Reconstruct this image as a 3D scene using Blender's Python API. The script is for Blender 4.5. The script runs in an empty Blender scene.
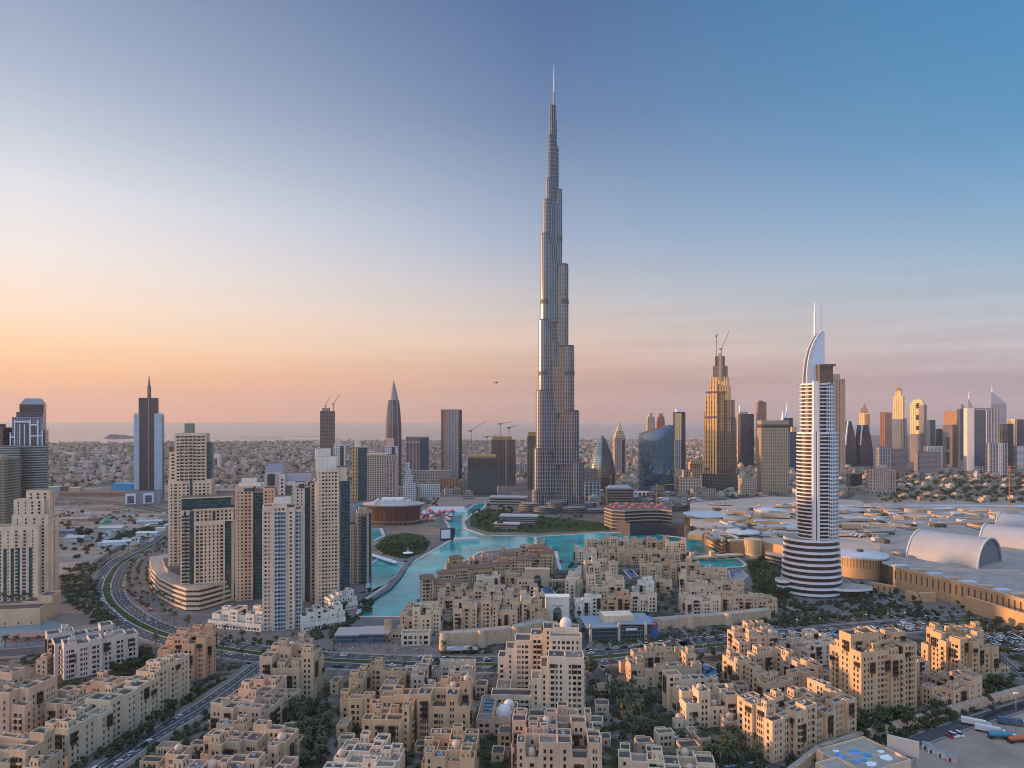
import bpy, math, random
from mathutils import Vector, Matrix
R = math.radians
C = bpy.context.scene.collection
SC = bpy.context.scene

# ------------------------------------------------------------------ camera
F, HY, H = 670.0, 417.5, 174.0          # focal length in pixels, eye-level row, camera height in metres
cd = bpy.data.cameras.new('camera'); cam = bpy.data.objects.new('camera', cd); C.objects.link(cam)
cd.sensor_width = 36; cd.lens = 36 * F / 1024; cd.shift_y = (HY - 384) / 1024
cd.clip_start = 1; cd.clip_end = 90000
cam.location = (0, 0, H); cam.rotation_euler = (R(90), 0, 0)
SC.camera = cam

# ------------------------------------------------------------------ sky and sun
SUN_AZ, SUN_EL = 86.0, 6.5               # degrees left of the view direction, degrees above the horizon
def s2l(c):
    return tuple(((x / 255) / 12.92 if x / 255 <= .04045 else ((x / 255 + .055) / 1.055) ** 2.4) for x in c)
W = bpy.data.worlds.new('World'); SC.world = W; W.use_nodes = True
nt = W.node_tree; nt.nodes.clear(); N = nt.nodes.new; L = nt.links.new
def wmath(op, a, b=None, c=None):
    n = N('ShaderNodeMath'); n.operation = op
    for i, x in enumerate((a, b, c)):
        if x is None: continue
        if isinstance(x, (int, float)): n.inputs[i].default_value = x
        else: L(x, n.inputs[i])
    return n.outputs[0]
tc = N('ShaderNodeTexCoord'); sep = N('ShaderNodeSeparateXYZ'); L(tc.outputs['Generated'], sep.inputs[0])
sx, sy = -math.sin(R(SUN_AZ)), math.cos(R(SUN_AZ))
hl = wmath('SQRT', wmath('ADD', wmath('MULTIPLY', sep.outputs[0], sep.outputs[0]), wmath('MULTIPLY', sep.outputs[1], sep.outputs[1])))
el = wmath('DIVIDE', wmath('ARCTAN2', sep.outputs[2], hl), math.pi / 2)
dotp = wmath('DIVIDE', wmath('ADD', wmath('MULTIPLY', sep.outputs[0], sx), wmath('MULTIPLY', sep.outputs[1], sy)), wmath('MAXIMUM', hl, 1e-4))
t = wmath('MULTIPLY_ADD', dotp, .5, .5)
def ramp(fac, stops):
    n = N('ShaderNodeValToRGB'); L(fac, n.inputs[0]); e = n.color_ramp.elements
    while len(e) > 1: e.remove(e[-1])
    e[0].position, e[0].color = stops[0][0], (*stops[0][1], 1)
    for p, c in stops[1:]:
        k = e.new(p); k.color = (*c, 1)
    return n.outputs[0]
def up(c, k): return tuple(x * k for x in s2l(c))
el90 = lambda d: max(0., d / 90)
EXPO = .5; K = .5 ** EXPO
def up(c): return tuple(x * K for x in s2l(c))
warm = ramp(el, [(el90(0), up((258, 176, 120))), (el90(1.5), up((260, 185, 130))), (el90(3.2), up((268, 204, 150))), (el90(5.2), up((270, 224, 180))), (el90(7.9), up((264, 236, 212))), (el90(11.9), up((250, 240, 236))), (el90(15.8), up((232, 232, 238))), (el90(19.5), up((202, 210, 224))), (el90(23), up((178, 190, 212))), (el90(26), up((160, 176, 202))), (el90(34), up((120, 140, 175))), (el90(60), up((150, 172, 206))), (1, up((175, 190, 218)))])
mid = ramp(el, [(el90(0), up((184, 138, 124))), (el90(1.9), up((194, 148, 134))), (el90(4), up((216, 176, 156))), (el90(6.6), up((226, 200, 184))), (el90(9.9), up((202, 198, 200))), (el90(14.8), up((164, 180, 206))), (el90(19.5), up((138, 160, 192))), (el90(23.9), up((110, 136, 176))), (el90(28), up((94, 124, 168))), (el90(31.6), up((82, 114, 160))), (el90(38), up((70, 104, 152))), (el90(60), up((150, 172, 206))), (1, up((175, 190, 218)))])
cool = ramp(el, [(el90(0), up((122, 118, 142))), (el90(1.5), up((138, 132, 154))), (el90(3.2), up((168, 158, 172))), (el90(5.2), up((190, 188, 198))), (el90(7.9), up((172, 190, 206))), (el90(11.9), up((142, 180, 210))), (el90(15.8), up((112, 164, 204))), (el90(19.5), up((86, 150, 196))), (el90(23), up((74, 146, 192))), (el90(26), up((66, 142, 190))), (el90(34), up((56, 130, 182))), (el90(60), up((150, 172, 206))), (1, up((175, 190, 218)))])
mx = N('ShaderNodeMix'); mx.data_type = 'RGBA'; mx0 = N('ShaderNodeMix'); mx0.data_type = 'RGBA'
tt = wmath('DIVIDE', wmath('SUBTRACT', t, .2), .62)
L(wmath('MULTIPLY', tt, 2), mx0.inputs['Factor']); L(cool, mx0.inputs[6]); L(mid, mx0.inputs[7])
L(wmath('SUBTRACT', wmath('MULTIPLY', tt, 2), 1), mx.inputs['Factor']); L(mx0.outputs[2], mx.inputs[6]); L(warm, mx.inputs[7])
sky = N('ShaderNodeTexSky'); sky.sky_type = 'NISHITA'; sky.sun_disc = False
sky.sun_elevation = R(SUN_EL); sky.sun_rotation = R(-SUN_AZ); sky.altitude = 100; sky.air_density = 1.2; sky.dust_density = 3; sky.ozone_density = 2
nsc = N('ShaderNodeVectorMath'); nsc.operation = 'SCALE'; L(sky.outputs[0], nsc.inputs[0]); nsc.inputs['Scale'].default_value = .07
# thin stretched cloud streaks low over the horizon
mp = N('ShaderNodeMapping'); L(tc.outputs['Generated'], mp.inputs[0]); mp.inputs['Scale'].default_value = (2.2, 2.2, 34)
nz = N('ShaderNodeTexNoise'); L(mp.outputs[0], nz.inputs[0]); nz.inputs['Scale'].default_value = 1.6; nz.inputs['Detail'].default_value = 6; nz.inputs['Roughness'].default_value = .55
band = ramp(el, [(0, (0,)*3), (el90(1), (.5,)*3), (el90(3.5), (1,)*3), (el90(7), (.55,)*3), (el90(12), (.12,)*3), (el90(18), (0,)*3)])
cl = wmath('MULTIPLY', wmath('MULTIPLY', wmath('SUBTRACT', nz.outputs[0], .5), 1.0), band)
m2 = N('ShaderNodeMix'); m2.data_type = 'RGBA'; m2.inputs['Factor'].default_value = .96
L(nsc.outputs[0], m2.inputs[6]); L(mx.outputs[2], m2.inputs[7])
clf = wmath('ADD', 1, wmath('MULTIPLY', cl, wmath('MAXIMUM', wmath('SUBTRACT', .85, wmath('MULTIPLY', tt, .75)), .1)))
back = wmath('MULTIPLY_ADD', wmath('MAXIMUM', wmath('MULTIPLY', sep.outputs[1], -1), 0), 1.75, 1)      # unseen sky behind the viewer brightened as added fill light
zen_fill = wmath('MULTIPLY_ADD', wmath('MAXIMUM', wmath('SUBTRACT', el, .42), 0), 4.5, 1)  # zenith sky raised as well, added fill from above the view
fin = N('ShaderNodeVectorMath'); fin.operation = 'SCALE'; L(m2.outputs[2], fin.inputs[0]); L(wmath('MULTIPLY', clf, wmath('MULTIPLY', back, zen_fill)), fin.inputs['Scale'])
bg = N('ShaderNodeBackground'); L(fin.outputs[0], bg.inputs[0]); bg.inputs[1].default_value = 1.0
wo = N('ShaderNodeOutputWorld'); L(bg.outputs[0], wo.inputs[0])
sl = bpy.data.lights.new('sun', 'SUN'); sl.energy = 5.0; sl.angle = R(1.2); sl.color = (1, .56, .27)
so = bpy.data.objects.new('sun', sl); C.objects.link(so)
tosun = Vector((sx * math.cos(R(SUN_EL)), sy * math.cos(R(SUN_EL)), math.sin(R(SUN_EL))))
so.rotation_euler = tosun.to_track_quat('Z', 'Y').to_euler(); so.location = (0, 0, 600)
vs = SC.view_settings; vs.view_transform = 'Standard'; vs.look = 'None'; vs.exposure = EXPO; vs.gamma = 1; vs.use_curve_mapping = False
SC.cycles.use_denoising = True; SC.cycles.filter_width = 1.0
SC.cycles.max_bounces = 6; SC.cycles.diffuse_bounces = 3; SC.cycles.glossy_bounces = 2; SC.cycles.volume_bounces = 0
SC.cycles.caustics_reflective = False; SC.cycles.caustics_refractive = False
SC.cycles.sample_clamp_indirect = 4

# ------------------------------------------------------------------ picture rows and columns to places on the ground
def Yd(py): return F * H / (py - HY)
def P(px, py, z=0.):
    Y = F * (H - z) / (py - HY)
    return Vector(((px - 512) / F * Y, Y, z))
def at(px, Y): return (px - 512) / F * Y
def ht(py, Y): return H - (py - HY) * Y / F

# ------------------------------------------------------------------ materials
MATS = {}
def mat(name, col, rough=.8, metal=0., noise=0., nscale=.15, spec=.5, bump=0., bscale=1., noise2=0.):
    if name in MATS: return MATS[name]
    m = bpy.data.materials.new(name); m.use_nodes = True; t = m.node_tree; b = t.nodes['Principled BSDF']
    b.inputs['Base Color'].default_value = (*col, 1); b.inputs['Roughness'].default_value = rough; b.inputs['Metallic'].default_value = metal
    b.inputs['Specular IOR Level'].default_value = spec
    if noise or bump:
        g = t.nodes.new('ShaderNodeNewGeometry'); n = t.nodes.new('ShaderNodeTexNoise'); n.inputs['Scale'].default_value = nscale; n.inputs['Detail'].default_value = 5; n.inputs['Roughness'].default_value = .65
        t.links.new(g.outputs['Position'], n.inputs['Vector'])
    if noise:
        r = t.nodes.new('ShaderNodeMapRange'); r.inputs[1].default_value = .3; r.inputs[2].default_value = .7; r.inputs[3].default_value = 1 - noise; r.inputs[4].default_value = 1 + noise
        t.links.new(n.outputs[0], r.inputs[0]); k = r.outputs[0]
        if noise2:                                                   # rain streaks down the walls
            mpn = t.nodes.new('ShaderNodeMapping'); mpn.inputs['Scale'].default_value = (1.1, 1.1, .06); t.links.new(g.outputs['Position'], mpn.inputs[0])
            n3 = t.nodes.new('ShaderNodeTexNoise'); n3.inputs['Scale'].default_value = 1; n3.inputs['Detail'].default_value = 3; t.links.new(mpn.outputs[0], n3.inputs['Vector'])
            r3 = t.nodes.new('ShaderNodeMapRange'); r3.inputs[1].default_value = .3; r3.inputs[2].default_value = .7; r3.inputs[3].default_value = 1 - noise2; r3.inputs[4].default_value = 1 + noise2
            t.links.new(n3.outputs[0], r3.inputs[0]); mm = t.nodes.new('ShaderNodeMath'); mm.operation = 'MULTIPLY'; t.links.new(k, mm.inputs[0]); t.links.new(r3.outputs[0], mm.inputs[1]); k = mm.outputs[0]
        s = t.nodes.new('ShaderNodeVectorMath'); s.operation = 'SCALE'; s.inputs[0].default_value = col; t.links.new(k, s.inputs['Scale']); t.links.new(s.outputs[0], b.inputs['Base Color'])
    if bump:
        n2 = t.nodes.new('ShaderNodeTexNoise'); n2.inputs['Scale'].default_value = bscale; n2.inputs['Detail'].default_value = 3; t.links.new(g.outputs['Position'], n2.inputs['Vector'])
        bp = t.nodes.new('ShaderNodeBump'); bp.inputs['Strength'].default_value = bump; t.links.new(n2.outputs[0], bp.inputs['Height']); t.links.new(bp.outputs[0], b.inputs['Normal'])
    MATS[name] = m; return m
def panel(name, col, rough=.6, w=6., metal=0., var=.12, spec=.3):
    m = mat(name, col, rough, metal, noise=.15, nscale=.05, spec=spec); t = m.node_tree; b = t.nodes['Principled BSDF']; src = b.inputs['Base Color'].links[0].from_socket
    g = t.nodes.new('ShaderNodeNewGeometry'); k = t.nodes.new('ShaderNodeTexBrick'); k.inputs['Scale'].default_value = 1; k.inputs['Brick Width'].default_value = w; k.inputs['Row Height'].default_value = w * .6; k.inputs['Mortar Size'].default_value = .14; k.inputs['Bias'].default_value = 0
    k.inputs['Color1'].default_value = (1, 1, 1, 1); k.inputs['Color2'].default_value = (1 - 2 * var,) * 3 + (1,); k.inputs['Mortar'].default_value = (.55, .55, .55, 1); t.links.new(g.outputs['Position'], k.inputs['Vector'])
    x = t.nodes.new('ShaderNodeMix'); x.data_type = 'RGBA'; x.blend_type = 'MULTIPLY'; x.inputs['Factor'].default_value = 1; t.links.new(src, x.inputs[6]); t.links.new(k.outputs[0], x.inputs[7]); t.links.new(x.outputs[2], b.inputs['Base Color']); return m
def facade(name, wall, glass, fh=3.8, bay=3., wf=.6, hf=.6, grough=.12, gmetal=0., wrough=.75, wmetal=0., var=.5, gspec=.6):
    """Wall with a grid of panes, laid out in metres along the wall (UV)."""
    if name in MATS: return MATS[name]
    m = bpy.data.materials.new(name); m.use_nodes = True; t = m.node_tree; b = t.nodes['Principled BSDF']; ln = t.links.new
    def mt(op, a, bb=None):
        n = t.nodes.new('ShaderNodeMath'); n.operation = op
        for i, x in enumerate((a, bb)):
            if x is None: continue
            if isinstance(x, (int, float)): n.inputs[i].default_value = x
            else: ln(x, n.inputs[i])
        return n.outputs[0]
    u = t.nodes.new('ShaderNodeUVMap'); sp = t.nodes.new('ShaderNodeSeparateXYZ'); ln(u.outputs[0], sp.inputs[0])
    uu, vv = mt('DIVIDE', sp.outputs[0], bay), mt('DIVIDE', sp.outputs[1], fh)
    fu, fv = mt('FRACT', uu), mt('FRACT', vv)
    mask = mt('MULTIPLY', mt('LESS_THAN', mt('ABSOLUTE', mt('SUBTRACT', fu, .5)), wf / 2), mt('LESS_THAN', mt('ABSOLUTE', mt('SUBTRACT', fv, .5)), hf / 2))
    cb = t.nodes.new('ShaderNodeCombineXYZ'); ln(mt('FLOOR', uu), cb.inputs[0]); ln(mt('FLOOR', vv), cb.inputs[1])
    wn = t.nodes.new('ShaderNodeTexWhiteNoise'); wn.noise_dimensions = '2D'; ln(cb.outputs[0], wn.inputs['Vector'])
    sc = t.nodes.new('ShaderNodeVectorMath'); sc.operation = 'SCALE'; sc.inputs[0].default_value = glass
    ln(mt('ADD', mt('MULTIPLY', wn.outputs[0], 2 * var), 1 - var), sc.inputs['Scale'])
    g = t.nodes.new('ShaderNodeNewGeometry'); nn = t.nodes.new('ShaderNodeTexNoise'); nn.inputs['Scale'].default_value = .06; nn.inputs['Detail'].default_value = 4; ln(g.outputs['Position'], nn.inputs['Vector'])
    sw = t.nodes.new('ShaderNodeVectorMath'); sw.operation = 'SCALE'; sw.inputs[0].default_value = wall; ln(mt('ADD', mt('MULTIPLY', nn.outputs[0], .3), .85), sw.inputs['Scale'])
    mix = t.nodes.new('ShaderNodeMix'); mix.data_type = 'RGBA'; ln(mask, mix.inputs['Factor']); ln(sw.outputs[0], mix.inputs[6]); ln(sc.outputs[0], mix.inputs[7]); ln(mix.outputs[2], b.inputs['Base Color'])
    def lerp(x0, x1): return mt('ADD', mt('MULTIPLY', mask, x1 - x0), x0)
    ln(lerp(wrough, grough), b.inputs['Roughness']); ln(lerp(wmetal, gmetal), b.inputs['Metallic']); ln(lerp(.3, gspec), b.inputs['Specular IOR Level'])
    MATS[name] = m; return m

ST = [mat('stucco_%s' % k, tuple(min(.7, x * y) for x, y in zip(c, (1.15, 1.1, 1.03))), .9, noise=.14, nscale=.07, noise2=.11, spec=.2) for k, c in
      (('sand', (.47, .345, .24)), ('cream', (.53, .42, .31)), ('ochre', (.45, .315, .20)), ('rose', (.48, .345, .255)), ('pale', (.56, .46, .36)), ('orange', (.54, .325, .20)), ('grey', (.47, .42, .39)), ('white', (.62, .57, .52)))]
SAND, CREAM, OCHRE, ROSE, PALE, ORANGE, GREY, WHITE = range(8)
DECK = mat('roof_deck_grey', (.095, .08, .07), .9, noise=.3, nscale=.22, spec=.2)
DECKS = [DECK, DECK, mat('roof_deck_brown', (.13, .10, .08), .9, noise=.3, nscale=.3, spec=.2), mat('roof_deck_dark', (.065, .058, .055), .9, noise=.3, nscale=.25, spec=.2), mat('roof_deck_sand', (.22, .175, .14), .9, noise=.25, nscale=.3, spec=.2)]
DECK2 = mat('roof_deck_light', (.30, .26, .22), .9, noise=.25, nscale=.2, spec=.2)
GL = [mat('window_dark', (.018, .02, .024), .12), mat('window_teal', (.02, .04, .045), .08), mat('window_brown', (.05, .034, .024), .3), mat('window_curtain', (.16, .13, .10), .35)]
WOOD = mat('dark_timber', (.055, .036, .026), .7, noise=.3, nscale=.8)
DOME = mat('dome_plaster', (.47, .35, .26), .7, noise=.08, nscale=.3)
BAYDARK = mat('bay_dark_glass', (.02, .016, .014), .5)  # dark glass panel at the back of the lattice bays
ROOFBROWN = mat('brown_tile', (.16, .09, .06), .85, noise=.2, nscale=.8)
WHITEP = mat('white_panel', (.72, .72, .74), .5, noise=.05, nscale=.05)
STEEL = mat('steel_grey', (.35, .36, .38), .4, .6)
DARKM = mat('dark_metal', (.06, .06, .065), .5, .3)
CONC = mat('bare_concrete', (.26, .23, .20), .9, noise=.2, nscale=.1)
TEALG = facade('teal_curtain_wall', (.07, .10, .105), (.018, .062, .072), 3.3, 1.6, .9, .8, .1, var=.5)
BLUEG = facade('blue_curtain_wall', (.08, .10, .13), (.03, .06, .10), 3.8, 1.8, .9, .85)
DKG = facade('dark_curtain_wall', (.04, .045, .05), (.018, .024, .032), 3.8, 1.8, .9, .85)

# ------------------------------------------------------------------ mesh building
class MB:
    def __init__(s): s.v = []; s.f = []; s.m = []; s.uv = []; s.sm = []
    def face(s, pts, mi=0, uv=None, smooth=False):
        n = len(s.v); s.v.extend(tuple(p) for p in pts); s.f.append(tuple(range(n, n + len(pts)))); s.m.append(mi); s.sm.append(smooth)
        s.uv.extend(uv if uv else [(p[0], p[1]) for p in pts])
    def prism(s, poly, z0, z1, mi=0, top=None, poly2=None, bottom=False, smooth=False, cap=True):
        q = poly2 or poly; n = len(poly); u = 0
        for i in range(n):
            a, b, a2, b2 = poly[i], poly[(i + 1) % n], q[i], q[(i + 1) % n]
            l = math.hypot(b[0] - a[0], b[1] - a[1])
            s.face([(a[0], a[1], z0), (b[0], b[1], z0), (b2[0], b2[1], z1), (a2[0], a2[1], z1)], mi, [(u, z0), (u + l, z0), (u + l, z1), (u, z1)], smooth); u += l
        if cap: s.face([(p[0], p[1], z1) for p in q], mi if top is None else top)
        if bottom: s.face([(p[0], p[1], z0) for p in reversed(poly)], mi)
    def box(s, x0, y0, z0, x1, y1, z1, mi=0, top=None, bottom=False):
        s.prism([(x0, y0), (x1, y0), (x1, y1), (x0, y1)], z0, z1, mi, top, bottom=bottom)
    def cyl(s, cx, cy, r, z0, z1, n=20, mi=0, top=None, r2=None, ry=None, bottom=False, smooth=True):
        e = lambda rr: [(cx + rr * math.cos(2 * math.pi * i / n), cy + rr * (ry / r if ry else 1) * math.sin(2 * math.pi * i / n)) for i in range(n)]
        s.prism(e(r), z0, z1, mi, top, e(r2) if r2 is not None else None, bottom, smooth)
    def dome(s, cx, cy, z, r, h=None, n=16, k=6, mi=0):
        h = h or r
        for j in range(k):
            a, b = math.pi / 2 * j / k, math.pi / 2 * (j + 1) / k
            for i in range(n):
                p, q = 2 * math.pi * i / n, 2 * math.pi * (i + 1) / n
                f = lambda aa, pp: (cx + r * math.cos(aa) * math.cos(pp), cy + r * math.cos(aa) * math.sin(pp), z + h * math.sin(aa))
                pts = [f(a, p), f(a, q), f(b, q), f(b, p)]
                s.face(pts if j < k - 1 else pts[:3], mi, None, True)
    def bar(s, p, q, w, mi=0):
        p, q = Vector(p), Vector(q); d = (q - p).normalized(); a = d.cross(Vector((0, 0, 1)) if abs(d.z) < .9 else Vector((1, 0, 0))).normalized() * w / 2; b = d.cross(a).normalized() * w / 2
        c = [a + b, a - b, -a - b, -a + b]
        for i in range(4):
            s.face([p + c[(i + 1) % 4], p + c[i], q + c[i], q + c[(i + 1) % 4]], mi)
        s.face([p + x for x in c], mi); s.face([q + x for x in reversed(c)], mi)
    def mesh(s, name, mats):
        me = bpy.data.meshes.new(name); me.from_pydata(s.v, [], s.f)
        mats = mats if isinstance(mats, (list, tuple)) else [mats]
        for m in mats: me.materials.append(m)
        me.polygons.foreach_set('material_index', s.m); me.polygons.foreach_set('use_smooth', s.sm)
        uv = me.uv_layers.new(name='UVMap'); uv.data.foreach_set('uv', [c for p in s.uv for c in p[:2]])
        me.update(); return me
    def build(s, name, mats, parent=None, loc=None):
        return link(name, s.mesh(name, mats), parent, loc)
def link(name, me, parent=None, loc=None, rz=0., scale=None):
    o = bpy.data.objects.new(name, me); C.objects.link(o)
    if parent is not None: o.parent = parent
    if loc is not None: o.location = loc
    if rz: o.rotation_euler = (0, 0, rz)
    if scale is not None: o.scale = scale
    return o
def tag(o, label, cat, group=None, kind=None):
    o['label'] = label; o['category'] = cat
    if group: o['group'] = group
    if kind: o['kind'] = kind
    return o
def thing(name, label, cat, loc, rz=0., group=None):
    o = link(name, None, None, loc, rz); o.empty_display_size = 2
    return tag(o, label, cat, group)
def struct(o): o['kind'] = 'structure'; return o
def stuff(o, label, cat): o['kind'] = 'stuff'; o['label'] = label; o['category'] = cat; return o

# ------------------------------------------------------------------ buildings made of cells, with cut window openings
PANES = []
for k, gm in enumerate(GL):
    b = MB(); b.box(-.5, -.04, 0, .5, .04, 1, 0); PANES.append(b.mesh('window', gm))
def wallface(b, o, ud, nrm, Wd, z0, z1, cols, rows, dep, mi=0, reveal=0):
    """One wall with openings: o start point, ud along, nrm outwards; cols/rows are (lo, hi) intervals; returns the open cells."""
    us = sorted({0., Wd} | {c for q in cols for c in q}); zs = sorted({z0, z1} | {c for q in rows for c in q})
    cs, rs = {q[0]: q for q in cols}, {q[0]: q for q in rows}
    pt = lambda u, z, d=0: (o[0] + ud[0] * u - nrm[0] * d, o[1] + ud[1] * u - nrm[1] * d, z)
    for i in range(len(us) - 1):
        u0, u1 = us[i], us[i + 1]
        if u0 not in cs or not rows:
            b.face([pt(u0, z0), pt(u1, z0), pt(u1, z1), pt(u0, z1)], mi, [(u0, z0), (u1, z0), (u1, z1), (u0, z1)]); continue
        for j in range(len(zs) - 1):
            a, c = zs[j], zs[j + 1]
            if a in rs:
                b.face([pt(u0, a), pt(u0, a, dep), pt(u0, c, dep), pt(u0, c)], reveal); b.face([pt(u1, a, dep), pt(u1, a), pt(u1, c), pt(u1, c, dep)], reveal)
                b.face([pt(u0, c), pt(u0, c, dep), pt(u1, c, dep), pt(u1, c)], reveal); b.face([pt(u0, a, dep), pt(u0, a), pt(u1, a), pt(u1, a, dep)], reveal)
                b.face([pt(u0, a, dep), pt(u1, a, dep), pt(u1, c, dep), pt(u0, c, dep)], mi)
            else:
                b.face([pt(u0, a), pt(u1, a), pt(u1, c), pt(u0, c)], mi, [(u0, a), (u1, a), (u1, c), (u0, c)])
FOOT = []; BALC = {}
def built(p, pad=1.5):
    for mi, cs, loc in FOOT:
        if (loc - p).xy.length > 110: continue
        q = mi @ p
        if any(c[0] - pad < q.x < c[2] + pad and c[1] - pad < q.y < c[3] + pad for c in cs): return True
    return False
class Bld:
    def __init__(s, name, label, cat, px, py, yaw, anchor=None, group=None, seed=1, loc=None):
        s.loc = loc if loc is not None else P(px, py); s.yaw = R(yaw); s.root = thing(name, label, cat, s.loc, s.yaw, group); s.rng = random.Random(seed)
        s.wins = []; s.balcs = []; s.cells = []; s.mw = Matrix.Translation(s.loc) @ Matrix.Rotation(s.yaw, 4, 'Z')
        s.ci = s.mw.inverted() @ Vector((0, 0, H))
    def inside(s, x, y, z, me):
        return any(c is not me and c[0] - .01 < x < c[2] + .01 and c[1] - .01 < y < c[3] + .01 and z < c[5] and z > c[4] - .1 for c in s.cells)
    def shell(s, cells, wall, fh=3.4, pat='mix', parapet=1.1, deck=DECK, dep=.5, sill=.9, base=0, inner=.35, name='wall', ww=None, gap=None, wh=1.95, glass=(0, 0, 0, 1, 2, 3), top_margin=1.0, bays=.45, margin=1.3):
        cells = [tuple(c) if len(c) == 6 else (c[0], c[1], c[2], c[3], 0., c[4]) for c in cells]
        s.cells = cells; FOOT.append((s.mw.inverted(), cells, s.loc)); b = MB(); dk = MB(); rg = s.rng; nb = 0
        for c in cells:
            x0, y0, x1, y1, z0, z1 = c; zt = z1 + parapet
            for (ox, oy, ux, uy, nx, ny, wd) in ((x0, y0, 1, 0, 0, -1, x1 - x0), (x1, y0, 0, 1, 1, 0, y1 - y0), (x1, y1, -1, 0, 0, 1, x1 - x0), (x0, y1, 0, -1, -1, 0, y1 - y0)):
                mx_, my_ = ox + ux * wd / 2, oy + uy * wd / 2
                dv = Vector((s.ci.x - mx_, s.ci.y - my_)); see = (dv.x * nx + dv.y * ny) / dv.length > -.06
                cols, rows = [], []
                nf = int((z1 - max(z0, base) - .3) / fh)
                if see and wd > 2.6 and nf > 0:
                    rows = [(max(z0, base) + k * fh + sill, max(z0, base) + k * fh + sill + wh) for k in range(nf)]
                    if rows[-1][1] > z1 - .1: rows.pop()
                    if pat == 'mix':
                        n = max(1, int((wd - 2 * margin + 1.4) / 2.75)); stp = (wd - 2 * margin) / n
                        for i in range(n):
                            k = rg.choice('nnwwpn'); m = margin + stp * (i + .5)
                            if k == 'w' and stp > 2.3: cols.append((m - 1., m + 1.))
                            elif k == 'p' and stp > 2.3: cols += [(m - 1.05, m - .25), (m + .25, m + 1.05)]
                            elif k != 'x': cols.append((m - .6, m + .6))
                    else:
                        n = max(1, int((wd - 2 * margin + gap) / (ww + gap))); stp = (wd - 2 * margin) / n
                        kw = [rg.choice((1, 1, .62, 1.3)) for _ in range(n // 2 + 1)]; kw = kw + kw[::-1]
                        cols = [(margin + stp * (i + .5) - min(ww * kw[i], stp - .35) / 2, margin + stp * (i + .5) + min(ww * kw[i], stp - .35) / 2) for i in range(n)]
                    ok = [q for q in cols if not (s.inside(ox + ux * q[0] + nx * .4, oy + uy * q[0] + ny * .4, z1 - 1.2, c) or s.inside(ox + ux * q[1] + nx * .4, oy + uy * q[1] + ny * .4, z1 - 1.2, c))]
                    cols = ok
                    # wooden lattice bays in front of one column
                    if pat == 'mix' and bays and cols and nf >= 3 and rg.random() < bays and wd > 6:
                        q = rg.choice(cols); m = (q[0] + q[1]) / 2; k1 = nf - rg.choice((0, 0, 1)); k0 = max(1, k1 - rg.choice((1, 2, 2, 3)))
                        if 1.7 < m < wd - 1.7:
                            s.bay(ox + ux * m, oy + uy * m, nx, ny, max(z0, base) + k0 * fh + .4, min(max(z0, base) + k1 * fh - .2, z1 - .2))
                    for q in cols:
                        bal = q[1] - q[0] > 1.85 and bays and rg.random() < .5 and q[0] > .8 and q[1] < wd - .8
                        for r in rows:
                            m = (q[0] + q[1]) / 2; x, y = ox + ux * m, oy + uy * m
                            if bal and r is not rows[0] and not s.inside(x + nx * 1.4, y + ny * 1.4, r[0], c): s.balcs.append((x + nx * .01, y + ny * .01, r[0] - .75, q[1] - q[0] + .5, math.atan2(uy, ux)))
                            if s.inside(x + nx * .4, y + ny * .4, r[0], c): continue
                            s.wins.append((x - nx * (dep - .05), y - ny * (dep - .05), r[0], q[1] - q[0], r[1] - r[0], math.atan2(uy, ux), rg.choice(glass)))
                wallface(b, (ox, oy), (ux, uy), (nx, ny), wd, z0, zt, cols, rows, dep)
            s.wallmat = wall; t = .45
            # roof: parapet and deck
            if parapet > 0 and x1 - x0 > 1.5 and y1 - y0 > 1.5:
                b.face([(x0 + t, y0 + t, z1 - .01), (x0 + t, y0 + t, zt), (x1 - t, y0 + t, zt), (x1 - t, y0 + t, z1 - .01)]); b.face([(x1 - t, y1 - t, z1 - .01), (x1 - t, y1 - t, zt), (x0 + t, y1 - t, zt), (x0 + t, y1 - t, z1 - .01)])
                b.face([(x0 + t, y1 - t, z1 - .01), (x0 + t, y1 - t, zt), (x0 + t, y0 + t, zt), (x0 + t, y0 + t, z1 - .01)]); b.face([(x1 - t, y0 + t, z1 - .01), (x1 - t, y0 + t, zt), (x1 - t, y1 - t, zt), (x1 - t, y1 - t, z1 - .01)])
                for q in ((x0, y0, x1, y0 + t), (x0, y1 - t, x1, y1), (x0, y0 + t, x0 + t, y1 - t), (x1 - t, y0 + t, x1, y1 - t)):
                    b.face([(q[0], q[1], zt), (q[2], q[1], zt), (q[2], q[3], zt), (q[0], q[3], zt)])
            else: t = 0
            dk = MB(); dk.face([(x0 + t, y0 + t, z1), (x1 - t, y0 + t, z1), (x1 - t, y1 - t, z1), (x0 + t, y1 - t, z1)]); dk.build('roof_deck', rg.choice(DECKS) if deck is DECK else deck, s.root)
        b.build(name, wall, s.root)
    def bay(s, x, y, nx, ny, z0, z1):
        b = MB(); w, d = 1.5, 1.15; ux, uy = -ny, nx
        q = lambda a, e: (x + ux * a + nx * e, y + uy * a + ny * e)
        poly = [q(-w, d), q(w, d), q(w, .01), q(-w, .01)]
        if ny * 1 > -2: poly = [q(-w, .01), q(-w, d), q(w, d), q(w, .01)]
        # keep the outline counter-clockwise
        ar = sum(poly[i][0] * poly[(i + 1) % 4][1] - poly[(i + 1) % 4][0] * poly[i][1] for i in range(4))
        if ar < 0: poly.reverse()
        b.prism(poly, z0, z0 + .2, 0, 0, bottom=True); nf = max(1, round((z1 - z0) / 3.3)); fh = (z1 - z0) / nf
        bx = lambda a0, a1, e0, e1, za, zb, mi: b.prism([q(a0, e0), q(a0, e1), q(a1, e1), q(a1, e0)] if ar0 > 0 else [q(a0, e0), q(a1, e0), q(a1, e1), q(a0, e1)], za, zb, mi, mi, bottom=True)
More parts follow.
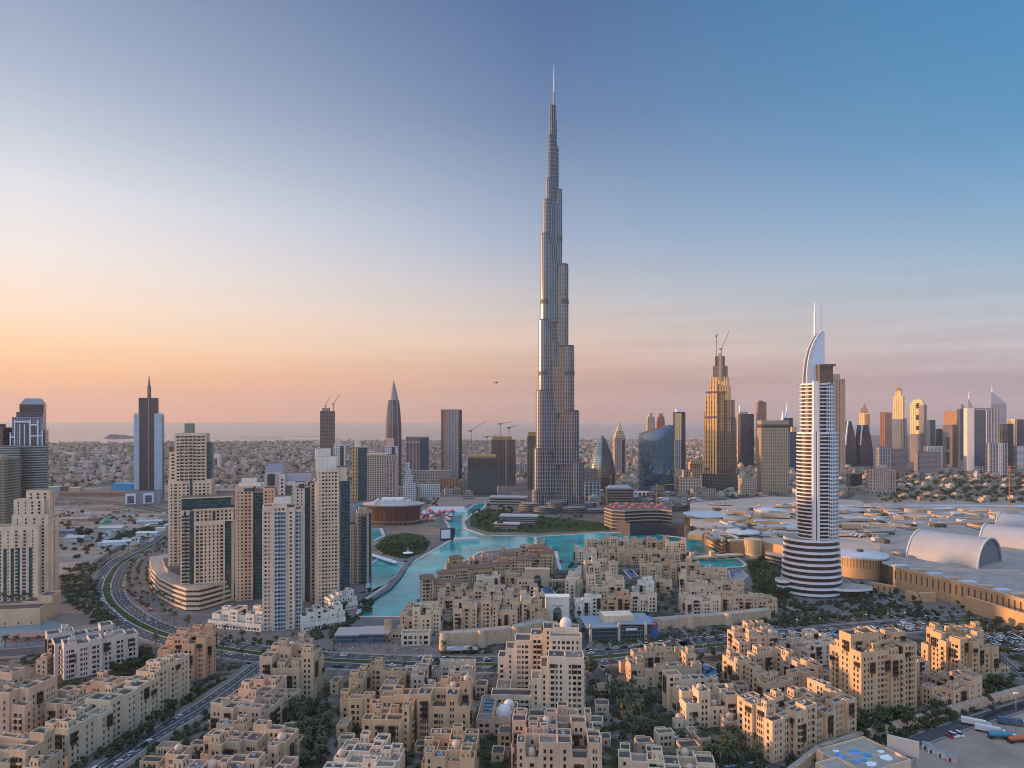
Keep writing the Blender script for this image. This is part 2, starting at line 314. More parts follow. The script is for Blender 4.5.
        ar0 = (lambda p: sum(p[i][0] * p[(i + 1) % 4][1] - p[(i + 1) % 4][0] * p[i][1] for i in range(4)))([q(0, 0), q(0, 1), q(1, 1), q(1, 0)])
        bx(-w + .1, w - .1, .02, .55, z0 + .2, z1 - .1, 1)
        for k in range(nf):
            z = z0 + k * fh; bx(-w, w, .55, d, z + .2, z + 1.15, 0); bx(-w, -w + .22, .02, d, z + 1.15, z + fh - .2, 0); bx(w - .22, w, .02, d, z + 1.15, z + fh - .2, 0); bx(-.11, .11, .8, d, z + 1.15, z + fh - .2, 0); bx(-w - .1, w + .1, .02, d + .15, z + fh - .2, z + fh + .02, 0)
        o = b.build('wooden_bay', [WOOD, BAYDARK], s.root)
    def dome(s, x, y, z, r, drum=1.2, m=None):
        b = MB(); b.cyl(x, y, r * 1.06, z, z + drum, 12, 0, smooth=False); b.dome(x, y, z + drum, r, r * .95); b.cyl(x, y, .12, z + drum + r * .9, z + drum + r * .95 + 1.1, 5)
        b.build('dome', m or DOME, s.root)
    def turret(s, x, y, z, w, h, wall, d=None):
        d = d or w; b = MB(); x0, y0, x1, y1 = x - w / 2, y - d / 2, x + w / 2, y + d / 2
        for (ox, oy, ux, uy, nx, ny, wd) in ((x0, y0, 1, 0, 0, -1, w), (x1, y0, 0, 1, 1, 0, d), (x1, y1, -1, 0, 0, 1, w), (x0, y1, 0, -1, -1, 0, d)):
            n = 2 if wd > 3.2 else 1; cols = [(wd * (i + .5) / n - .45, wd * (i + .5) / n + .45) for i in range(n)]
            wallface(b, (ox, oy), (ux, uy), (nx, ny), wd, z, z + h, cols, [(z + h * .38, z + h * .75)], .5, 0, 1)
        t = .4; zt = z + h
        for q in ((x0, y0, x1, y0 + t), (x0, y1 - t, x1, y1), (x0, y0 + t, x0 + t, y1 - t), (x1 - t, y0 + t, x1, y1 - t)):
            b.box(q[0], q[1], zt, q[2], q[3], zt + .7, 0)
        b.face([(x0, y0, zt + .003), (x1, y0, zt + .003), (x1, y1, zt + .003), (x0, y1, zt + .003)], 1)
        b.build('roof_turret', [wall, DECK], s.root)
    def unit(s, x, y, z):
        s.units = getattr(s, 'units', 0) + 1
        link('roof_unit', UNITME[s.rng.randrange(3)], s.root, (x, y, z), s.rng.choice((0, math.pi / 2)))
    def finish(s, wname='window'):
        s.balcs.sort(key=lambda w: (w[0] - s.ci.x) ** 2 + (w[1] - s.ci.y) ** 2 + (w[2] - s.ci.z) ** 2); bm = s.wallmat if s.balcs else None
        if s.balcs and bm.name not in BALC:
            b = MB(); b.box(-.5, -1.15, 0, .5, 0, .16, 0, bottom=True); b.box(-.5, -1.15, .16, .5, -1.03, 1.0, 0); b.box(-.5, -1.03, .16, -.46, 0, 1.0, 0); b.box(.46, -1.03, .16, .5, 0, 1.0, 0); BALC[bm.name] = (b, b.mesh('balcony', bm))
        for w in s.balcs[:100]: link('balcony', BALC[bm.name][1], s.root, w[:3], w[4], (w[3], 1, 1))
        if len(s.balcs) > 100:
            b = MB(); src = BALC[bm.name][0]
            for (x, y, z, w, a) in s.balcs[100:]:
                c, sn = math.cos(a), math.sin(a)
                for f in src.f: b.face([(x + src.v[q][0] * w * c - src.v[q][1] * sn, y + src.v[q][0] * w * sn + src.v[q][1] * c, z + src.v[q][2]) for q in f])
            o = b.build('balcony_rows', bm, s.root); o['kind'] = 'stuff'
        s.wins.sort(key=lambda w: (w[0] - s.ci.x) ** 2 + (w[1] - s.ci.y) ** 2 + (w[2] - s.ci.z) ** 2)
        for w in s.wins[:100]: link(wname, PANES[w[6]], s.root, (w[0], w[1], w[2]), w[5], (w[3], 1, w[4]))
        if len(s.wins) > 100:
            b = MB()
            for (x, y, z, w, h, a, k) in s.wins[100:]:
                c, sn = math.cos(a) * w / 2, math.sin(a) * w / 2
                b.face([(x - c, y - sn, z), (x + c, y + sn, z), (x + c, y + sn, z + h), (x - c, y - sn, z + h)], k)
            o = b.build('window_rows', GL, s.root); o['kind'] = 'stuff'
        return s.root
UNITME = []
for k in range(3):
    b = MB(); b.box(-.7, -.5, 0, .7, .5, 1.0 + .2 * k, 0)
    if k: b.cyl(0, 0, .35, 1.2 + .2 * (k - 1), 1.45 + .2 * (k - 1), 8, 1)
    UNITME.append(b.mesh('roof_unit', [mat('unit_grey', (.42, .41, .40), .6), DARKM]))

def massing(w, d, h, rg, court=False, cell=7.6, fh=3.3, var=1):
    nx, ny = max(1, round(w / cell)), max(1, round(d / cell)); out = []
    xs = [w * i / nx + (rg.uniform(-1.2, 1.2) if 0 < i < nx else 0) for i in range(nx + 1)]; ys = [d * i / ny + (rg.uniform(-1.2, 1.2) if 0 < i < ny else 0) for i in range(ny + 1)]
    for i in range(nx):
        for j in range(ny):
            if court and 0 < i < nx - 1 and 0 < j < ny - 1: continue
            hh = h + rg.choice((-2, -2, -1, -1, 0, 0, 0, 0, .5, 1)) * fh * var + rg.uniform(-.25, .25)
            x0, x1, y0, y1 = xs[i], xs[i + 1], ys[j], ys[j + 1]; q = lambda: rg.choice((0, .9, 1.8, 0, 2.9)) + rg.uniform(0, .2)
            if i == 0: x0 += q()
            if i == nx - 1: x1 -= q()
            if j == 0: y0 += q()
            if j == ny - 1: y1 -= q()
            out.append((x0, y0, x1, y1, 0., max(hh, fh + .6)))
    return out
def oldtown(label, px, py, yaw, w, d, topy, st=SAND, anchor='L', court=False, domes=0, turrets=4, seed=0, cells=None, cell=7.6, name='apartment_block', cat='apartment block', group=None, fh=3.3, units=6, var=1, bays=.45, deck=DECK, h=None):
    loc = P(px, py)
    if anchor == 'R': loc = loc - Matrix.Rotation(R(yaw), 3, 'Z') @ Vector((w, 0, 0))
    if h is None: h = ht(topy, P(px, py).y)
    B = Bld(name, label, cat, px, py, yaw, group=group, seed=seed + int(px * 7 + py), loc=loc); rg = B.rng
    cs = cells(h) if cells else massing(w, d, h - 1.1, rg, court, cell, fh, var)
    B.shell(cs, ST[st], fh, bays=bays, deck=deck)
    cc = list(B.cells); rg.shuffle(cc); big = [c for c in cc if c[2] - c[0] > 6 and c[3] - c[1] > 6] or cc
    for k in range(turrets):
        c = big[k % len(big)]; tw = rg.uniform(3.6, 5.2); sx_, sy_ = rg.choice((-1, 1)), rg.choice((-1, -1, 1))
        x = (c[0] + c[2]) / 2 + sx_ * ((c[2] - c[0]) / 2 - tw / 2 - .02 - rg.uniform(0, .8)); y = (c[1] + c[3]) / 2 + sy_ * ((c[3] - c[1]) / 2 - tw / 2 - .02 - rg.uniform(0, .8))
        B.turret(x, y, c[5] + .005, min(tw, c[2] - c[0] - .2), rg.uniform(3.4, 5), ST[st], min(tw * rg.uniform(.8, 1.1), c[3] - c[1] - .2))
    for k in range(domes):
        c = big[(k + turrets) % len(big)]; B.dome((c[0] + c[2]) / 2 + rg.uniform(-1, 1), (c[1] + c[3]) / 2 + rg.uniform(-1, 1), c[5] + .005, rg.uniform(1.6, 2.2), 1.8)
    for k in range(units * 2):
        c = cc[rg.randrange(len(cc))]; B.unit(rg.uniform(c[0] + 1.6, c[2] - 1.6) if c[2] - c[0] > 4 else (c[0] + c[2]) / 2, rg.uniform(c[1] + 1.6, c[3] - 1.6) if c[3] - c[1] > 4 else (c[1] + c[3]) / 2, c[5] + .004)
    B.finish(); return B
# ------------------------------------------------------------------ the ground, water, roads
def smooth(pts, n=6):
    out = []
    for i in range(len(pts) - 1):
        p0, p1, p2, p3 = pts[max(i - 1, 0)], pts[i], pts[i + 1], pts[min(i + 2, len(pts) - 1)]
        for k in range(n):
            t = k / n
            out.append(.5 * ((2 * p1) + (p2 - p0) * t + (2 * p0 - 5 * p1 + 4 * p2 - p3) * t * t + (3 * p1 - p0 - 3 * p2 + p3) * t ** 3))
    out.append(pts[-1]); return out
def line(px): return smooth([P(*p) for p in px])
def offs(pts, d):
    out = []
    for i, p in enumerate(pts):
        a, b = pts[max(i - 1, 0)], pts[min(i + 1, len(pts) - 1)]; t = (b - a).normalized(); out.append(p + Vector((t.y, -t.x, 0)) * d)
    return out
def ribbon(name, pts, d0, d1, z, m, h=0., parent=None):
    """Strip between the offsets d0 and d1 (to the right of the line) at height z; with h it is a raised slab."""
    a, c = offs(pts, d0), offs(pts, d1); b = MB(); u = 0
    for i in range(len(pts) - 1):
        l = (pts[i + 1] - pts[i]).length; zz = z + h
        b.face([(c[i].x, c[i].y, zz), (c[i + 1].x, c[i + 1].y, zz), (a[i + 1].x, a[i + 1].y, zz), (a[i].x, a[i].y, zz)], 0, [(u, 0), (u + l, 0), (u + l, 1), (u, 1)])
        if h:
            b.face([(a[i].x, a[i].y, z), (a[i].x, a[i].y, zz), (a[i + 1].x, a[i + 1].y, zz), (a[i + 1].x, a[i + 1].y, z)]); b.face([(c[i].x, c[i].y, zz), (c[i].x, c[i].y, z), (c[i + 1].x, c[i + 1].y, z), (c[i + 1].x, c[i + 1].y, zz)])
        u += l
    return b.build(name, m, parent)
def dashes(b, pts, d, z, w=.18, on=3., off=6.):
    p = offs(pts, d); acc = 0
    for i in range(len(p) - 1):
        l = (p[i + 1] - p[i]).length; t = (p[i + 1] - p[i]) / max(l, 1e-6); s = 0; n = Vector((t.y, -t.x, 0)) * w / 2
        while s < l:
            e = min(s + on, l); q, r = p[i] + t * s, p[i] + t * e
            b.face([(q.x + n.x, q.y + n.y, z), (r.x + n.x, r.y + n.y, z), (r.x - n.x, r.y - n.y, z), (q.x - n.x, q.y - n.y, z)]); s += on + off
def sheet(name, px, z, m, world=False, kind=True):
    b = MB(); pts = [Vector(p) if world else P(*p) for p in px]; q = [(p.x, p.y, z) for p in pts]
    ar = sum(q[i][0] * q[(i + 1) % len(q)][1] - q[(i + 1) % len(q)][0] * q[i][1] for i in range(len(q)))
    if ar < 0: q.reverse()
    b.face(q); o = b.build(name, m)
    return struct(o) if kind else o
def ground_mat():
    m = bpy.data.materials.new('sandy_ground'); m.use_nodes = True; t = m.node_tree; b = t.nodes['Principled BSDF']; b.inputs['Roughness'].default_value = .95; b.inputs['Specular IOR Level'].default_value = .1
    g = t.nodes.new('ShaderNodeNewGeometry')
    n = t.nodes.new('ShaderNodeTexNoise'); n.inputs['Scale'].default_value = .012; n.inputs['Detail'].default_value = 9; n.inputs['Roughness'].default_value = .7; t.links.new(g.outputs['Position'], n.inputs['Vector'])
    r = t.nodes.new('ShaderNodeValToRGB'); e = r.color_ramp.elements; e[0].position = .3; e[0].color = (.08, .066, .056, 1); e[1].position = .72; e[1].color = (.30, .235, .18, 1)
    k = e.new(.5); k.color = (.17, .135, .108, 1)
    t.links.new(n.outputs[0], r.inputs[0]); t.links.new(r.outputs[0], b.inputs['Base Color']); return m
struct(sheet('ground', [(-24000, -2000, 0), (24000, -2000, 0), (24000, 25000, 0), (-24000, 25000, 0)], 0, ground_mat(), True))
ASPH = mat('asphalt', (.055, .055, .06), .85, noise=.25, nscale=.12, spec=.25)
PAVE = mat('paving_pink', (.16, .128, .11), .9, noise=.2, nscale=.25, spec=.2)
PAVEG = mat('paving_grey', (.135, .122, .115), .9, noise=.25, nscale=.15, spec=.2)
LAWN = mat('lawn', (.034, .054, .019), .95, noise=.35, nscale=.12, spec=.1)
MARK = mat('road_paint', (.75, .74, .70), .7)
KERB = mat('kerb_stone', (.42, .38, .33), .85, noise=.1, nscale=.5)
SANDM = mat('bare_sand', (.27, .215, .175), .95, noise=.22, nscale=.05, spec=.1)
WATER = mat('lagoon_water', (.004, .25, .245), .12, spec=.2, bump=.3, bscale=.14, noise=.55, nscale=.02)
SEA = mat('sea_water', (.07, .09, .115), .24, bump=.12, bscale=.02)
POOL = mat('pool_water', (.01, .09, .19), .08, bump=.1, bscale=.8)
GARD = mat('garden_ground', (.1, .09, .07), .95, noise=.1, nscale=.05, spec=.1)
_t = GARD.node_tree; _n = [n for n in _t.nodes if n.type == 'TEX_NOISE'][0]; _r = _t.nodes.new('ShaderNodeValToRGB'); _r.color_ramp.interpolation = 'CONSTANT'; _e = _r.color_ramp.elements
_e[0].position = 0; _e[0].color = (.032, .042, .018, 1); _e[1].position = .46; _e[1].color = (.085, .078, .072, 1); _k = _e.new(.53); _k.color = (.15, .122, .10, 1); _k = _e.new(.62); _k.color = (.05, .055, .028, 1)
_t.links.new(_n.outputs[0], _r.inputs[0]); _t.links.new(_r.outputs[0], _t.nodes['Principled BSDF'].inputs['Base Color'])
# sea with a sandy shore
coast = [(-21000, 4300), (-4200, 4420), (-3500, 4560), (-2900, 4700), (-1900, 5000), (-900, 5150), (0, 5250), (700, 5500), (1500, 5650), (2400, 6300), (5000, 7200), (21000, 9000)]
sheet('beach', [(x, y - 90 - 40 * math.sin(x * .002), 0) for x, y in coast] + [(21000, 9400, 0), (-21000, 4800, 0)], .1, mat('beach_sand', (.50, .42, .33), .95, noise=.1, nscale=.01), True)
sheet('sea', [(x, y, 0) for x, y in coast] + [(21000, 24900, 0), (-21000, 24900, 0)], .3, SEA, True)
for px0, px1, py, w in ((198, 284, 438.6, 60), (60, 98, 441.5, 50), (818, 850, 436, 80), (240, 330, 436.6, 30)):
    Yq = Yd(py); b = MB(); b.prism([(at(px0, Yq), Yq), (at((px0 + px1) / 2, Yq), Yq - w), (at(px1, Yq), Yq + 15), (at((px0 + px1) / 2, Yq), Yq + w)], .3, 3, 0); o = b.build('breakwater', mat('beach_sand', (.5, .42, .33))); struct(o)

# lagoon
LAGOON = [(445, 520), (452, 512), (466, 511), (474, 505), (486, 503), (484, 508), (472, 514), (463, 522), (466, 529), (485, 535.5), (540, 536.5), (610, 532.5), (660, 535), (700, 540), (722, 551), (714, 556), (690, 552), (660, 549), (600, 546), (586, 551), (579, 569), (560, 570), (556, 552), (525, 547), (480, 552), (452, 568), (434, 590), (410, 617), (357, 617), (362, 602), (392, 582), (412, 563), (438, 548), (455, 538), (450, 528)]
WEST = [(368, 566), (378, 559), (396, 562), (410, 564), (391, 582), (368, 592)]
WEST2 = [(362, 530), (381, 528.5), (384, 536), (374, 541), (362, 543)]
EAST = [(672, 568), (688, 560.5), (738, 558.5), (746, 565), (742, 567), (702, 569), (692, 573)]
for nm, pg in (('lagoon', LAGOON), ('lagoon_arm', WEST), ('lagoon_arm', WEST2), ('lagoon_basin', EAST)):
    w = [P(*p) for p in pg]
    sheet('promenade', [], 0, PAVE, True) if 0 else None
    pts = w + [w[0]]; struct(ribbon('lagoon_kerb', pts, -2.2, 2.2, .0, KERB, .55)); struct(ribbon('promenade', pts, -13, 13, .02, PAVEG))
    sheet('lagoon', w, .06, WATER, True)
# ground patches: paving, lawn, building land
sheet('paving', [(150, 548), (230, 560), (330, 610), (405, 618), (450, 640), (440, 655), (300, 656), (200, 640), (140, 622), (125, 590)], .012, PAVEG)
sheet('garden_ground', [(-60, 640), (60, 632), (150, 640), (330, 664), (600, 664), (760, 645), (1060, 622), (1100, 800), (560, 860), (-120, 860)], .012, GARD)
sheet('paving', [(440, 655), (440, 600), (560, 560), (690, 560), (790, 610), (900, 622), (760, 640), (560, 662)], .012, GARD)
sheet('paving', [(660, 520), (900, 500), (1060, 520), (1060, 610), (880, 630), (770, 600), (720, 560)], .010, PAVEG)
sheet('building_plot', [(430, 497), (505, 497), (500, 506), (478, 504), (462, 512), (425, 516)], .014, SANDM)
sheet('sand_lot', [(905, 768), (925, 742), (1060, 697), (1100, 800), (930, 830)], .016, SANDM)
sheet('sand_lot', [(870, 500), (1060, 496), (1060, 522), (900, 520)], .014, SANDM)
sheet('sand_lot', [(55, 508), (160, 514), (150, 540), (100, 560), (60, 575), (40, 540)], .014, SANDM)
def lawn(px, z=.03): return sheet('lawn', px, z, LAWN)
lawn([(374, 546), (387, 536), (405, 532.5), (422, 535), (431, 542), (425, 552), (406, 559), (386, 555)])
lawn([(470, 516), (488, 508), (520, 514), (600, 522), (620, 530), (540, 533), (488, 532), (470, 526)])
lawn([(745, 560), (790, 556), (800, 590), (770, 606), (755, 590)])
lawn([(592, 640), (600, 636), (660, 636), (652, 641), (610, 646)])
lawn([(860, 584), (885, 580), (900, 590), (880, 600), (862, 596)])
# main boulevard
BL = line([(166, 536), (152, 546), (122, 562), (108, 581), (109, 599), (125, 615), (152, 630), (192, 642), (240, 651), (300, 658), (380, 662.5), (470, 664.5), (540, 662.5), (600, 657.5), (660, 651), (730, 643.5), (800, 635), (880, 628), (960, 621), (1060, 613)])
def road(name, pts, hw, med=0, marks=True, pav=4.5, z=.055, lane=3.5):
    struct(ribbon(name, pts, -hw, hw, z, ASPH))
    for sg in (-1, 1):
        a, c = sorted((sg * hw, sg * (hw + pav)))
        if pav: struct(ribbon('pavement', pts, a, c, 0, PAVE, .13))
        struct(ribbon('kerb', pts, *sorted((sg * hw, sg * (hw + .25))), .0, KERB, .145))
    b = MB()
    if marks:
        k = med + lane
        while k < hw - 1:
            for sg in (-1, 1): dashes(b, pts, sg * k, z + .012, .2)
            k += lane
        for sg in (-1, 1):
            dashes(b, pts, sg * (hw - .5), z + .012, .15, 30, 0)
            if med: dashes(b, pts, sg * (med + .6), z + .012, .15, 30, 0)
        if not med: dashes(b, pts, 0, z + .013, .2, 30, 0)
        o = b.build('road_markings', MARK); struct(o)
    if med:
        struct(ribbon('median_kerb', pts, -med, med, 0, KERB, .16)); struct(ribbon('median_lawn', pts, -med + .5, med - .5, .14, LAWN, .06))
road('boulevard', BL, 15.5, 3.6)
ST2 = line([(60, 810), (96, 775), (122, 757), (150, 738), (200, 708), (238, 682), (262, 663)])
road('side_street', ST2, 6.4, 0)
road('service_road', line([(780, 830), (862, 770), (922, 739), (980, 719), (1060, 694)]), 4.2, 0, False, 1.5)
road('side_street', line([(1060, 672), (1022, 676), (1003, 664), (985, 648), (962, 634), (944, 625)]), 6.5, 0)
road('mall_road', line([(944, 626), (918, 611), (893, 600), (872, 590), (852, 578)]), 8, 1.0)
road('mall_road', line([(905, 618), (880, 612), (868, 604), (880, 596), (893, 601)]), 4, 0, False, 2)
road('side_street', line([(690, 648), (682, 640), (672, 628), (650, 622)]), 5, 0, False, 3)
road('side_street', line([(570, 662), (582, 645), (592, 632), (585, 620)]), 4.5, 0, False, 3)
road('highway', line([(20, 497), (80, 500), (130, 505), (170, 512), (215, 520)]), 17, 2, False, 3)
road('highway', line([(820, 516), (845, 496), (862, 486), (885, 479)]), 17, 2, False, 3)
road('highway', line([(700, 476), (800, 481), (900, 477), (1060, 470)]), 20, 2, False, 3)
road('park_drive', line([(66, 604), (84, 588), (96, 566), (120, 548), (150, 537)]), 5, 0, False, 3)
road('side_street', line([(-50, 655), (20, 652), (60, 648), (100, 640)]), 9, 0, False, 5)
road('side_street', line([(584, 660), (598, 672), (606, 690), (615, 712), (640, 722)]), 4.5, 0, False, 3)
road('crossing', line([(92, 591), (126, 588)]), 4, 0, False, 0, .16)
# shallow stepped pool on the left and pools between the blocks
sheet('pool', [(-20, 652), (-20, 630), (50, 620), (64, 625), (48, 646)], .09, mat('pool_pale', (.12, .20, .24), .1, bump=.1, bscale=.5))
for pg in ([(690, 668), (706, 664), (722, 672), (706, 679)], [(712, 768), (760, 762), (775, 775), (720, 782)], [(503, 690), (512, 689), (511, 702), (501, 703)], [(729, 571), (741, 570), (748, 576), (741, 581), (730, 579)],
           [(624, 571), (631, 569), (638, 576), (631, 579)], [(526, 594), (537, 589), (540, 596), (530, 600)], [(541, 589), (551, 587), (557, 597), (546, 599)]):
    pts = [P(*p) for p in pg]; struct(ribbon('pool_edge', pts + [pts[0]], -.8, .8, .0, KERB, .2)); sheet('pool', pts, .1, POOL, True)

# ------------------------------------------------------------------ tall landmarks
def tower(name, label, cat, pl, pr, Y, yaw=0, group=None):
    t = thing(name, label, cat, (at((pl + pr) / 2, Y), Y, 0), R(yaw), group); return t, (pr - pl) * Y / F
def rect(w, d, x=0, y=0): return [(x - w / 2, y - d / 2), (x + w / 2, y - d / 2), (x + w / 2, y + d / 2), (x - w / 2, y + d / 2)]
def part(name, poly, z0, z1, m, parent, top=None, poly2=None, smooth=False):
    b = MB(); b.prism(poly, z0, z1, 0, 1 if top is not None else None, poly2, smooth=smooth); return b.build(name, [m, top] if top is not None else m, parent)
def nose(x0, x1, hw, n=10):      # slab along +x from x0 ending in a half round at x1
    return [(x0, -hw), (x1 - hw, -hw)] + [(x1 - hw + hw * math.sin(math.pi * i / n), -hw * math.cos(math.pi * i / n)) for i in range(1, n)] + [(x1 - hw, hw), (x0, hw)]
def rot(poly, a): return [(p[0] * math.cos(a) - p[1] * math.sin(a), p[0] * math.sin(a) + p[1] * math.cos(a)) for p in poly]

# the very tall stepped skyscraper
YB = 1267.; sB = YB / F
t, _ = tower('skyscraper', 'very tall stepped silver skyscraper tapering to a needle spire beside the lagoon', 'skyscraper', 555, 555, YB)
BK = facade('silver_fins', (.245, .245, .258), (.026, .036, .052), 7.4, 4.6, .64, .88, .12, .0, .42, .2, .5, .7)
BKD = mat('mechanical_louvre', (.10, .09, .085), .6, .3)
ROOFG = mat('terrace_roof', (.22, .20, .19), .8)
zz = lambda py: ht(py, YB)
# (reach in metres, top row) per wing, outermost first
WA = [(42.5, 490), (39, 449), (35.2, 392), (30.4, 322), (26.5, 237), (22.5, 203), (16.5, 181), (13.5, 138), (10.5, 108)]
WBR = [(50.5, 463), (42, 412), (33.4, 348), (23.4, 267), (12.5, 192), (6.5, 149)]
WC = [(50, 476), (42, 432), (34, 372), (28, 300), (20, 225), (13, 165), (8, 120)]
WD = [(30, 500), (26, 448), (22, 372), (18, 290)]
ti = 0
for ang, wing in ((212, WA), (-32, WBR), (90, WC)):
    zp = 0
    for k, (r, py) in enumerate(wing):
        hw = max(2.2, min(12.4, r * .32 + .9)) + .013 * k
        # each tier rises from below the one outside it
        z1 = zz(py); rr = r / math.cos(R(32)) if ang != 90 else r
        part('tier', rot(nose(0, rr, hw), R(ang)), max(0, zp - 2), z1, BK, t, ROOFG); zp0 = zp; zp = z1
        if r > 24: part('side_bay', rot(nose(0, rr * .66, hw * 1.5), R(ang)), max(0, zp0 - 2), z1 - .3 * (z1 - zp0), BK, t, ROOFG)
        if r > 11: part('side_bay', rot(nose(0, rr * .86, hw * 1.2), R(ang)), max(0, zp0 - 2), z1 - .12 * (z1 - zp0), BK, t, ROOFG)
        part('tier_cap', rot(nose(-.1, rr - .8, hw - .8), R(ang)), z1, z1 + 3.2, BKD, t, ROOFG)
part('core', [(11.5 * math.cos(i * math.pi / 6), 11.5 * math.sin(i * math.pi / 6)) for i in range(12)], 0, zz(205), BK, t, ROOFG)
part('core', [(6.4 * math.cos(i * math.pi / 6), 6.4 * math.sin(i * math.pi / 6)) for i in range(12)], zz(205), zz(150), BK, t, ROOFG)
part('core', [(3.8 * math.cos(i * math.pi / 6) - 2, 3.8 * math.sin(i * math.pi / 6)) for i in range(12)], zz(150), zz(110), BK, t, ROOFG)
b = MB(); b.cyl(-2, 0, 1.8, zz(92), zz(80), 10, 0, r2=1.3); b.cyl(-2, 0, 1.2, zz(80), zz(65.5), 8, 0, r2=.55)
b.build('spire', mat('spire_steel', (.55, .56, .58), .35, .7), t); b = MB(); b.cyl(-2, 0, 3.0, zz(112), zz(101), 12, 0, r2=2.5); b.cyl(-2, 0, 2.4, zz(101), zz(92), 12, 0, r2=1.9); b.build('spire_base', mat('spire_grey', (.22, .23, .26), .4, .4), t)
for py, ex in ((240, 22.9), (303, 26.8), (374, 30.7)):
    for ang, r in ((212, ex), (-32, {240: 12.8, 303: 23.7, 374: 33.7}[py])):
        hw = max(2.2, min(12.4, (r - .3) * .32 + .9)) + .25
        part('mechanical_floor', rot(nose(0, r / math.cos(R(32)) + .25, hw), R(ang)), zz(py) - 4, zz(py) + 4, BKD, t)
for k, (x, y, r, h) in enumerate(((-48, -28, 22, 16), (-20, -46, 24, 12), (30, -44, 26, 14), (58, -20, 20, 18), (70, -40, 26, 9), (0, -34, 22, 22))):
    b = MB()
    for i in range(int(h / 4)): b.cyl(x, y, r - i * .6, i * 4, i * 4 + 2.4, 28, 0, 1); b.cyl(x, y, r - 1.5 - i * .6, i * 4 + 2.4, i * 4 + 4, 28, 2, 1)
    b.build('entrance_pavilion', [mat('pavilion_stone', (.11, .10, .095), .6), ROOFG, DKG], t)

# white hotel tower with the curved crest
YA = 662.; sA = YA / F; za = lambda py: ht(py, YA)
t, _ = tower('hotel_tower', 'white hotel tower with stacked curved balconies, a crescent crest and twin masts', 'hotel tower', 817, 817, YA)
WH = mat('white_render', (.66, .64, .65), .6, noise=.05, nscale=.05, noise2=.05)
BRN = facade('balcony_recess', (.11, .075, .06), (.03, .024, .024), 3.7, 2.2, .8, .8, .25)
GRID = facade('white_grid_wall', (.66, .64, .65), (.03, .05, .07), 3.7, 2.4, .6, .62, .12, var=.5)
def oval(a, c, x=0, y=0, n=40, p0=0, p1=2 * math.pi): return [(x + a * math.cos(p0 + (p1 - p0) * i / n), y + c * math.sin(p0 + (p1 - p0) * i / n)) for i in range(n)]
stages = [(0., 19.4, 16, za(537) , za(433)), (-.4, 15.8, 13.6, za(433), za(384.5))]
for cx, a, c, z0, z1 in stages:
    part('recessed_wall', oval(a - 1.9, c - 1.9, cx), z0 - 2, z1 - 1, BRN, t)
    n = int((z1 - z0) / 3.65); st = (z1 - z0) / n
    for k in range(n):
        b = MB(); z = z0 + k * st; o, i_ = oval(a, c, cx), oval(a - .35, c - .35, cx)
        b.prism(o, z, z + 1.2, 0, cap=False); b.prism(list(reversed(i_)), z + .3, z + 1.2, 0, cap=False); m = len(o)
        for q in range(m): b.face([(o[q][0], o[q][1], z + 1.2), (o[(q + 1) % m][0], o[(q + 1) % m][1], z + 1.2), (i_[(q + 1) % m][0], i_[(q + 1) % m][1], z + 1.2), (i_[q][0], i_[q][1], z + 1.2)])
        b.face([(p[0], p[1], z + .3) for p in i_]); b.face([(p[0], p[1], z) for p in reversed(o)])
        b.build('balcony', WH, t)
    # tall white fins and the gridded right-hand bay
    for f, wd in ((-.47, 2.6), (-.30, 2.4)):
        x = cx + a * f; yf = -c * math.sqrt(1 - f * f)
        part('fin', rect(wd, 4.2, x, yf + .9), z0 - .8, z1 + 2.5, WH, t)
    part('dark_strip', rect(a * .10, 3.2, cx - a * .385, -c * math.sqrt(1 - .385 ** 2) + 1.1), z0 - .7, z1 + 2, mat('strip_glass', (.03, .03, .05), .15), t)
    p0, p1 = R(-74), R(-22); nn = 10
    arc = [(cx + (a + .5) * math.cos(p0 + (p1 - p0) * i / nn), (c + .5) * math.sin(p0 + (p1 - p0) * i / nn)) for i in range(nn + 1)]
    part('window_bay', arc + [(cx + (a - 4) * math.cos(p1), (c - 4) * math.sin(p1)), (cx + (a - 4) * math.cos(p0), (c - 4) * math.sin(p0))], z0 - .9, z1 + 1.3, GRID, t, WH)
    part('roof', oval(a - .5, c - .5, cx), z1 - .9, z1 + .8, WH, t)
# crest: a curved blade that leans in from the left edge to the tip
prof = [(384, -12), (375, -11.8), (366, -11), (357, -9.6), (349, -7.4), (342, -4.4), (336, -1), (332, 2.4)]
b = MB()
for y0, y1, ins, mi in ((-5.5, -4.0, 2.6, 0), (-4.0, 4.0, 3.2, 1), (4.0, 5.5, 2.6, 0)):
    o = [(x, za(py)) for py, x in prof]
    i_ = [(5, za(332)), (5, za(384))]
    if mi == 0:
        pts = o + i_
        b.face([(p[0], y0, p[1]) for p in reversed(pts)], 0) ; b.face([(p[0], y1, p[1]) for p in pts], 0)
        for k in range(len(pts)):
            q, r = pts[k], pts[(k + 1) % len(pts)]; b.face([(q[0], y0, q[1]), (q[0], y1, q[1]), (r[0], y1, r[1]), (r[0], y0, r[1])], 0)
    else:
        for k in range(len(o) - 1):
            q, r = o[k], o[k + 1]; b.face([(q[0] + 1.5, y0, q[1]), (q[0] + 1.5, y1, q[1]), (r[0] + 1.5, y1, r[1]), (r[0] + 1.5, y0, r[1])], 1)
b.build('crest', [mat('crest_panel', (.55, .62, .70), .4, .1), mat('crest_soffit', (.10, .06, .07), .6)], t)
b = MB()
for k in range(len(prof) - 1):
    b.bar((prof[k][1] - .6, -6.1, za(prof[k][0])), (prof[k + 1][1] - .6, -6.1, za(prof[k + 1][0]) + .3), 1.6)
b.build('crest_rim', WH, t)
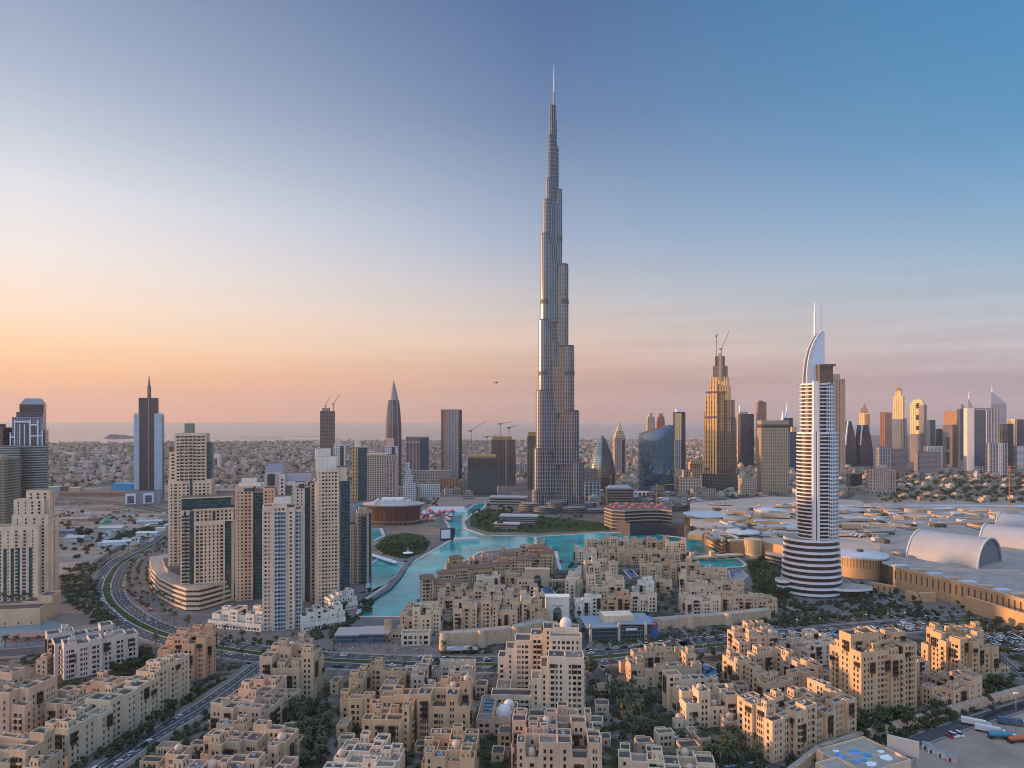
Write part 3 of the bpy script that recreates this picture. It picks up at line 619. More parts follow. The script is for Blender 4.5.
for dx in (-2.2, 4.2):
    b = MB(); b.cyl(dx, 0, 1.0, za(336), za(312), 10, 0); b.cyl(dx, 0, .8, za(312), za(302), 10, 0, r2=.35); b.build('mast', mat('mast_white', (.8, .78, .76), .5), t)
part('plant_house', rect(13, 13, 3.5, -5.5), za(384.5), za(367), facade('brown_grille', (.20, .14, .09), (.06, .045, .03), 2.2, 1.2, .6, .6, .6), t, ROOFG)
part('roof_lid', rect(16, 15, 4.5, -5.5), za(367), za(365), mat('lid_bronze', (.16, .12, .10), .6), t)
# podium of wide curved decks
for k in range(10):
    z = k * 5.7; a = 29.5 - .35 * k; b = MB(); o = oval(a, a * .86, -3, 6, 44)
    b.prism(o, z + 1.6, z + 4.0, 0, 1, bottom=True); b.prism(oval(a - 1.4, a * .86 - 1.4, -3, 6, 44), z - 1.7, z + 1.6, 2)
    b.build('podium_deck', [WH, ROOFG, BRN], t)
part('entrance_canopy', oval(24, 12, 26, -8, 30), 7, 9.5, WH, t, DECK2)
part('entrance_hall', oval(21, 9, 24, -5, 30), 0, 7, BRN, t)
part('side_pod', oval(7, 7, -34, 0, 24), 12, 15, WH, t, DECK2); part('side_pod', oval(6, 6, -33.5, 0, 24), 6, 9, WH, t, DECK2); part('side_pod_stem', oval(5, 5, -33, 0, 20), 0, 12, BRN, t)
# ------------------------------------------------------------------ haze: one closed box of even air
b = MB(); b.box(-24100, -2100, -1, 24100, 25100, 860, 0, bottom=True)
hz = b.build('haze', None or (lambda m: m)(bpy.data.materials.new('haze'))); hz['kind'] = 'stuff'; hz['label'] = 'warm evening haze over the whole city'; hz['category'] = 'haze'
hm = hz.data.materials[0]; hm.use_nodes = True; hm.node_tree.nodes.clear()
vn = hm.node_tree.nodes.new('ShaderNodeVolumePrincipled'); vn.inputs['Color'].default_value = (.82, .80, .82, 1); vn.inputs['Density'].default_value = 2.9e-5; vn.inputs['Anisotropy'].default_value = 0
on = hm.node_tree.nodes.new('ShaderNodeOutputMaterial'); hm.node_tree.links.new(vn.outputs[0], on.inputs['Volume'])

# ------------------------------------------------------------------ apartment blocks in the foreground
G1 = 'sand coloured apartment blocks of the old town quarter'
ot = oldtown
# west of the side street
ot('tall sand block at the picture edge beside the low terraced block', -42, 748, -10, 38, 26, 690, ROSE, group=G1, turrets=3, seed=11)
ot('low sand block in the bottom corner beneath the tall edge block', -40, 790, -10, 41, 20, 748, SAND, group=G1, domes=1, seed=2)
ot('terraced low block between the white block and the long street-side block', 24, 738, -11, 27, 46, 706, ROSE, group=G1, court=False, turrets=5, seed=3, h=17)
def longblock(h):
    out = []; rg = random.Random(5); hs = [18, 18, 17.5, 21.5, 21, 21.8, 21.4, 24.6, 25, 24.4]; n = len(hs); L_ = 90
    for i in range(n):
        q = rg.choice((0, .9, 1.8, 0)); e = rg.choice((0, 1., 1.8)); ms = 8.6 + rg.uniform(-.8, .8)
        out.append((q, L_ * i / n, ms, L_ * (i + 1) / n, 0, hs[i] + rg.choice((-1.6, -1, 0, 0)) - .11 * i)); out.append((ms, L_ * i / n, 17.5 - e, L_ * (i + 1) / n, 0, hs[i] + rg.uniform(-.3, .3)))
    return out
ot('long stepped sand block running along the side street with palms below', 41, 765, -11, 17.5, 90, 730, CREAM, cells=longblock, group=G1, turrets=9, units=14, seed=4, bays=.7, h=20)
ot('bright orange block of eight storeys beside the white block', 157, 681, 4, 33, 22, 640, ORANGE, group=G1, turrets=5, seed=5, bays=.8)
def whiteblock(h):
    rg = random.Random(9); out = []
    for i in range(6): out.append((i * 7.3, rg.choice((0, .8, 1.6)), (i + 1) * 7.3, 14, 0, h - 1.1 + rg.choice((-1.5, 0, 0)) + rg.uniform(-.2, .2)))
    for i in range(5): out.append((-6 + i * 8, 34, -6 + (i + 1) * 8, 46, 0, h - 2 + rg.choice((-3.4, 0, 0)) + rg.uniform(-.2, .2)))
    out.append((-3.7, 14, 8, 34, 0, h - 3.8)); out.append((33, 14, 43, 34, 0, h - 8.2)); return out
ot('white apartment block with dark window columns around a courtyard', 64, 681, 40, 44, 46, 646, GREY, cells=whiteblock, turrets=4, seed=6, bays=.5, units=9, h=24)
ot('small domed gatehouse by the roundabout in front of the white block', 30, 676, 5, 12, 10, 662, ROSE, domes=1, turrets=0, units=0, seed=8, name='gatehouse', cat='gatehouse', bays=0)
# between the side street and the middle
ot('tall sand block of eight storeys between street and boulevard with dark bays', 259, 702, -2, 33, 26, 657, SAND, group=G1, turrets=6, domes=1, seed=7, bays=.9)
ot('courtyard block with grey roof decks beside the side street', 210, 742, -10, 29, 46, 706, ROSE, group=G1, turrets=5, seed=21, units=12)
ot('low courtyard block in front of the grey-decked courtyard block', 192, 776, -8, 45, 28, 742, SAND, group=G1, turrets=5, domes=1, seed=22, units=10)
ot('lowest terraced block at the bottom edge near the side street', 150, 806, -6, 62, 18, 768, ROSE, group=G1, turrets=4, domes=2, seed=23)
ot('ochre block with a recessed court between two palm gardens', 333, 727, -4, 32, 50, 698, OCHRE, group=G1, turrets=6, seed=24, court=True, units=8)
ot('ochre block with a column of timber balconies in its middle', 360, 757, -2, 28, 28, 713, OCHRE, group=G1, turrets=3, seed=25, bays=1.)
ot('square ochre block with two small domes behind the skylight hall', 417, 744, -2, 30, 26, 694, OCHRE, group=G1, turrets=3, domes=2, seed=26)
ot('courtyard block facing the boulevard lawn with three pink domes', 410, 702, -1, 38, 38, 679, CREAM, group=G1, turrets=4, domes=3, seed=27, court=True)
ot('broad low block with roof court at the bottom edge beside the palm garden', 322, 800, -5, 34, 30, 768, PALE, group=G1, turrets=4, domes=1, seed=28, units=8)
ot('bottom edge block with a white roof kiosk and pipes', 418, 795, -2, 27, 30, 757, OCHRE, group=G1, turrets=4, domes=1, seed=29, units=12)
# the stepped pale tower
def stepped(h):
    return [(0, 2, 5.5, 16, 0, 19), (5.5, 1, 10, 18, 0, 26.5), (10, .2, 20, 12, 0, 33), (20, 0, 31, 12.4, 0, 32.6), (11, 12, 30.4, 20, 0, 41), (13, 20, 29, 27, 0, 44),
            (-22, 34, -17, 46, 0, 20), (-17, 33, -11, 46, 0, 26), (-11, 32.2, -1, 46, 0, 31.5), (-1, 32.6, 7, 45, 0, 35), (7, 30, 16, 44, 0, 40), (16, 27, 28, 40, 0, 38),
            (-24, 4, 0, 14, 0, 8.2), (-22, 14, -13, 33, 0, 6.5), (-2, 14, 11, 32, 0, 7)]
B = ot('pale stepped tower block with two white domes and rows of paired windows', 531, 714, -3, 31, 46, 650, PALE, cells=stepped, turrets=0, seed=31, bays=.25, units=6, name='stepped_tower_block', group=None, fh=3.3)
B.dome(21, 24, 44.02, 3.6, 2.6, mat('dome_white', (.56, .51, .47), .7)); B.dome(26, 35, 38.02, 2.8, 1.5, MATS['dome_white'])
B = ot('club house with large white dome and skylight strip beside the stepped tower', 476, 735, -3, 22, 36, 715, ROSE, cells=lambda h: [(0, 8, 9, 36, 0, 6), (9, 0, 22, 12, 0, 9), (0, 0, 9, 8, 0, 7.2), (12, 12, 22, 24, 0, 7.6)], turrets=0, units=2, seed=32, bays=0, name='club_house', cat='club house')
B.dome(15, 6, 9.02, 4.2, 1.6, MATS['dome_white']); B.dome(17, 18, 7.62, 3.2, 1.6, MATS['dome_white'])
for k in range(5):
    o = MB(); o.box(2.4, 11 + k * 4.7, 6.01, 6.8, 14.6 + k * 4.7, 6.9, 0); o.build('skylight', mat('skylight_glass', (.04, .10, .13), .1), B.root)
# bottom middle
ot('large sand block with a tall blank flank at the bottom edge', 510, 798, -3, 42, 36, 742, ROSE, group=G1, turrets=6, domes=2, seed=33, bays=.6, units=8)
ot('flat roofed hall with two domes and gridded roof terraces at the bottom edge', 617, 806, -8, 46, 36, 770, CREAM, domes=2, turrets=2, seed=34, bays=.3, units=4, name='community_hall', cat='hall', h=10)
# right of the palm walk
ot('low long block by the boulevard lawn with stepped terraces', 634, 690, 8, 48, 36, 668, SAND, group=G1, turrets=6, seed=35, court=True, units=10)
ot('square courtyard block with a domed corner beside the garden cafe', 683, 730, 8, 33, 33, 698, CREAM, group=G1, turrets=2, domes=3, seed=36, court=True, cell=9)
ot('seven storey block standing at the boulevard beside parked cars', 739, 668, 8, 37, 26, 637, ROSE, group=G1, turrets=6, domes=2, seed=37, bays=.8)
ot('courtyard block with grey decks behind the corner block of the wall lane', 766, 706, 20, 46, 44, 679, SAND, group=G1, court=True, turrets=5, seed=38, units=14)
ot('corner block of five storeys beside the lane wall and dark pool', 774, 765, 27, 63, 28, 722, SAND, group=G1, turrets=6, seed=39, bays=.6, units=22)
def bigorange(h):
    rg = random.Random(3); out = []
    for i in range(4):
        for j in range(3):
            top = h - 6 + (6 if j == 1 else 0) + rg.choice((-3.3, 0, 0, 2)) + rg.uniform(-.3, .3); q = [rg.choice((0, 1.2, 2.2)) for _ in range(2)]
            out.append((i * 10.2 + (q[0] if i == 0 else 0), j * 9 + (q[1] if j == 0 else 0), (i + 1) * 10.2, (j + 1) * 9, 0, top))
    return out
ot('tallest sunlit orange block of eleven storeys above the garden trees', 863, 722, 17, 41, 27, 645, ORANGE if 0 else OCHRE, cells=bigorange, group=G1, turrets=6, seed=40, bays=.9)
ot('courtyard block between the tallest orange block and the lane wall', 946, 714, 24, 36, 40, 688, ROSE, group=G1, court=True, turrets=4, seed=41, units=12)
ot('sunlit corner block with domed turrets beside the curving side road', 957, 687, 20, 43, 27, 645, OCHRE, group=G1, turrets=6, domes=3, seed=42, bays=.8)
ot('low cream villa row behind the tallest orange block facing the parking', 806, 668, 14, 32, 26, 647, PALE, group=G1, turrets=5, domes=1, seed=43)
ot('low cream villa row beside the footbridge ramp and parked cars', 857, 662, 14, 30, 22, 645, PALE, group=G1, turrets=4, seed=44)
ot('small domed garden pavilion among palms', 728, 737, 10, 11, 10, 728, CREAM, domes=1, turrets=0, units=0, bays=0, seed=45, name='garden_pavilion', cat='pavilion', h=5)
ot('small domed garden cafe beside the square courtyard block', 671, 731, 10, 9, 8, 725, PALE, domes=1, turrets=0, units=0, bays=0, seed=46, name='garden_pavilion', cat='pavilion', h=4.5)
# long lane wall with openings
Wp = [P(782, 790), P(822, 757), P(880, 738), P(950, 717), P(1060, 686)]
t = thing('boundary_wall', 'long sand coloured garden wall with gate openings along the lane', 'wall', Wp[0])
for i in range(len(Wp) - 1):
    a, c = Wp[i] - Wp[0], Wp[i + 1] - Wp[0]; l = (c - a).length; d = (c - a) / l; nrm = (d.y, -d.x)
    b = MB(); n = int(l / 7); cols = [(l * (k + .5) / n - 1.1, l * (k + .5) / n + 1.1) for k in range(n)]
    wallface(b, (a.x, a.y), (d.x, d.y), nrm, l, 0, 5.2, cols, [(.4, 3.2)], .6); bk = a + Vector((-nrm[0], -nrm[1], 0)) * 3; bl = bk + d * l
    wallface(b, (bl.x, bl.y), (-d.x, -d.y), (-nrm[0], -nrm[1]), l, 0, 5.2, [], [], .3); b.face([(a.x, a.y, 5.2), (c.x, c.y, 5.2), (bl.x, bl.y, 5.2), (bk.x, bk.y, 5.2)], 1)
    b.build('wall_bay', [ST[ROSE], DECK2], t)
    for k in range(n):
        if k % 2: continue
        q = a + d * (l * k / n + .6); b = MB(); b.box(q.x - .55, q.y - .55, 5.2, q.x + .55, q.y + .55, 6.3, 0); b.build('wall_pier', ST[SAND], t)
# roof terrace with blue pool in the corner
YQ = P(862, 775)
B = Bld('pool_house', 'flat building with a blue water play terrace on its roof beside the lorry lot', 'pool house', 862, 792, 24, seed=3)
B.shell([(0, 0, 34, 26, 7), (-14, -2, -.1, 14, 9)], ST[CREAM], pat='mix', bays=0, deck=DECK2); B.finish()
rg = random.Random(8)
for k in range(12):
    x, y = rg.uniform(3, 31), rg.uniform(3, 23); a = rg.uniform(1.5, 4); b = MB(); b.prism([(x + a * math.cos(i * .7) * rg.uniform(.7, 1.2), y + a * .7 * math.sin(i * .7)) for i in range(9)], 7.01, 7.12 + k * .012, 0)
    b.build('splash_pool', mat('pool_bright', (.02, .25, .5), .1) if k % 3 else mat('slide_white', (.65, .72, .76), .4), B.root)
t = thing('billboard', 'blank pale billboard standing on the roof terrace edge by the lane', 'billboard', P(903, 764), R(-35))
b = MB(); b.box(-7, -.5, 5, 7, .5, 13, 0, bottom=True); b.build('panel', mat('billboard_face', (.55, .47, .42), .6), t)
for x in (-5, 0, 5): b = MB(); b.box(x - .3, .5, 0, x + .3, 1.1, 12, 0); b.build('post', STEEL, t)

# ------------------------------------------------------------------ old town island by the lagoon
G2 = 'sand coloured houses of the island quarter'
ISL = [ # px left, row of the base, yaw, width, depth, top row, colour, domes, label
 (586, 553, 4, 30, 18, 541.5, SAND, 1, 'low waterside house nearest the entrance inlet, first of the northern row'),
 (604, 552, 0, 34, 18, 540.5, CREAM, 1, 'pale domed waterside house, second of the northern row'),
 (625, 551, -2, 32, 20, 540, SAND, 1, 'waterside house with turrets in the middle of the northern row'),
 (646, 552.5, -6, 30, 18, 541, SAND, 0, 'waterside house next to last of the northern row'),
 (665, 556, -10, 26, 18, 543.5, CREAM, 0, 'tall corner house at the end of the northern row beside the footbridge'),
 (578, 566, 8, 24, 20, 551, PALE, 1, 'white corner house with arches above the inlet trees'),
 (597, 564, 4, 28, 20, 549.5, SAND, 1, 'house with a small dome behind the white corner house'),
 (618, 565, 0, 34, 22, 551, OCHRE, 0, 'wide arcaded house around the sunken palm court'),
 (645, 566, -6, 26, 22, 552, SAND, 1, 'house between the arcaded house and the footbridge ramp'),
 (667, 569, -12, 24, 20, 556, ROSE, 0, 'sunlit house overlooking the lagoon basin bridge'),
 (562, 598, -14, 16, 44, 580, PALE, 0, 'narrow house row along the fountain court with brown roof terrace'),
 (586, 584, 2, 34, 22, 566, CREAM, 1, 'four storey house with teal corner glazing behind the narrow row'),
 (640, 582, -8, 24, 20, 566, SAND, 0, 'house beside the small blue pool court'),
 (662, 580, -12, 22, 20, 565, OCHRE, 0, 'house stepping down beside the palm avenue, upper one'),
 (680, 581, -14, 22, 20, 567, SAND, 1, 'house above the lagoon basin shore with corner turret'),
 (588, 602, 1, 36, 20, 580, CREAM, 0, 'front facing block with columns of windows above the white archway road'),
 (632, 599, -6, 22, 18, 583, WHITE, 0, 'white cube house beside the small blue pool court'),
 (655, 596, -10, 18, 18, 583, ROSE, 0, 'rose house at the foot of the palm avenue'),
 (678, 596, -12, 24, 20, 578, CREAM, 0, 'cream stepped house midway along the palm avenue'),
 (701, 592, -12, 26, 20, 573, SAND, 1, 'sand house with tall corner block near the blue basin pool'),
 (722, 596, -14, 20, 24, 583, ROSE, 0, 'rose house with blank wall below the blue basin pool'),
 (572, 618, 0, 26, 14, 601, WHITE, 0, 'white house beside the archway with a row of square windows'),
 (600, 614, 0, 28, 16, 597, ORANGE, 0, 'orange tinted house with arched windows behind the glass office'),
 (630, 612, -3, 24, 16, 596, PALE, 0, 'pale row house behind the glass office corner'),
 (683, 616, 3, 34, 16, 598, PALE, 1, 'white fronted terrace house first on the long rampart'),
 (706, 615, 2, 30, 16, 597, SAND, 1, 'sand fronted terrace house second on the long rampart'),
 (727, 614, 0, 30, 16, 596, ROSE, 0, 'rose fronted terrace house third on the long rampart'),
 (748, 613, -2, 26, 16, 599, SAND, 0, 'low terrace house last on the long rampart beside the hotel garden'),
 (690, 606, 0, 30, 16, 588, CREAM, 0, 'cream house behind the terrace houses of the long rampart'),
 (716, 604, -4, 28, 16, 586, SAND, 0, 'sand house behind the terrace houses near the hotel garden'),
 # souk side
 (410, 636, 1, 26, 18, 607, CREAM, 0, 'hotel wing with four rows of dark arched windows beside the rampart'),
 (452, 634, 2, 22, 16, 605, SAND, 0, 'souk house with dark columns above the rampart tower'),
 (472, 633, 2, 24, 16, 605, ROSE, 0, 'rose souk house in the middle above the rampart'),
 (493, 631, 3, 22, 16, 602, SAND, 1, 'sand souk house with dark loggias above the rampart'),
 (512, 629, 4, 24, 16, 600, CREAM, 0, 'cream souk house at the end of the rampart'),
 (436, 612, 0, 24, 18, 594, ROSE, 1, 'souk roof block with wind tower behind the hotel wing'),
 (458, 610, 0, 30, 20, 592, SAND, 0, 'souk block with dark gallery openings in the middle of the roofs'),
 (486, 610, 2, 26, 20, 590, CREAM, 1, 'souk block with white gable beside the courtyard'),
 (510, 606, 4, 26, 20, 586, SAND, 0, 'souk block beside the brown domed roofs'),
 (398, 628, -16, 14, 26, 611, SAND, 0, 'low sand annex stepping down to the lagoon shore'),
 (430, 600, -10, 20, 22, 583, ROSE, 0, 'curved sand gallery between souk and lagoon hotel'),
 (474, 596, 2, 26, 18, 578, PALE, 1, 'pale souk hall with a white tent roof'),
 (502, 592, 4, 22, 18, 576, OCHRE, 0, 'ochre souk hall beside the lagoon hotel court'),
 (523, 618, 5, 20, 14, 600, PALE, 0, 'pale house at the fountain court corner'),
 (527, 632, 14, 22, 14, 610, OCHRE, 0, 'ochre gate house where the rampart meets the archway'),
 (380, 640, 2, 18, 14, 630, ROSE, 0, 'single storey sand annex beside the pavilion with blue roof edge')]
for k, (pl, py, yw, w, d, ty, st, dm, lab) in enumerate(ISL):
    sc_ = Yd(py) / 720
    ot(lab, pl, py, yw, w, d, ty, st, group=G2, domes=dm, turrets=2, seed=100 + k, cell=8, name='island_house', cat='house', units=2, bays=.6, fh=3.3, deck=DECK2 if k % 3 else DECK)
# ramparts
def rampart(label, pts, h, n, seed):
    t = thing('rampart_wall', label, 'wall', P(*pts[0])); o0 = P(*pts[0]); rg = random.Random(seed)
    for i in range(len(pts) - 1):
        a, c = P(*pts[i]) - o0, P(*pts[i + 1]) - o0; l = (c - a).length; d = (c - a) / l; nr = (d.y, -d.x); b = MB(); m = max(2, int(l / 6))
        wallface(b, (a.x, a.y), (d.x, d.y), nr, l, 0, h, [(l * (k + .5) / m - .5, l * (k + .5) / m + .5) for k in range(m)], [(h * .68, h * .68 + 1.3)], .5)
        e, f = a - Vector((nr[0], nr[1], 0)) * 8, c - Vector((nr[0], nr[1], 0)) * 8
        b.face([(a.x, a.y, h), (c.x, c.y, h), (f.x, f.y, h), (e.x, e.y, h)], 1); b.face([(c.x, c.y, 0), (f.x, f.y, 0), (f.x, f.y, h), (c.x, c.y, h)]); b.face([(e.x, e.y, 0), (a.x, a.y, 0), (a.x, a.y, h), (e.x, e.y, h)]); b.face([(f.x, f.y, 0), (e.x, e.y, 0), (e.x, e.y, h), (f.x, f.y, h)])
        b.build('wall_bay', [ST[SAND], DECK2], t)
        b = MB(); r = 3.2; b.cyl(a.x, a.y, r + .8, 0, h + 1.6, 16, 0, 1, r2=r); b.build('bastion', [ST[SAND], DECK2], t)
rampart('tall sand rampart with round bastions below the souk houses', [(444, 649), (482, 646), (516, 642), (548, 634)], 11, 3, 1)
rampart('long low sand rampart with dark garage mouth below the terrace houses', [(655, 630), (690, 627), (728, 624), (771, 619)], 8, 3, 2)
# lagoon hotel with brown hipped roofs
def hip(B, x0, y0, x1, y1, z, h, ov=1.2):
    b = MB(); x0 -= ov; y0 -= ov; x1 += ov; y1 += ov; m = min(x1 - x0, y1 - y0) * .42
    b.box(x0, y0, z, x1, y1, z + .5, 0, bottom=True); b.prism([(x0, y0), (x1, y0), (x1, y1), (x0, y1)], z + .5, z + .5 + h, 0, 0, [(x0 + m, y0 + m), (x1 - m, y0 + m), (x1 - m, y1 - m), (x0 + m, y1 - m)]); b.build('hipped_roof', ROOFBROWN, B.root)
for k, (px, py, yw, cs, lab) in enumerate((
    (421, 602, 12, [(0, 0, 12, 14, 0, 21), (12, 2, 40, 14, 0, 15), (18, 14, 34, 24, 0, 22)], 'lagoon hotel wing with brown hipped roofs nearest the water'),
    (452, 588, 20, [(0, 0, 18, 14, 0, 20), (18, 1, 44, 14, 0, 17), (4, 14, 16, 24, 0, 26)], 'lagoon hotel main wing with a small tower under a brown hipped roof'),
    (494, 581, 4, [(0, 0, 18, 14, 0, 18), (18, .6, 40, 14, 0, 21), (8, 14, 22, 26, 0, 24)], 'lagoon hotel back wing with brown roofs and open loggia'),
    (524, 575, -2, [(0, 0, 18, 16, 0, 19), (18, 1, 32, 15, 0, 24), (4, 16, 26, 28, 0, 26)], 'lagoon hotel end pavilion with brown roofs beside the inlet'))):
    B = Bld('lagoon_hotel', lab, 'hotel', px, py, yw, seed=60 + k, group='wings of the lagoon hotel')
    B.shell(cs, ST[OCHRE if k % 2 else SAND], parapet=.2, bays=.2)
    for c in cs: hip(B, c[0], c[1], c[2], c[3], c[5] + .21, 2.6 + (c[0] % 3) * .2)
    B.finish()
for k, (px, py, yw, w, d, ty, lab) in enumerate(((468, 573, 10, 30, 16, 557, 'low hotel gallery with loggias on the lagoon shore behind the main wing'), (496, 566, 4, 28, 14, 552, 'low hotel gallery with terrace on the lagoon shore beside the back wing'), (520, 561, -2, 26, 14, 546, 'sand hotel pavilion at the lagoon shore tip'), (446, 580, 18, 24, 12, 566, 'low hotel arcade stepping to the water beside the main wing'), (538, 560, -6, 18, 16, 545, 'square hotel tower pavilion beside the inlet water'))):
    ot(lab, px, py, yw, w, d, ty, OCHRE if k % 2 else ROSE, group=G2, domes=0, turrets=1, seed=300 + k, cell=8, name='hotel_gallery', cat='hotel', units=1, bays=.4, deck=mat('terracotta_deck', (.19, .12, .085), .9, noise=.2, nscale=.3))
# arches
def archwall(label, px, py, w, d, h, aw, ah, m, yaw=0, name='archway'):
    t = thing(name, label, 'archway', P(px, py), R(yaw)); b = MB(); n = 10; hs = ah - aw / 2
    prof = [(-aw / 2, 0), (-aw / 2, hs)] + [(-aw / 2 * math.cos(math.pi * i / n), hs + aw / 2 * math.sin(math.pi * i / n) * 1.15) for i in range(1, n)] + [(aw / 2, hs), (aw / 2, 0)]
    for y, s in ((0, 1), (d, -1)):
        f = lambda pts: b.face([(p[0], y, p[1]) for p in (pts if s > 0 else reversed(pts))])
        f([(-w / 2, 0), (-aw / 2, 0), (-aw / 2, hs), (-aw / 2, h), (-w / 2, h)]); f([(aw / 2, 0), (w / 2, 0), (w / 2, h), (aw / 2, h), (aw / 2, hs)])
        for i in range(1, len(prof) - 2): f([prof[i], prof[i + 1], (prof[i + 1][0], h), (prof[i][0], h)])
    for i in range(len(prof) - 1):
        p, q = prof[i], prof[i + 1]; b.face([(p[0], 0, p[1]), (p[0], d, p[1]), (q[0], d, q[1]), (q[0], 0, q[1])])
    b.face([(-w / 2, d, 0), (-w / 2, 0, 0), (-w / 2, 0, h), (-w / 2, d, h)]); b.face([(w / 2, 0, 0), (w / 2, d, 0), (w / 2, d, h), (w / 2, 0, h)]); b.face([(-w / 2, 0, h), (w / 2, 0, h), (w / 2, d, h), (-w / 2, d, h)])
    b.build('arch_wall', m, t)
    b = MB(); b.box(-w / 2 - .3, -.4, h + .01, w / 2 + .3, d + .3, h + 1.3, 0, bottom=True); b.build('cornice', m, t)
    b = MB(); b.prism([(-aw / 2 - .9, -.25), (aw / 2 + .9, -.25), (aw / 2 + .9, .0), (-aw / 2 - .9, .0)], ah + 1.2, ah + 2.0, 0); b.build('arch_frieze', mat('carved_rose', (.44, .31, .24), .8), t)
    return t
archwall('white monumental gate with pointed arch in front of the fountain court', 557.5, 623, 20, 9, 21, 7.5, 13, ST[WHITE], 0)
archwall('rose hotel gate with a great arch at the head of the fountain court', 537.5, 587, 25, 8, 17, 8, 11.5, ST[ROSE], 0)
t = thing('arcade', 'low sand arcade of arches beside the rose hotel gate', 'arcade', P(549, 587))
for k in range(6):
    b = MB(); b.box(k * 3.4 - .4, 0, 0, k * 3.4 + .4, 2, 5.5); b.build('column', ST[SAND], t)
b = MB(); b.box(-.6, -.2, 5.51, 17.6, 3.2, 7.2, 0, bottom=True); b.build('arcade_roof', ST[SAND], t)
# glass office on the boulevard
B = Bld('glass_office', 'low glass office with white roof planes and a blue end on the boulevard', 'office', 589, 641, 6, seed=5)
part('glass_hall', [(1, 1), (50, 1), (50, 26), (1, 26)], 0, 10, facade('office_glass', (.25, .27, .28), (.035, .065, .075), 3.3, 1.5, .92, .86, var=.4), B.root)
part('roof_plane', [(-2, -2), (23, -2.5), (23, 29), (-2, 29)], 10.01, 11, mat('roof_blue_white', (.20, .25, .29), .5), B.root); part('roof_plane', [(23.2, 1.2), (53, -1), (53, 29), (23.2, 29)], 11.2, 12, MATS['roof_blue_white'], B.root)
part('roof_house', [(14, 8), (38, 8), (38, 22), (14, 22)], 11.0, 16.5, ST[CREAM], B.root, ST[PALE]); part('blue_end', [(50.1, 2), (56, 2), (56, 24), (50.1, 24)], 0, 11, mat('blue_wrap', (.04, .14, .38), .4), B.root)
part('red_panel', [(50.2, 1.2), (55, 1.2), (55, 1.9), (50.2, 1.9)], 9, 13, mat('red_wrap', (.5, .06, .04), .5), B.root)
for x in (0, 22.5, 44): part('pylon', rect(1.8, 1.8, x + 1, -1.1), 0, 13.5, ST[CREAM], B.root)
part('sign_panel', rect(9, .3, 34, .7), 7, 8.6, mat('sign_white', (.75, .75, .75), .5), B.root)
# pavilion with blue roof edge by the plaza
B = Bld('cafe_pavilion', 'flat cafe pavilion with pale roof and blue glass on the lagoon plaza', 'pavilion', 337, 643, 3, seed=5)
part('glass_hall', [(0, 0), (36, 0), (36, 16), (0, 16)], 0, 5.6, facade('cafe_glass', (.2, .25, .3), (.04, .09, .13), 2.8, 1.6, .9, .85), B.root)
part('roof_plane', [(-2, -2), (17, -2), (17, 18), (-2, 18)], 5.61, 6.6, mat('cafe_roof', (.27, .26, .26), .7), B.root); part('roof_plane', [(17.2, -2), (40, -2), (40, 18), (17.2, 18)], 6.2, 7.3, MATS['cafe_roof'], B.root)
B = Bld('cafe_house', 'two storey cream cafe with open white loggia in front of the rampart', 'cafe', 401, 646, 3, seed=6)
B.shell([(0, 0, 22, 10, 8.5)], ST[PALE], fh=4, pat='grid', ww=2.4, gap=1.4, wh=2.6, bays=0); B.finish()
for k, (px, py) in enumerate(((455, 653), (470, 652.5), (520, 652))):
    t = thing('shade_canopy', 'grey fabric shade canopy by the boulevard below the rampart', 'canopy', P(px, py), 0, 'fabric canopies below the rampart')
    b = MB(); b.prism(rect(12, 8), 3.2, 5, 0, 0, rect(2, 1), bottom=True); b.build('canopy_cloth', mat('canopy_grey', (.26, .25, .26), .8), t)
    for sx_ in (-5, 5): b = MB(); b.cyl(sx_, 0, .15, 0, 3.3, 6); b.build('pole', STEEL, t)

# one and two storey annexes in the gaps between the blocks
rg = random.Random(55); na = tr = 0
AREA = [(-10, 700), (200, 676), (330, 684), (480, 690), (620, 690), (740, 676), (1000, 650), (1020, 684), (840, 748), (700, 775), (-10, 780)]
def inpoly(px, py, pg):
    c = False
    for i in range(len(pg)):
        (a, b_), (d, e) = pg[i - 1], pg[i]
        if (b_ > py) != (e > py) and px < (d - a) * (py - b_) / (e - b_) + a: c = not c
    return c
while na < 70 and tr < 6000:
    tr += 1; px, py = rg.uniform(0, 1015), rg.uniform(655, 778)
    if not inpoly(px, py, AREA): continue
    p = P(px, py); w, d = rg.uniform(5, 11), rg.uniform(5, 9)
    if any(built(p + Vector((x, y, 0)), 1.6) for x in (0, w / 2, w) for y in (0, d / 2, d)) or any((p - q).length < 24 for q in BL) or any((p - q).length < 15 for q in ST2): continue
    if 280 < px < 335 and 700 < py or 598 < px < 662 and 686 < py < 745 or 700 < px < 762 and py > 742: continue
    na += 1; h = rg.choice((3.6, 4.2, 7.2)); B = Bld('garden_annex', 'low sand coloured annex in the gap between apartment blocks', 'annex', px, py, 8 if px > 620 else -5, group='annexes between the apartment blocks', seed=na)
    B.shell([(0, 0, w, d, h)] + ([(w * .2, d + .01, w * .8, d + 4, h - 1)] if h > 4 else []), ST[rg.choice((SAND, ROSE, OCHRE, CREAM))], 3.3, bays=0, parapet=.7); B.finish()
TOWERS = []
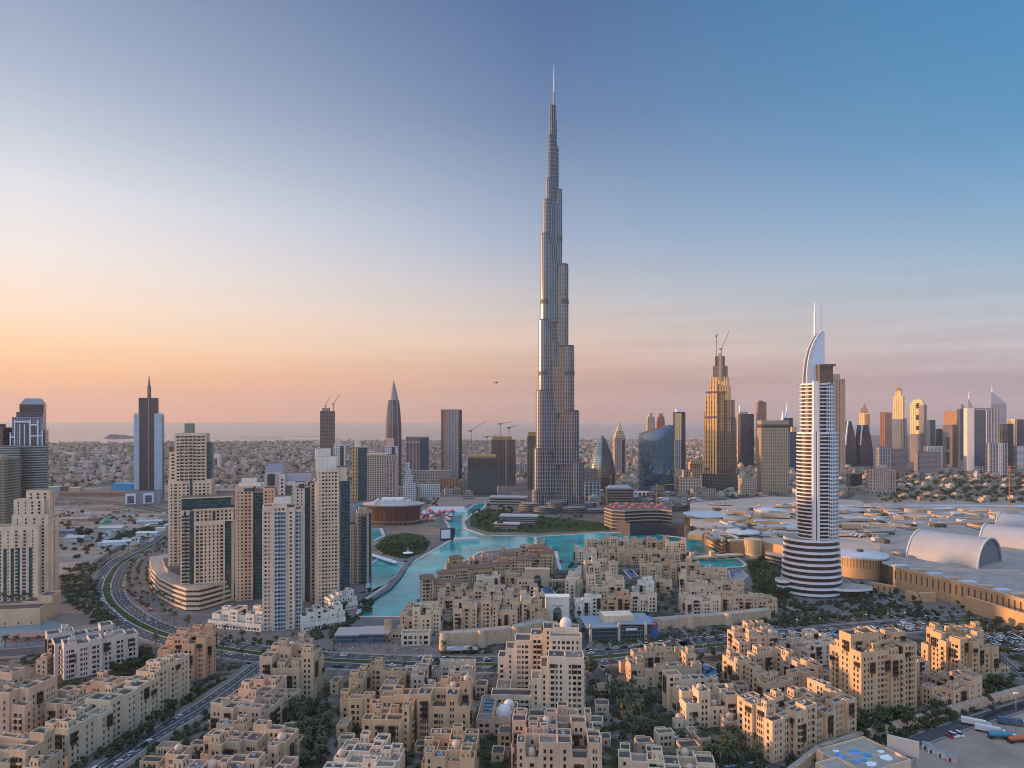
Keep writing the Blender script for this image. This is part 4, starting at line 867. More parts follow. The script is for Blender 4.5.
# ------------------------------------------------------------------ residential towers by the lagoon (near group)
def restower(label, pl, pr, base, cells, glass=(), caps=(), yaw=0, st=SAND, dep=26, seed=1, group=None, name='residential_tower', cat='tower', fh=3.35, ww=1.9, gap=1.5, wh=1.75, gm=None, podium=None, margin=1.2, Y=None, sail=()):
    """cells/glass/caps: (left px, right px, front m, back m, top row[, bottom row])."""
    Y = Y or Yd(base); yaw += 20; s = Y / F / (math.cos(R(yaw)) - (pl - 512) / F * math.sin(R(yaw))); B = Bld(name, label, cat, 0, 0, yaw, group=group, seed=seed, loc=Vector((at(pl, Y), Y, 0)))
    X = lambda p: (p - pl) * s; zt = lambda py: ht(py, Y)
    B.shell([(X(c[0]), c[2], X(c[1]), c[3], 0 if len(c) < 6 else zt(c[5]), zt(c[4]) - 1.1) for c in cells], st if not isinstance(st, int) else ST[st], fh, 'grid', ww=ww, gap=gap, wh=wh, bays=1, glass=(0, 0, 0, 0, 1, 1, 2, 3), margin=margin, dep=.4)
    for g in glass: part('glass_bay', [(X(g[0]), g[2]), (X(g[1]), g[2]), (X(g[1]), g[3]), (X(g[0]), g[3])], 0 if len(g) < 6 else zt(g[5]), zt(g[4]), gm or TEALG, B.root, DECK)
    for g in caps: part('roof_cap', [(X(g[0]), g[2]), (X(g[1]), g[2]), (X(g[1]), g[3]), (X(g[0]), g[3])], zt(g[5]) if len(g) > 5 else zt(g[4] + 8), zt(g[4]), g[6] if len(g) > 6 else WHITEP, B.root, DECK)
    B.X, B.zt, B.s = X, zt, s
    B.finish(); return B
G3 = None
restower('tall beige tower with a square cap standing behind the dark crowned tower', 168, 212, 590,
    [(168, 212, 0.4, 26, 480), (174.5, 207, .0, 24, 433.5, 482), (168.5, 176, 4, 22, 452, 480.5)],
    [(201, 211.5, 1.2, 22, 443, 480.2), (190.3, 192.5, -.5, 2, 446), (180, 182, -.5, 2, 446, 480), (168, 171.5, 6, 20, 447, 480)],
    [(183.5, 192.5, 6, 16, 423.5, 433.9, mat('cap_green', (.20, .22, .17), .7)), (176, 206.5, -.9, 0, 433, 436, ST[PALE])], yaw=-3, st=PALE, seed=71, ww=2.4, gap=1.5)
restower('beige tower with a dark glass crown and gridded white frame front', 180, 233, 607,
    [(194, 226, 0, 24, 523), (180, 194, 2.6, 26, 511), (194.2, 235, 1.5, 25, 510.5, 523.2), (226.2, 235.2, 4, 24, 522.8)],
    [(226, 232.5, 3.2, 12, 523.5), (183.5, 186, 1.9, 4, 512), (189.5, 193.5, 1.6, 4, 512), (181, 232, 4.5, 22, 499.5, 509.8), (213, 216, 1.1, 3, 513, 522)],
    [(180, 234, 3.6, 24, 498.5, 499.6, ST[PALE]), (193, 236, .6, 25.6, 510, 511.3, ST[PALE]), (193.5, 236, .3, 25.3, 522.5, 523.6, ST[PALE])], yaw=2, st=CREAM, seed=72, ww=2.3, gap=1.1, wh=2.1)
restower('slim sunlit pink beige tower with a white roof box, second tower of the row', 235, 275, 601,
    [(235, 253, 0, 24, 487), (252.6, 263, 7, 22, 492), (263, 275.5, 2, 24, 489)],
    [(253.2, 262.8, 3.5, 8, 494), (244, 254, -.4, 4, 488.6, 491.5)],
    [(241, 256, 5, 17, 478.5, 487.4, ST[WHITE]), (238, 260, 4, 19, 483, 487.2, ST[WHITE])], yaw=-6, st=ROSE, seed=73, ww=1.5, gap=1.9)
restower('cream tower with bluish balcony columns and a round roof drum nearest the boulevard', 262, 302, 632,
    [(262, 272, 2.5, 24, 507), (272, 287, 0, 25, 505), (287, 295, 1.4, 25, 508.5), (295, 302, 4, 24, 511)],
    [(274.5, 279.5, -.7, 3, 513), (280.5, 285.5, -.7, 3, 513), (296, 301, 3.3, 8, 514)],
    [(274, 291, 6, 19, 498, 505.5, ST[WHITE])], yaw=-4, st=PALE, seed=74, ww=1.7, gap=1.5, gm=facade('balcony_blue', (.42, .44, .48), (.05, .07, .10), 3.35, 2.2, .8, .62))
B = restower('tower with orange lit flank behind the cream balcony tower', 279, 316, 604,
    [(279, 285, 1, 24, 474.5), (284.8, 294.5, 3, 24, 482), (294.5, 305, .6, 24, 483), (310, 316.5, 3.4, 24, 484)],
    [(305, 310, 2.6, 16, 490), (285.5, 291, 2.3, 6, 486), (299, 304.5, .2, 4, 484.5, 489)],
    [(281, 312, 6, 22, 474, 482.6, mat('roof_blue_grey', (.30, .35, .42), .6))], yaw=-5, st=GREY, seed=75, ww=1.6, gap=1.7)
restower('tallest white topped tower of the row with a dark glass corner', 315, 349, 606,
    [(317, 339, 0, 24, 470), (314.6, 317.4, 4, 22, 482), (338.8, 348, 3, 24, 477)],
    [(341, 350.5, 1.4, 20, 482), (313.6, 316, 6, 18, 483)],
    [(316, 337, 6, 20, 457, 470.4, ST[WHITE]), (315.5, 331, 9, 21, 449, 457.2, ST[WHITE]), (337.2, 347.5, 1.8, 22, 468, 482, ST[CREAM])], yaw=-3, st=PALE, seed=76, ww=1.5, gap=1.6)
restower('shorter tower with a domed drum beside the lagoon edge, last of the row', 347, 372, 585,
    [(347, 357, 3, 24, 525), (356.8, 369, 0, 24, 511), (369, 372.4, 3, 22, 512)],
    [(359, 366.5, -.6, 4, 517), (367.6, 371.6, 1.6, 10, 514)],
    [(346, 364, 14, 26, 505, 525, mat('roof_blue_grey', (.3, .35, .42), .6)), (359, 367, 4, 14, 508, 511.4, ST[CREAM])], yaw=-3, st=ROSE, seed=77, ww=1.5, gap=1.5)
restower('grey tower glimpsed behind the sunlit pink tower', 265, 283, 560, [(265, 283, 0, 24, 472)], [(268, 275, -.5, 3, 474)], [(268, 283, 6, 18, 464, 472.3, mat('roof_blue_grey', (.3, .35, .42), .6))], st=GREY, seed=78)
restower('narrow dark tower standing behind the tallest white topped tower', 306, 316, 575, [(306, 315.5, 0, 22, 480)], [(308, 315, -.5, 3, 482)], st=GREY, seed=79)
# curved podium of the first two towers
t = thing('tower_podium', 'curved white banded podium under the dark crowned tower', 'podium', P(180, 607))
o0 = P(180, 607)
rim = [P(*p) - o0 for p in ((148, 574), (150, 588), (158, 598), (172, 606), (186, 611), (200, 611), (214, 607), (236, 600))]; bk = [P(*p) - o0 for p in ((236, 588), (200, 578), (170, 570))]
poly = [(p.x, p.y) for p in rim] + [(p.x, p.y) for p in bk]; cx, cy = sum(p[0] for p in poly) / len(poly), sum(p[1] for p in poly) / len(poly)
sh = lambda k: [(cx + (x - cx) * k, cy + (y - cy) * k) for x, y in poly]
for k in range(5):
    part('parking_deck', sh(1 - .012 * k), k * 4.2 + .9, k * 4.2 + 3.0, ST[CREAM], t, DECK2); part('recess', sh(.955 - .012 * k), k * 4.2 - 1.2, k * 4.2 + .9, facade('podium_recess', (.20, .17, .14), (.02, .02, .02), 4.2, 3.5, .8, .8), t)
part('roof_screen', sh(.6), 19.9, 24, facade('screen_louvre', (.42, .37, .32), (.09, .08, .07), 1.2, 5, .9, .5, .7), t, DECK)
# white terraced villas at the feet of the towers
for k, (px, py, w, d, yw, lab) in enumerate(((212, 626, 48, 14, -14, 'row of white scalloped terrace villas beneath the dark crowned tower'), (302, 630, 34, 14, 30, 'white stepped villas climbing beside the cream balcony tower'), (330, 612, 24, 12, 40, 'white stepped villas at the foot of the tallest white topped tower'))):
    ot(lab, px, py, yw, w, d, 0, WHITE, cells=lambda h, w=w, d=d, k=k: [(i * w / 6, (i % 2) * 1.6, (i + 1) * w / 6, d, 0, 9.5 + (i * 7 % 3) * 2.2 + k * .5) for i in range(6)] + [(-1, -4, w + 1, 2.2, 0, 5.2)], turrets=2, units=3, seed=200 + k, name='terrace_villas', cat='villas', bays=.2, h=10, domes=0)
# hotel on the left edge with stepped top
restower('stepped cream tower with tall dark window strips on a plain podium', -6, 57, 602,
    [(-6, 39, 0, 16, 527), (8, 46, 8, 24, 517), (9.5, 41, 9, 23, 501.5, 517.4), (20, 45, 14, 27, 493), (44, 49, 12, 28, 522)],
    [(x, x + 3.2, -.25, 1, 549) for x in (3.5, 10.8, 16.8, 22.6, 29.2)], [(21, 44.5, 14.5, 26.5, 492.5, 493.6, ST[CREAM]), (3, 38, -.3, .5, 547.8, 549, ST[PALE])], st=PALE, seed=81, ww=1.5, gap=5.2, wh=2.0, yaw=-4)
B = Bld('hotel_podium', 'plain sand podium of the stepped cream tower with palms on its roof', 'podium', -30, 628, 10, seed=5)
B.shell([(0, 0, 52, 18, 13), (42, 18, 53, 34, 19), (30, 17.9, 42.2, 34, 14.5)], ST[SAND], bays=0, pat='grid', ww=1.2, gap=9, fh=9); B.finish()
# ------------------------------------------------------------------ left-edge tower group
Y0 = 1010.; s0 = Y0 / F; z0_ = lambda py: ht(py, Y0)
t, w = tower('office_tower', 'blue grey tower with white frames, stepped shoulders and a rounded cap', 'tower', 12, 46, Y0, 28)
X = lambda p: (p - 31) * s0 * .84
LGR = facade('white_frame_wall', (.30, .32, .36), (.03, .04, .06), 3.7, 3.2, .66, .7); PUR = facade('mauve_glass', (.16, .13, .15), (.05, .045, .06), 3.7, 2.4, .86, .8)
part('shaft', rect(X(46) - X(17), 40, X(31.5), 0), 0, z0_(417), LGR, t, DECK); part('glass_core', rect(X(38) - X(22.5), 36, X(32), -3.6), 0, z0_(425), PUR, t, DECK)
part('side_glass', rect(X(48.6) - X(43), 34, X(45.8), 1), 0, z0_(430), PUR, t, DECK); part('upper_shaft', rect(X(46.3) - X(20.5), 34, X(33.4), 2), z0_(418), z0_(412), PUR, t, DECK)
part('crown_drum', rect(X(46.6) - X(23), 28, X(34.8), 3), z0_(412.2), z0_(404.5), mat('crown_glass', (.05, .045, .05), .2), t); part('crown_cap', rect(X(46.6) - X(23), 28, X(34.8), 3), z0_(404.5), z0_(398.5), mat('crown_metal', (.26, .24, .25), .5), t, None, rect(X(43) - X(28), 18, X(35.2), 3))
for a, c, y0, y1 in ((15, 16.2, 432, 470), (19, 20.2, 420, 520), (24, 25, 424, 520), (28.5, 29.5, 424, 520), (33.5, 35, 420, 520), (41, 42.4, 420, 520), (45.6, 46.6, 430, 520), (16.3, 18.9, 436, 437.4), (20.3, 33.4, 421, 422.4), (35.1, 40.9, 424, 425.4), (35.1, 45.5, 435, 436.2), (35.1, 40.9, 458, 459.4), (35.1, 40.9, 476, 477.4)):
    part('white_frame', rect(X(c) - X(a), 2.4, X((a + c) / 2), -20.6 - (a % 3) * .1), z0_(y1), z0_(y0), WHITEP, t)
t, w = tower('apartment_tower', 'curved green glass tower with thin white balcony lines at the picture edge', 'tower', 2, 30, 930)
s_ = 930 / F
cur = [(-24 + 34 * math.sin(R(a)) * 1.0 - 4, -20 * math.cos(R(a)) + 10) for a in range(-80, 81, 16)] + [(28, 20), (-34, 20)]
part('glass_wall', cur, 0, ht(446, 930), facade('green_balcony', (.33, .36, .34), (.03, .055, .05), 3.5, 60, 1, .62, .15), t, DECK)
for k in range(0, 46, 1):
    z = 4 + k * 3.5
    if z > ht(448, 930): break
    b = MB(); o = [(x * 1.02, y * 1.03 - .6) for x, y in cur[:11]]; b.prism(o + [(22, 6), (-30, 6)], z, z + .5, 0, 0, bottom=True); b.build('balcony_line', mat('balcony_white', (.55, .57, .56), .5), t)
t, w = tower('apartment_tower', 'dark brown slab tower cut by the left picture edge behind the green one', 'tower', -22, 11, 1000); part('facade', rect(48, 30), 0, ht(427.5, 1000), facade('brown_glass', (.13, .10, .10), (.04, .032, .036), 3.6, 2.6, .8, .6), t, DECK); part('roof_box', rect(30, 16, -4), ht(427.5, 1000), ht(424, 1000), mat('brown_box', (.13, .10, .10), .7), t)
t, w = tower('apartment_tower', 'olive beige tower at the picture edge in front of the green glass tower', 'tower', -30, 13, 830); part('facade', rect(w, 26), 0, ht(459, 830), facade('olive_wall', (.25, .22, .17), (.04, .045, .04), 3.4, 1.8, .6, .55), t, DECK); part('roof_box', rect(20, 12, 6), ht(459, 830), ht(456, 830), ST[OCHRE], t)
# emirates-road tower with dark slab and spire
Y1 = 1372.; s1 = Y1 / F; z1_ = lambda py: ht(py, Y1)
t, w = tower('office_tower', 'dark slab tower held between two pale blue wings with a needle spire', 'tower', 135, 163, Y1, 24)
X = lambda p: (p - 149) * s1 * .88
BW = facade('pale_blue_wing', (.44, .52, .58), (.30, .38, .44), 3.8, 3, .9, .5, .3, var=.2)
part('dark_slab', rect(X(159) - X(140), 34), 0, z1_(398), facade('bronze_glass', (.13, .10, .10), (.05, .04, .045), 3.8, 1.9, .86, .85, .2), t, DECK); part('slab_spine', rect(.9, 1, 0, -17.5), z1_(498), z1_(398), BW, t)
part('wing', rect(X(140.2) - X(134.8), 36, X(137.5), -1), 0, z1_(413.5), BW, t, WHITEP); part('wing', rect(X(163.3) - X(155.2), 40, X(159.2), -1), 0, z1_(413.5), BW, t, WHITEP)
part('wing_edge_glass', rect(2.2, 38, X(163.3) + .4, -1), z1_(500), z1_(416), DKG, t)
b = MB(); b.cyl(0, 0, 4, z1_(398), z1_(386), 10, 0); b.cyl(0, 0, 2.8, z1_(386), z1_(374.5), 8, 0, r2=.4); b.build('spire', mat('spire_bronze', (.2, .16, .15), .5), t)
part('annex', rect(X(162) - X(128), 24, X(145), -30), 0, z1_(489), mat('annex_wall', (.26, .25, .27), .7), t, DECK)
for a in (128.2, 145.4):
    part('annex_frame', rect(X(a + 10) - X(a), 2, X(a + 5), -43.2), 3, z1_(491), WHITEP, t); part('annex_glass', rect(X(a + 8.2) - X(a + 1.8), 1, X(a + 5), -44.2), 5, z1_(493), facade('annex_glazing', (.2, .2, .22), (.06, .06, .08), 3.8, 30, 1, .6), t)
# ------------------------------------------------------------------ mid and far towers, each (left px, right px, depth Y, top row, ...)
def slab(label, pl, pr, Y, py, m, dep=28, yaw=0, extra=(), name='tower', group=None, cat='tower', top=DECK, base=None):
    """extra: (part name, left px, right px, front m, back m, bottom row or None, top row, material[, taper]); the silhouette fills pl..pr."""
    s = Y / F; w = (pr - pl) * s; dep = min(dep, w * 1.05); X0 = at((pl + pr) / 2, Y); a = R(yaw); k = 1.; Yc = Y
    for _ in range(12):
        cs = [(X0 + (x * math.cos(a) - y * math.sin(a)) * k, Yc + (x * math.sin(a) + y * math.cos(a)) * k) for x, y in ((-w / 2, 0), (w / 2, 0), (w / 2, dep), (-w / 2, dep))]
        ps = [x / y * F + 512 for x, y in cs]; k *= (pr - pl) / (max(ps) - min(ps)); X0 += (pl + pr - max(ps) - min(ps)) / 2 * s
    t = thing(name, label, cat, (X0, Yc, 0), a, group); w *= k; TOWERS.append((X0, Yc, w))
    X = lambda p: ((p - pl) / (pr - pl) - .5) * w
    if m: part('facade', [(X(pl), 0), (X(pr), 0), (X(pr), dep * k), (X(pl), dep * k)], 0, ht(py, Y), m, t, top)
    for e in extra:
        y0, y1 = (e[3] if e[3] < 2 else e[3] * k), (min(e[4], dep + .8) if e[4] > 0 else e[4]) * k
        q = [(X(e[1]), y0), (X(e[2]), y0), (X(e[2]), y1), (X(e[1]), y1)]; tp = None
        if y1 <= y0: continue
        if len(e) > 8:
            kk = e[8]; cx, cy = (X(e[1]) + X(e[2])) / 2, (y0 + y1) / 2; tp = [(cx + (x - cx) * kk, cy + (y - cy) * kk) for x, y in q]
        part(e[0], q, 0 if e[5] is None else ht(e[5], Y), ht(e[6], Y), e[7], t, None, tp)
    return t
def crane(label, px, Y, zb, zt_, jib, ang=35, col=None, group=None):
    t = thing('tower_crane', label, 'crane', (at(px, Y), Y + 6, zb), R(ang), group); m = col or mat('crane_paint', (.45, .16, .06), .6); w = 1.1 * max(1, Y / 1400)
    b = MB(); b.bar((0, 0, 0), (0, 0, zt_ - zb), w); b.build('mast', m, t)
    h = zt_ - zb; b = MB(); b.bar((0, 0, h), jib, w * .8); b.build('jib', m, t); b = MB(); b.bar((0, 0, h), (-jib[0] * .28 / max(1, abs(jib[0]) / 30), 0, h + .2), w * 1.5); b.build('counter_jib', DARKM, t)
    b = MB(); b.box(-1.4 * w, -1.4 * w, h - 2, 1.4 * w, 1.4 * w, h + 2.4, 0, bottom=True); b.build('cab', m, t); return t
BEI = facade('beige_grid', (.40, .33, .27), (.05, .042, .038), 3.8, 4.2, .55, .6, .25); BEI2 = facade('beige_strip', (.40, .32, .26), (.09, .075, .065), 7.6, 5.4, .5, .86, .3)
ORG = facade('amber_grid', (.52, .34, .20), (.08, .06, .045), 7.6, 6, .45, .7, .2); PNK = facade('pink_grid', (.48, .35, .28), (.08, .065, .06), 7.6, 6.4, .45, .7, .25)
GLD = facade('gold_painted_sun', (.78, .56, .27), (.36, .24, .11), 8, 8, .42, .8, .3, .2, .6, .0); RUS = facade('rust_slab', (.34, .17, .11), (.12, .06, .045), 8, 7, .5, .8, .25)  # GLD puts golden low sunlight into the wall colour
GRY = facade('grey_grid', (.36, .35, .36), (.06, .07, .09), 7.4, 8, .6, .8, .2); WHT = facade('white_grid', (.60, .58, .56), (.08, .09, .11), 3.9, 4.6, .55, .6, .2); CON = facade('raw_concrete_frame', (.20, .155, .115), (.022, .02, .018), 5, 6, .74, .66, .8); NET = facade('netted_frame', (.10, .092, .082), (.032, .03, .028), 5, 7, .8, .76, .8, var=.5)
slab('broad beige slab tower with rows of square windows behind the opera house', 367, 397, 1180, 455, BEI, 24, 8, [('side_tower', 386.5, 396.6, -2, 22, None, 462, BEI2), ('roof_rim', 366.6, 388, -.5, 24.5, 455.2, 454, ST[SAND])])
slab('tower with an orange lit flank and teal glass front', 352.5, 367.5, 1400, 448, TEALG, 26, 10, [('painted_sun_flank', 352, 358, -1.5, 24, None, 447, ORG), ('roof_crown', 354, 361, 2, 18, 447, 440, ST[PALE], .5)])  # amber facade imitates low sunlight on the flank
slab('slender tower with a pale pink crown beside the bullet tower', 385, 398.5, 1330, 446, WHT, 24, 8, [('pink_crown', 386, 394, 1, 20, 446, 438.5, mat('crown_pink', (.58, .36, .28), .7)), ('glass_strip', 392, 395, -.5, 3, None, 447, TEALG)])
b = slab('pale tower with rounded top half hidden by the white topped tower', 333.5, 346.5, 1440, 445, WHT, 24, 5, [('rounded_top', 334, 343, 1, 18, 445, 438.5, mat('crown_sand', (.50, .39, .31), .7), .55), ('glass_strip', 341, 345, -.5, 3, None, 446, TEALG)])
# bullet tower
t = thing('bullet_tower', 'dark bullet shaped tower with a pointed lattice tip', 'tower', (at(392.3, 1700), 1720, 0)); Yq = 1700.
prof = [(505, 7.6), (450, 7.7), (425, 7.2), (410, 6.2), (400, 4.9)]; tip = [(400, 4.9), (393, 3.4), (387, 1.9), (379, .15)]
for nm, pf, m in (('glass_body', prof, facade('bullet_glass', (.12, .11, .12), (.035, .04, .055), 4, 2.2, .84, .8, .15)), ('lattice_tip', tip, facade('tip_lattice', (.34, .28, .26), (.14, .11, .11), 4, 3, .6, .6, .5))):
    b = MB()
    for (p, r), (q, r2) in zip(pf, pf[1:]): b.cyl(0, 0, r * Yq / F, max(0, ht(p, Yq)), ht(q, Yq), 28, 0, r2=r2 * Yq / F)
    b.build(nm, m, t)
for a in range(8):
    b = MB(); al = 2 * math.pi * a / 8
    for (p, r), (q, r2) in zip(prof, prof[1:]): b.bar((r * 1.01 * Yq / F * math.cos(al), r * 1.01 * Yq / F * math.sin(al), max(0, ht(p, Yq))), (r2 * 1.01 * Yq / F * math.cos(al), r2 * 1.01 * Yq / F * math.sin(al), ht(q, Yq)), 2)
    b.build('rib', mat('rib_bronze', (.30, .22, .19), .5), t)
slab('unfinished concrete tower with cranes on top out by the sea', 320, 335, 2450, 411, CON, 36, 6, [('core_top', 322, 330, 4, 24, 411, 408, CONC)])
crane('luffing crane raised highest over the unfinished tower by the sea', 333, 2450, ht(411, 2450), ht(404, 2450), (22, 0, 62), 0); crane('smaller luffing crane over the unfinished tower by the sea', 325, 2450, ht(411, 2450), ht(406, 2450), (14, 0, 50), 0)
slab('low two toned tower of tan bands and dark blue glass', 406, 429, 1780, 437, facade('tan_band', (.34, .28, .24), (.13, .10, .09), 4, 9, .5, 1, .3), 34, 6, [('blue_flank', 420, 428.6, -1.6, 34, None, 438, BLUEG), ('roof_line', 405.6, 429, -.5, 34.5, 442.5, 441.6, ST[PALE]), ('podium', 404, 452, -24, 0, None, 470, BEI)])
slab('tall grey striped slab tower with a copper edge', 441, 461.5, 1860, 410, facade('grey_strip', (.36, .33, .31), (.14, .13, .14), 4, 4.2, .45, 1, .3), 36, 4, [('copper_edge', 441, 444, -1.3, 30, None, 410, RUS), ('copper_rib', 446, 448, -1.8, 4, None, 411, mat('rib_copper', (.38, .22, .15), .6)), ('dark_edge', 459, 462, -1.2, 36, None, 410, DKG), ('roof_rim', 440.6, 462, -.4, 36.5, 410.2, 409.2, ST[SAND])])
slab('white stair stepped apartment tower in front of the two toned tower', 403, 416, 1290, 482, WHT, 26, 4, [('step', 404, 413.5, .5, 25, 482, 476, WHT), ('step', 405, 411.5, 1, 24, 476, 470, WHT), ('step', 406, 409.5, 1.5, 22, 470, 463.5, WHT)])
slab('green netted building site with yellow formwork top', 468, 497, 1500, 458, NET, 44, 3, [('formwork', 470, 496, 2, 42, 458, 455.5, mat('formwork_yellow', (.32, .215, .08), .8)), ('netting', 467.5, 496, -1, 0, None, 470, mat('site_net', (.07, .085, .08), .95))])
slab('taller concrete building site with a golden formwork crown', 491, 515.5, 1640, 440, CON, 40, 3, [('formwork', 492, 512, 1, 36, 440, 436.5, MATS['formwork_yellow']), ('lift_mast', 505, 507, -2, 0, None, 440, mat('hoist', (.2, .2, .22), .7))])
slab('narrow concrete shaft with yellow formwork close beside the tallest skyscraper', 527, 537.5, 1600, 436, CON, 30, 0, [('formwork', 528, 537, 1, 28, 436, 432, MATS['formwork_yellow'])])
for k, (px, Yc, ys, yt) in enumerate(((471, 1520, 455, 431), (487, 1520, 455, 437), (500, 1650, 437, 424), (509, 1650, 437, 428))):
    crane(('green saddle crane over the netted building site', 'grey crane beside the green crane over the netted site', 'tallest thin crane over the golden formwork site', 'shorter thin crane over the golden formwork site')[k], px, Yc, ht(ys, Yc), ht(yt, Yc), ((38, 0, ht(yt, Yc) - ht(ys, Yc) + (6 if k else 26))), 20 * k, mat('crane_dull', (.13, .15, .14), .6))
slab('white low house row with flat roofs behind the opera house', 366, 404, 1230, 506, WHT, 26, 2, name='apartment_row', cat='apartments'); slab('long pale apartment block under the grey striped tower', 430, 468, 1600, 481, BEI, 30, 1, name='apartment_row', cat='apartments')
slab('reddish brick apartment block under the grey striped tower', 440, 458, 1560, 478, RUS, 24, 2, name='apartment_row', cat='apartments')
# right of the skyscraper
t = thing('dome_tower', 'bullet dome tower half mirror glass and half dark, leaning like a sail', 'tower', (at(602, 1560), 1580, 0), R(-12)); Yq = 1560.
zt2 = lambda py: ht(py, Yq)
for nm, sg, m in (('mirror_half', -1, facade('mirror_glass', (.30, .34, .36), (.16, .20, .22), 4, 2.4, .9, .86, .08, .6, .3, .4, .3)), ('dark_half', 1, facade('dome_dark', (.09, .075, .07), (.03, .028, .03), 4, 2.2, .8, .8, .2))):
    b = MB(); rows = [495, 485, 475, 465, 456, 449, 443, 439, 436]
    wd = lambda py: 31 * (1 - max(0, (478 - py) / 43.) ** 2.1 * .98)
    for p, q in zip(rows, rows[1:]):
        r, r2 = wd(p), wd(q); n = 14
        arc = lambda rr: [((1.0 if sg < 0 else 1.0) * 0 + sg * rr * math.sin(math.pi * i / n) + 3, -rr * .9 * math.cos(math.pi * i / n)) for i in range(n + 1)]
        a_, c_ = arc(r), arc(r2)
        for i in range(n):
            pts = [(a_[i][0], a_[i][1], max(0, zt2(p))), (a_[i + 1][0], a_[i + 1][1], max(0, zt2(p))), (c_[i + 1][0], c_[i + 1][1], zt2(q)), (c_[i][0], c_[i][1], zt2(q))]
            u = lambda k: k * r * math.pi / n
            uvs = [(u(i), zt2(p)), (u(i + 1), zt2(p)), (u(i + 1), zt2(q)), (u(i), zt2(q))]
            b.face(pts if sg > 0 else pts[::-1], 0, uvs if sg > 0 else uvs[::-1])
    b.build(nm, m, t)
slab('slim tan tower with a ribbed conical crown beyond the dome tower', 612.5, 626, 2050, 438, BEI2, 36, 6, [('crown', 612.8, 625.8, 0, 36, 438, 431, ORG, .6), ('crown_cone', 616, 623, 8, 26, 431, 422.5, mat('cone_sand', (.5, .36, .25), .7), .15), ('dark_bay', 621.5, 624, -1, 4, None, 440, DKG)])
# blue slanted glass block
t = thing('glass_block', 'dark blue curved glass block with a slanting roof line', 'office', (at(658.5, 1590), 1590, 0), R(8)); Yq = 1590.; sc_ = Yq / F
b = MB(); n = 12; wv = 31.5 * sc_
fr = [(-wv / 2 + wv * i / n, -9 * math.sin(math.pi * i / n) - 2) for i in range(n + 1)]; pyt = lambda i: 434 - 9 * (i / n) ** .9
for i in range(n):
    a_, c_ = fr[i], fr[i + 1]; u0, u1 = i * wv / n, (i + 1) * wv / n; h0, h1 = ht(pyt(i), Yq), ht(pyt(i + 1), Yq)
    b.face([(a_[0], a_[1], 0), (c_[0], c_[1], 0), (c_[0], c_[1], h1), (a_[0], a_[1], h0)], 0, [(u0, 0), (u1, 0), (u1, h1), (u0, h0)]); b.face([(a_[0], a_[1], h0), (c_[0], c_[1], h1), (c_[0], 34, h1), (a_[0], 34, h0)], 1)
h0, h1 = ht(pyt(0), Yq), ht(pyt(n), Yq)
b.face([(fr[n][0], fr[n][1], 0), (fr[n][0], 34, 0), (fr[n][0], 34, h1), (fr[n][0], fr[n][1], h1)], 2); b.face([(fr[0][0], 34, 0), (fr[0][0], fr[0][1], 0), (fr[0][0], fr[0][1], h0), (fr[0][0], 34, h0)], 0); b.face([(fr[n][0], 34, 0), (fr[0][0], 34, 0), (fr[0][0], 34, h0), (fr[n][0], 34, h1)], 0)
b.build('glass_wall', [facade('deep_blue_glass', (.05, .09, .13), (.14, .30, .44), 4, 3.1, .92, .94, .04, .9, .3, .3, .12, .8), DECK, facade('green_end_glass', (.10, .12, .12), (.04, .07, .07), 4, 2, .85, .85)], t)
slab('first of the twin pink towers with stepped tops, nearer the sea gap', 646, 655, 2600, 420, PNK, 34, 0, [('step', 646.6, 654.4, 3, 30, 420, 416.5, PNK), ('crown', 648, 653, 6, 26, 416.5, 413, mat('crown_pink', (.58, .36, .28), .7))], group='twin pink towers'); slab('second of the twin pink towers with stepped tops, beside the blue block', 656, 665, 2620, 420, RUS, 34, 0, [('step', 656.6, 664.4, 3, 30, 420, 416.5, RUS), ('crown', 658, 663, 6, 26, 416.5, 413.5, mat('crown_rust', (.36, .21, .16), .7))], group='twin pink towers')
slab('thin navy glass tower with a sunlit gold flank and white roof box', 673, 685.5, 2150, 412, DKG, 32, 6, [('painted_gold_flank', 673, 680, -1.4, 30, 440, 413, GLD), ('grey_flank', 673, 680, -1.3, 30, None, 440, GRY), ('white_box', 674, 680, 1, 14, 412, 409, WHITEP)])  # gold on the upper flank is sunlight put into the colour
slab('low tan hotel below the gold and navy tower', 688, 703, 1900, 462, ORG, 26, 0, [('gate_leg', 689, 693, -10, 0, None, 472, ORG), ('gate_top', 688, 702, -10, 0, 464, 460, ORG)], name='low_hotel', cat='hotel'); slab('orange cube block at the roadside below the gold and navy tower', 682, 690, 1700, 470, PNK, 22, 0, name='roadside_block', cat='building')
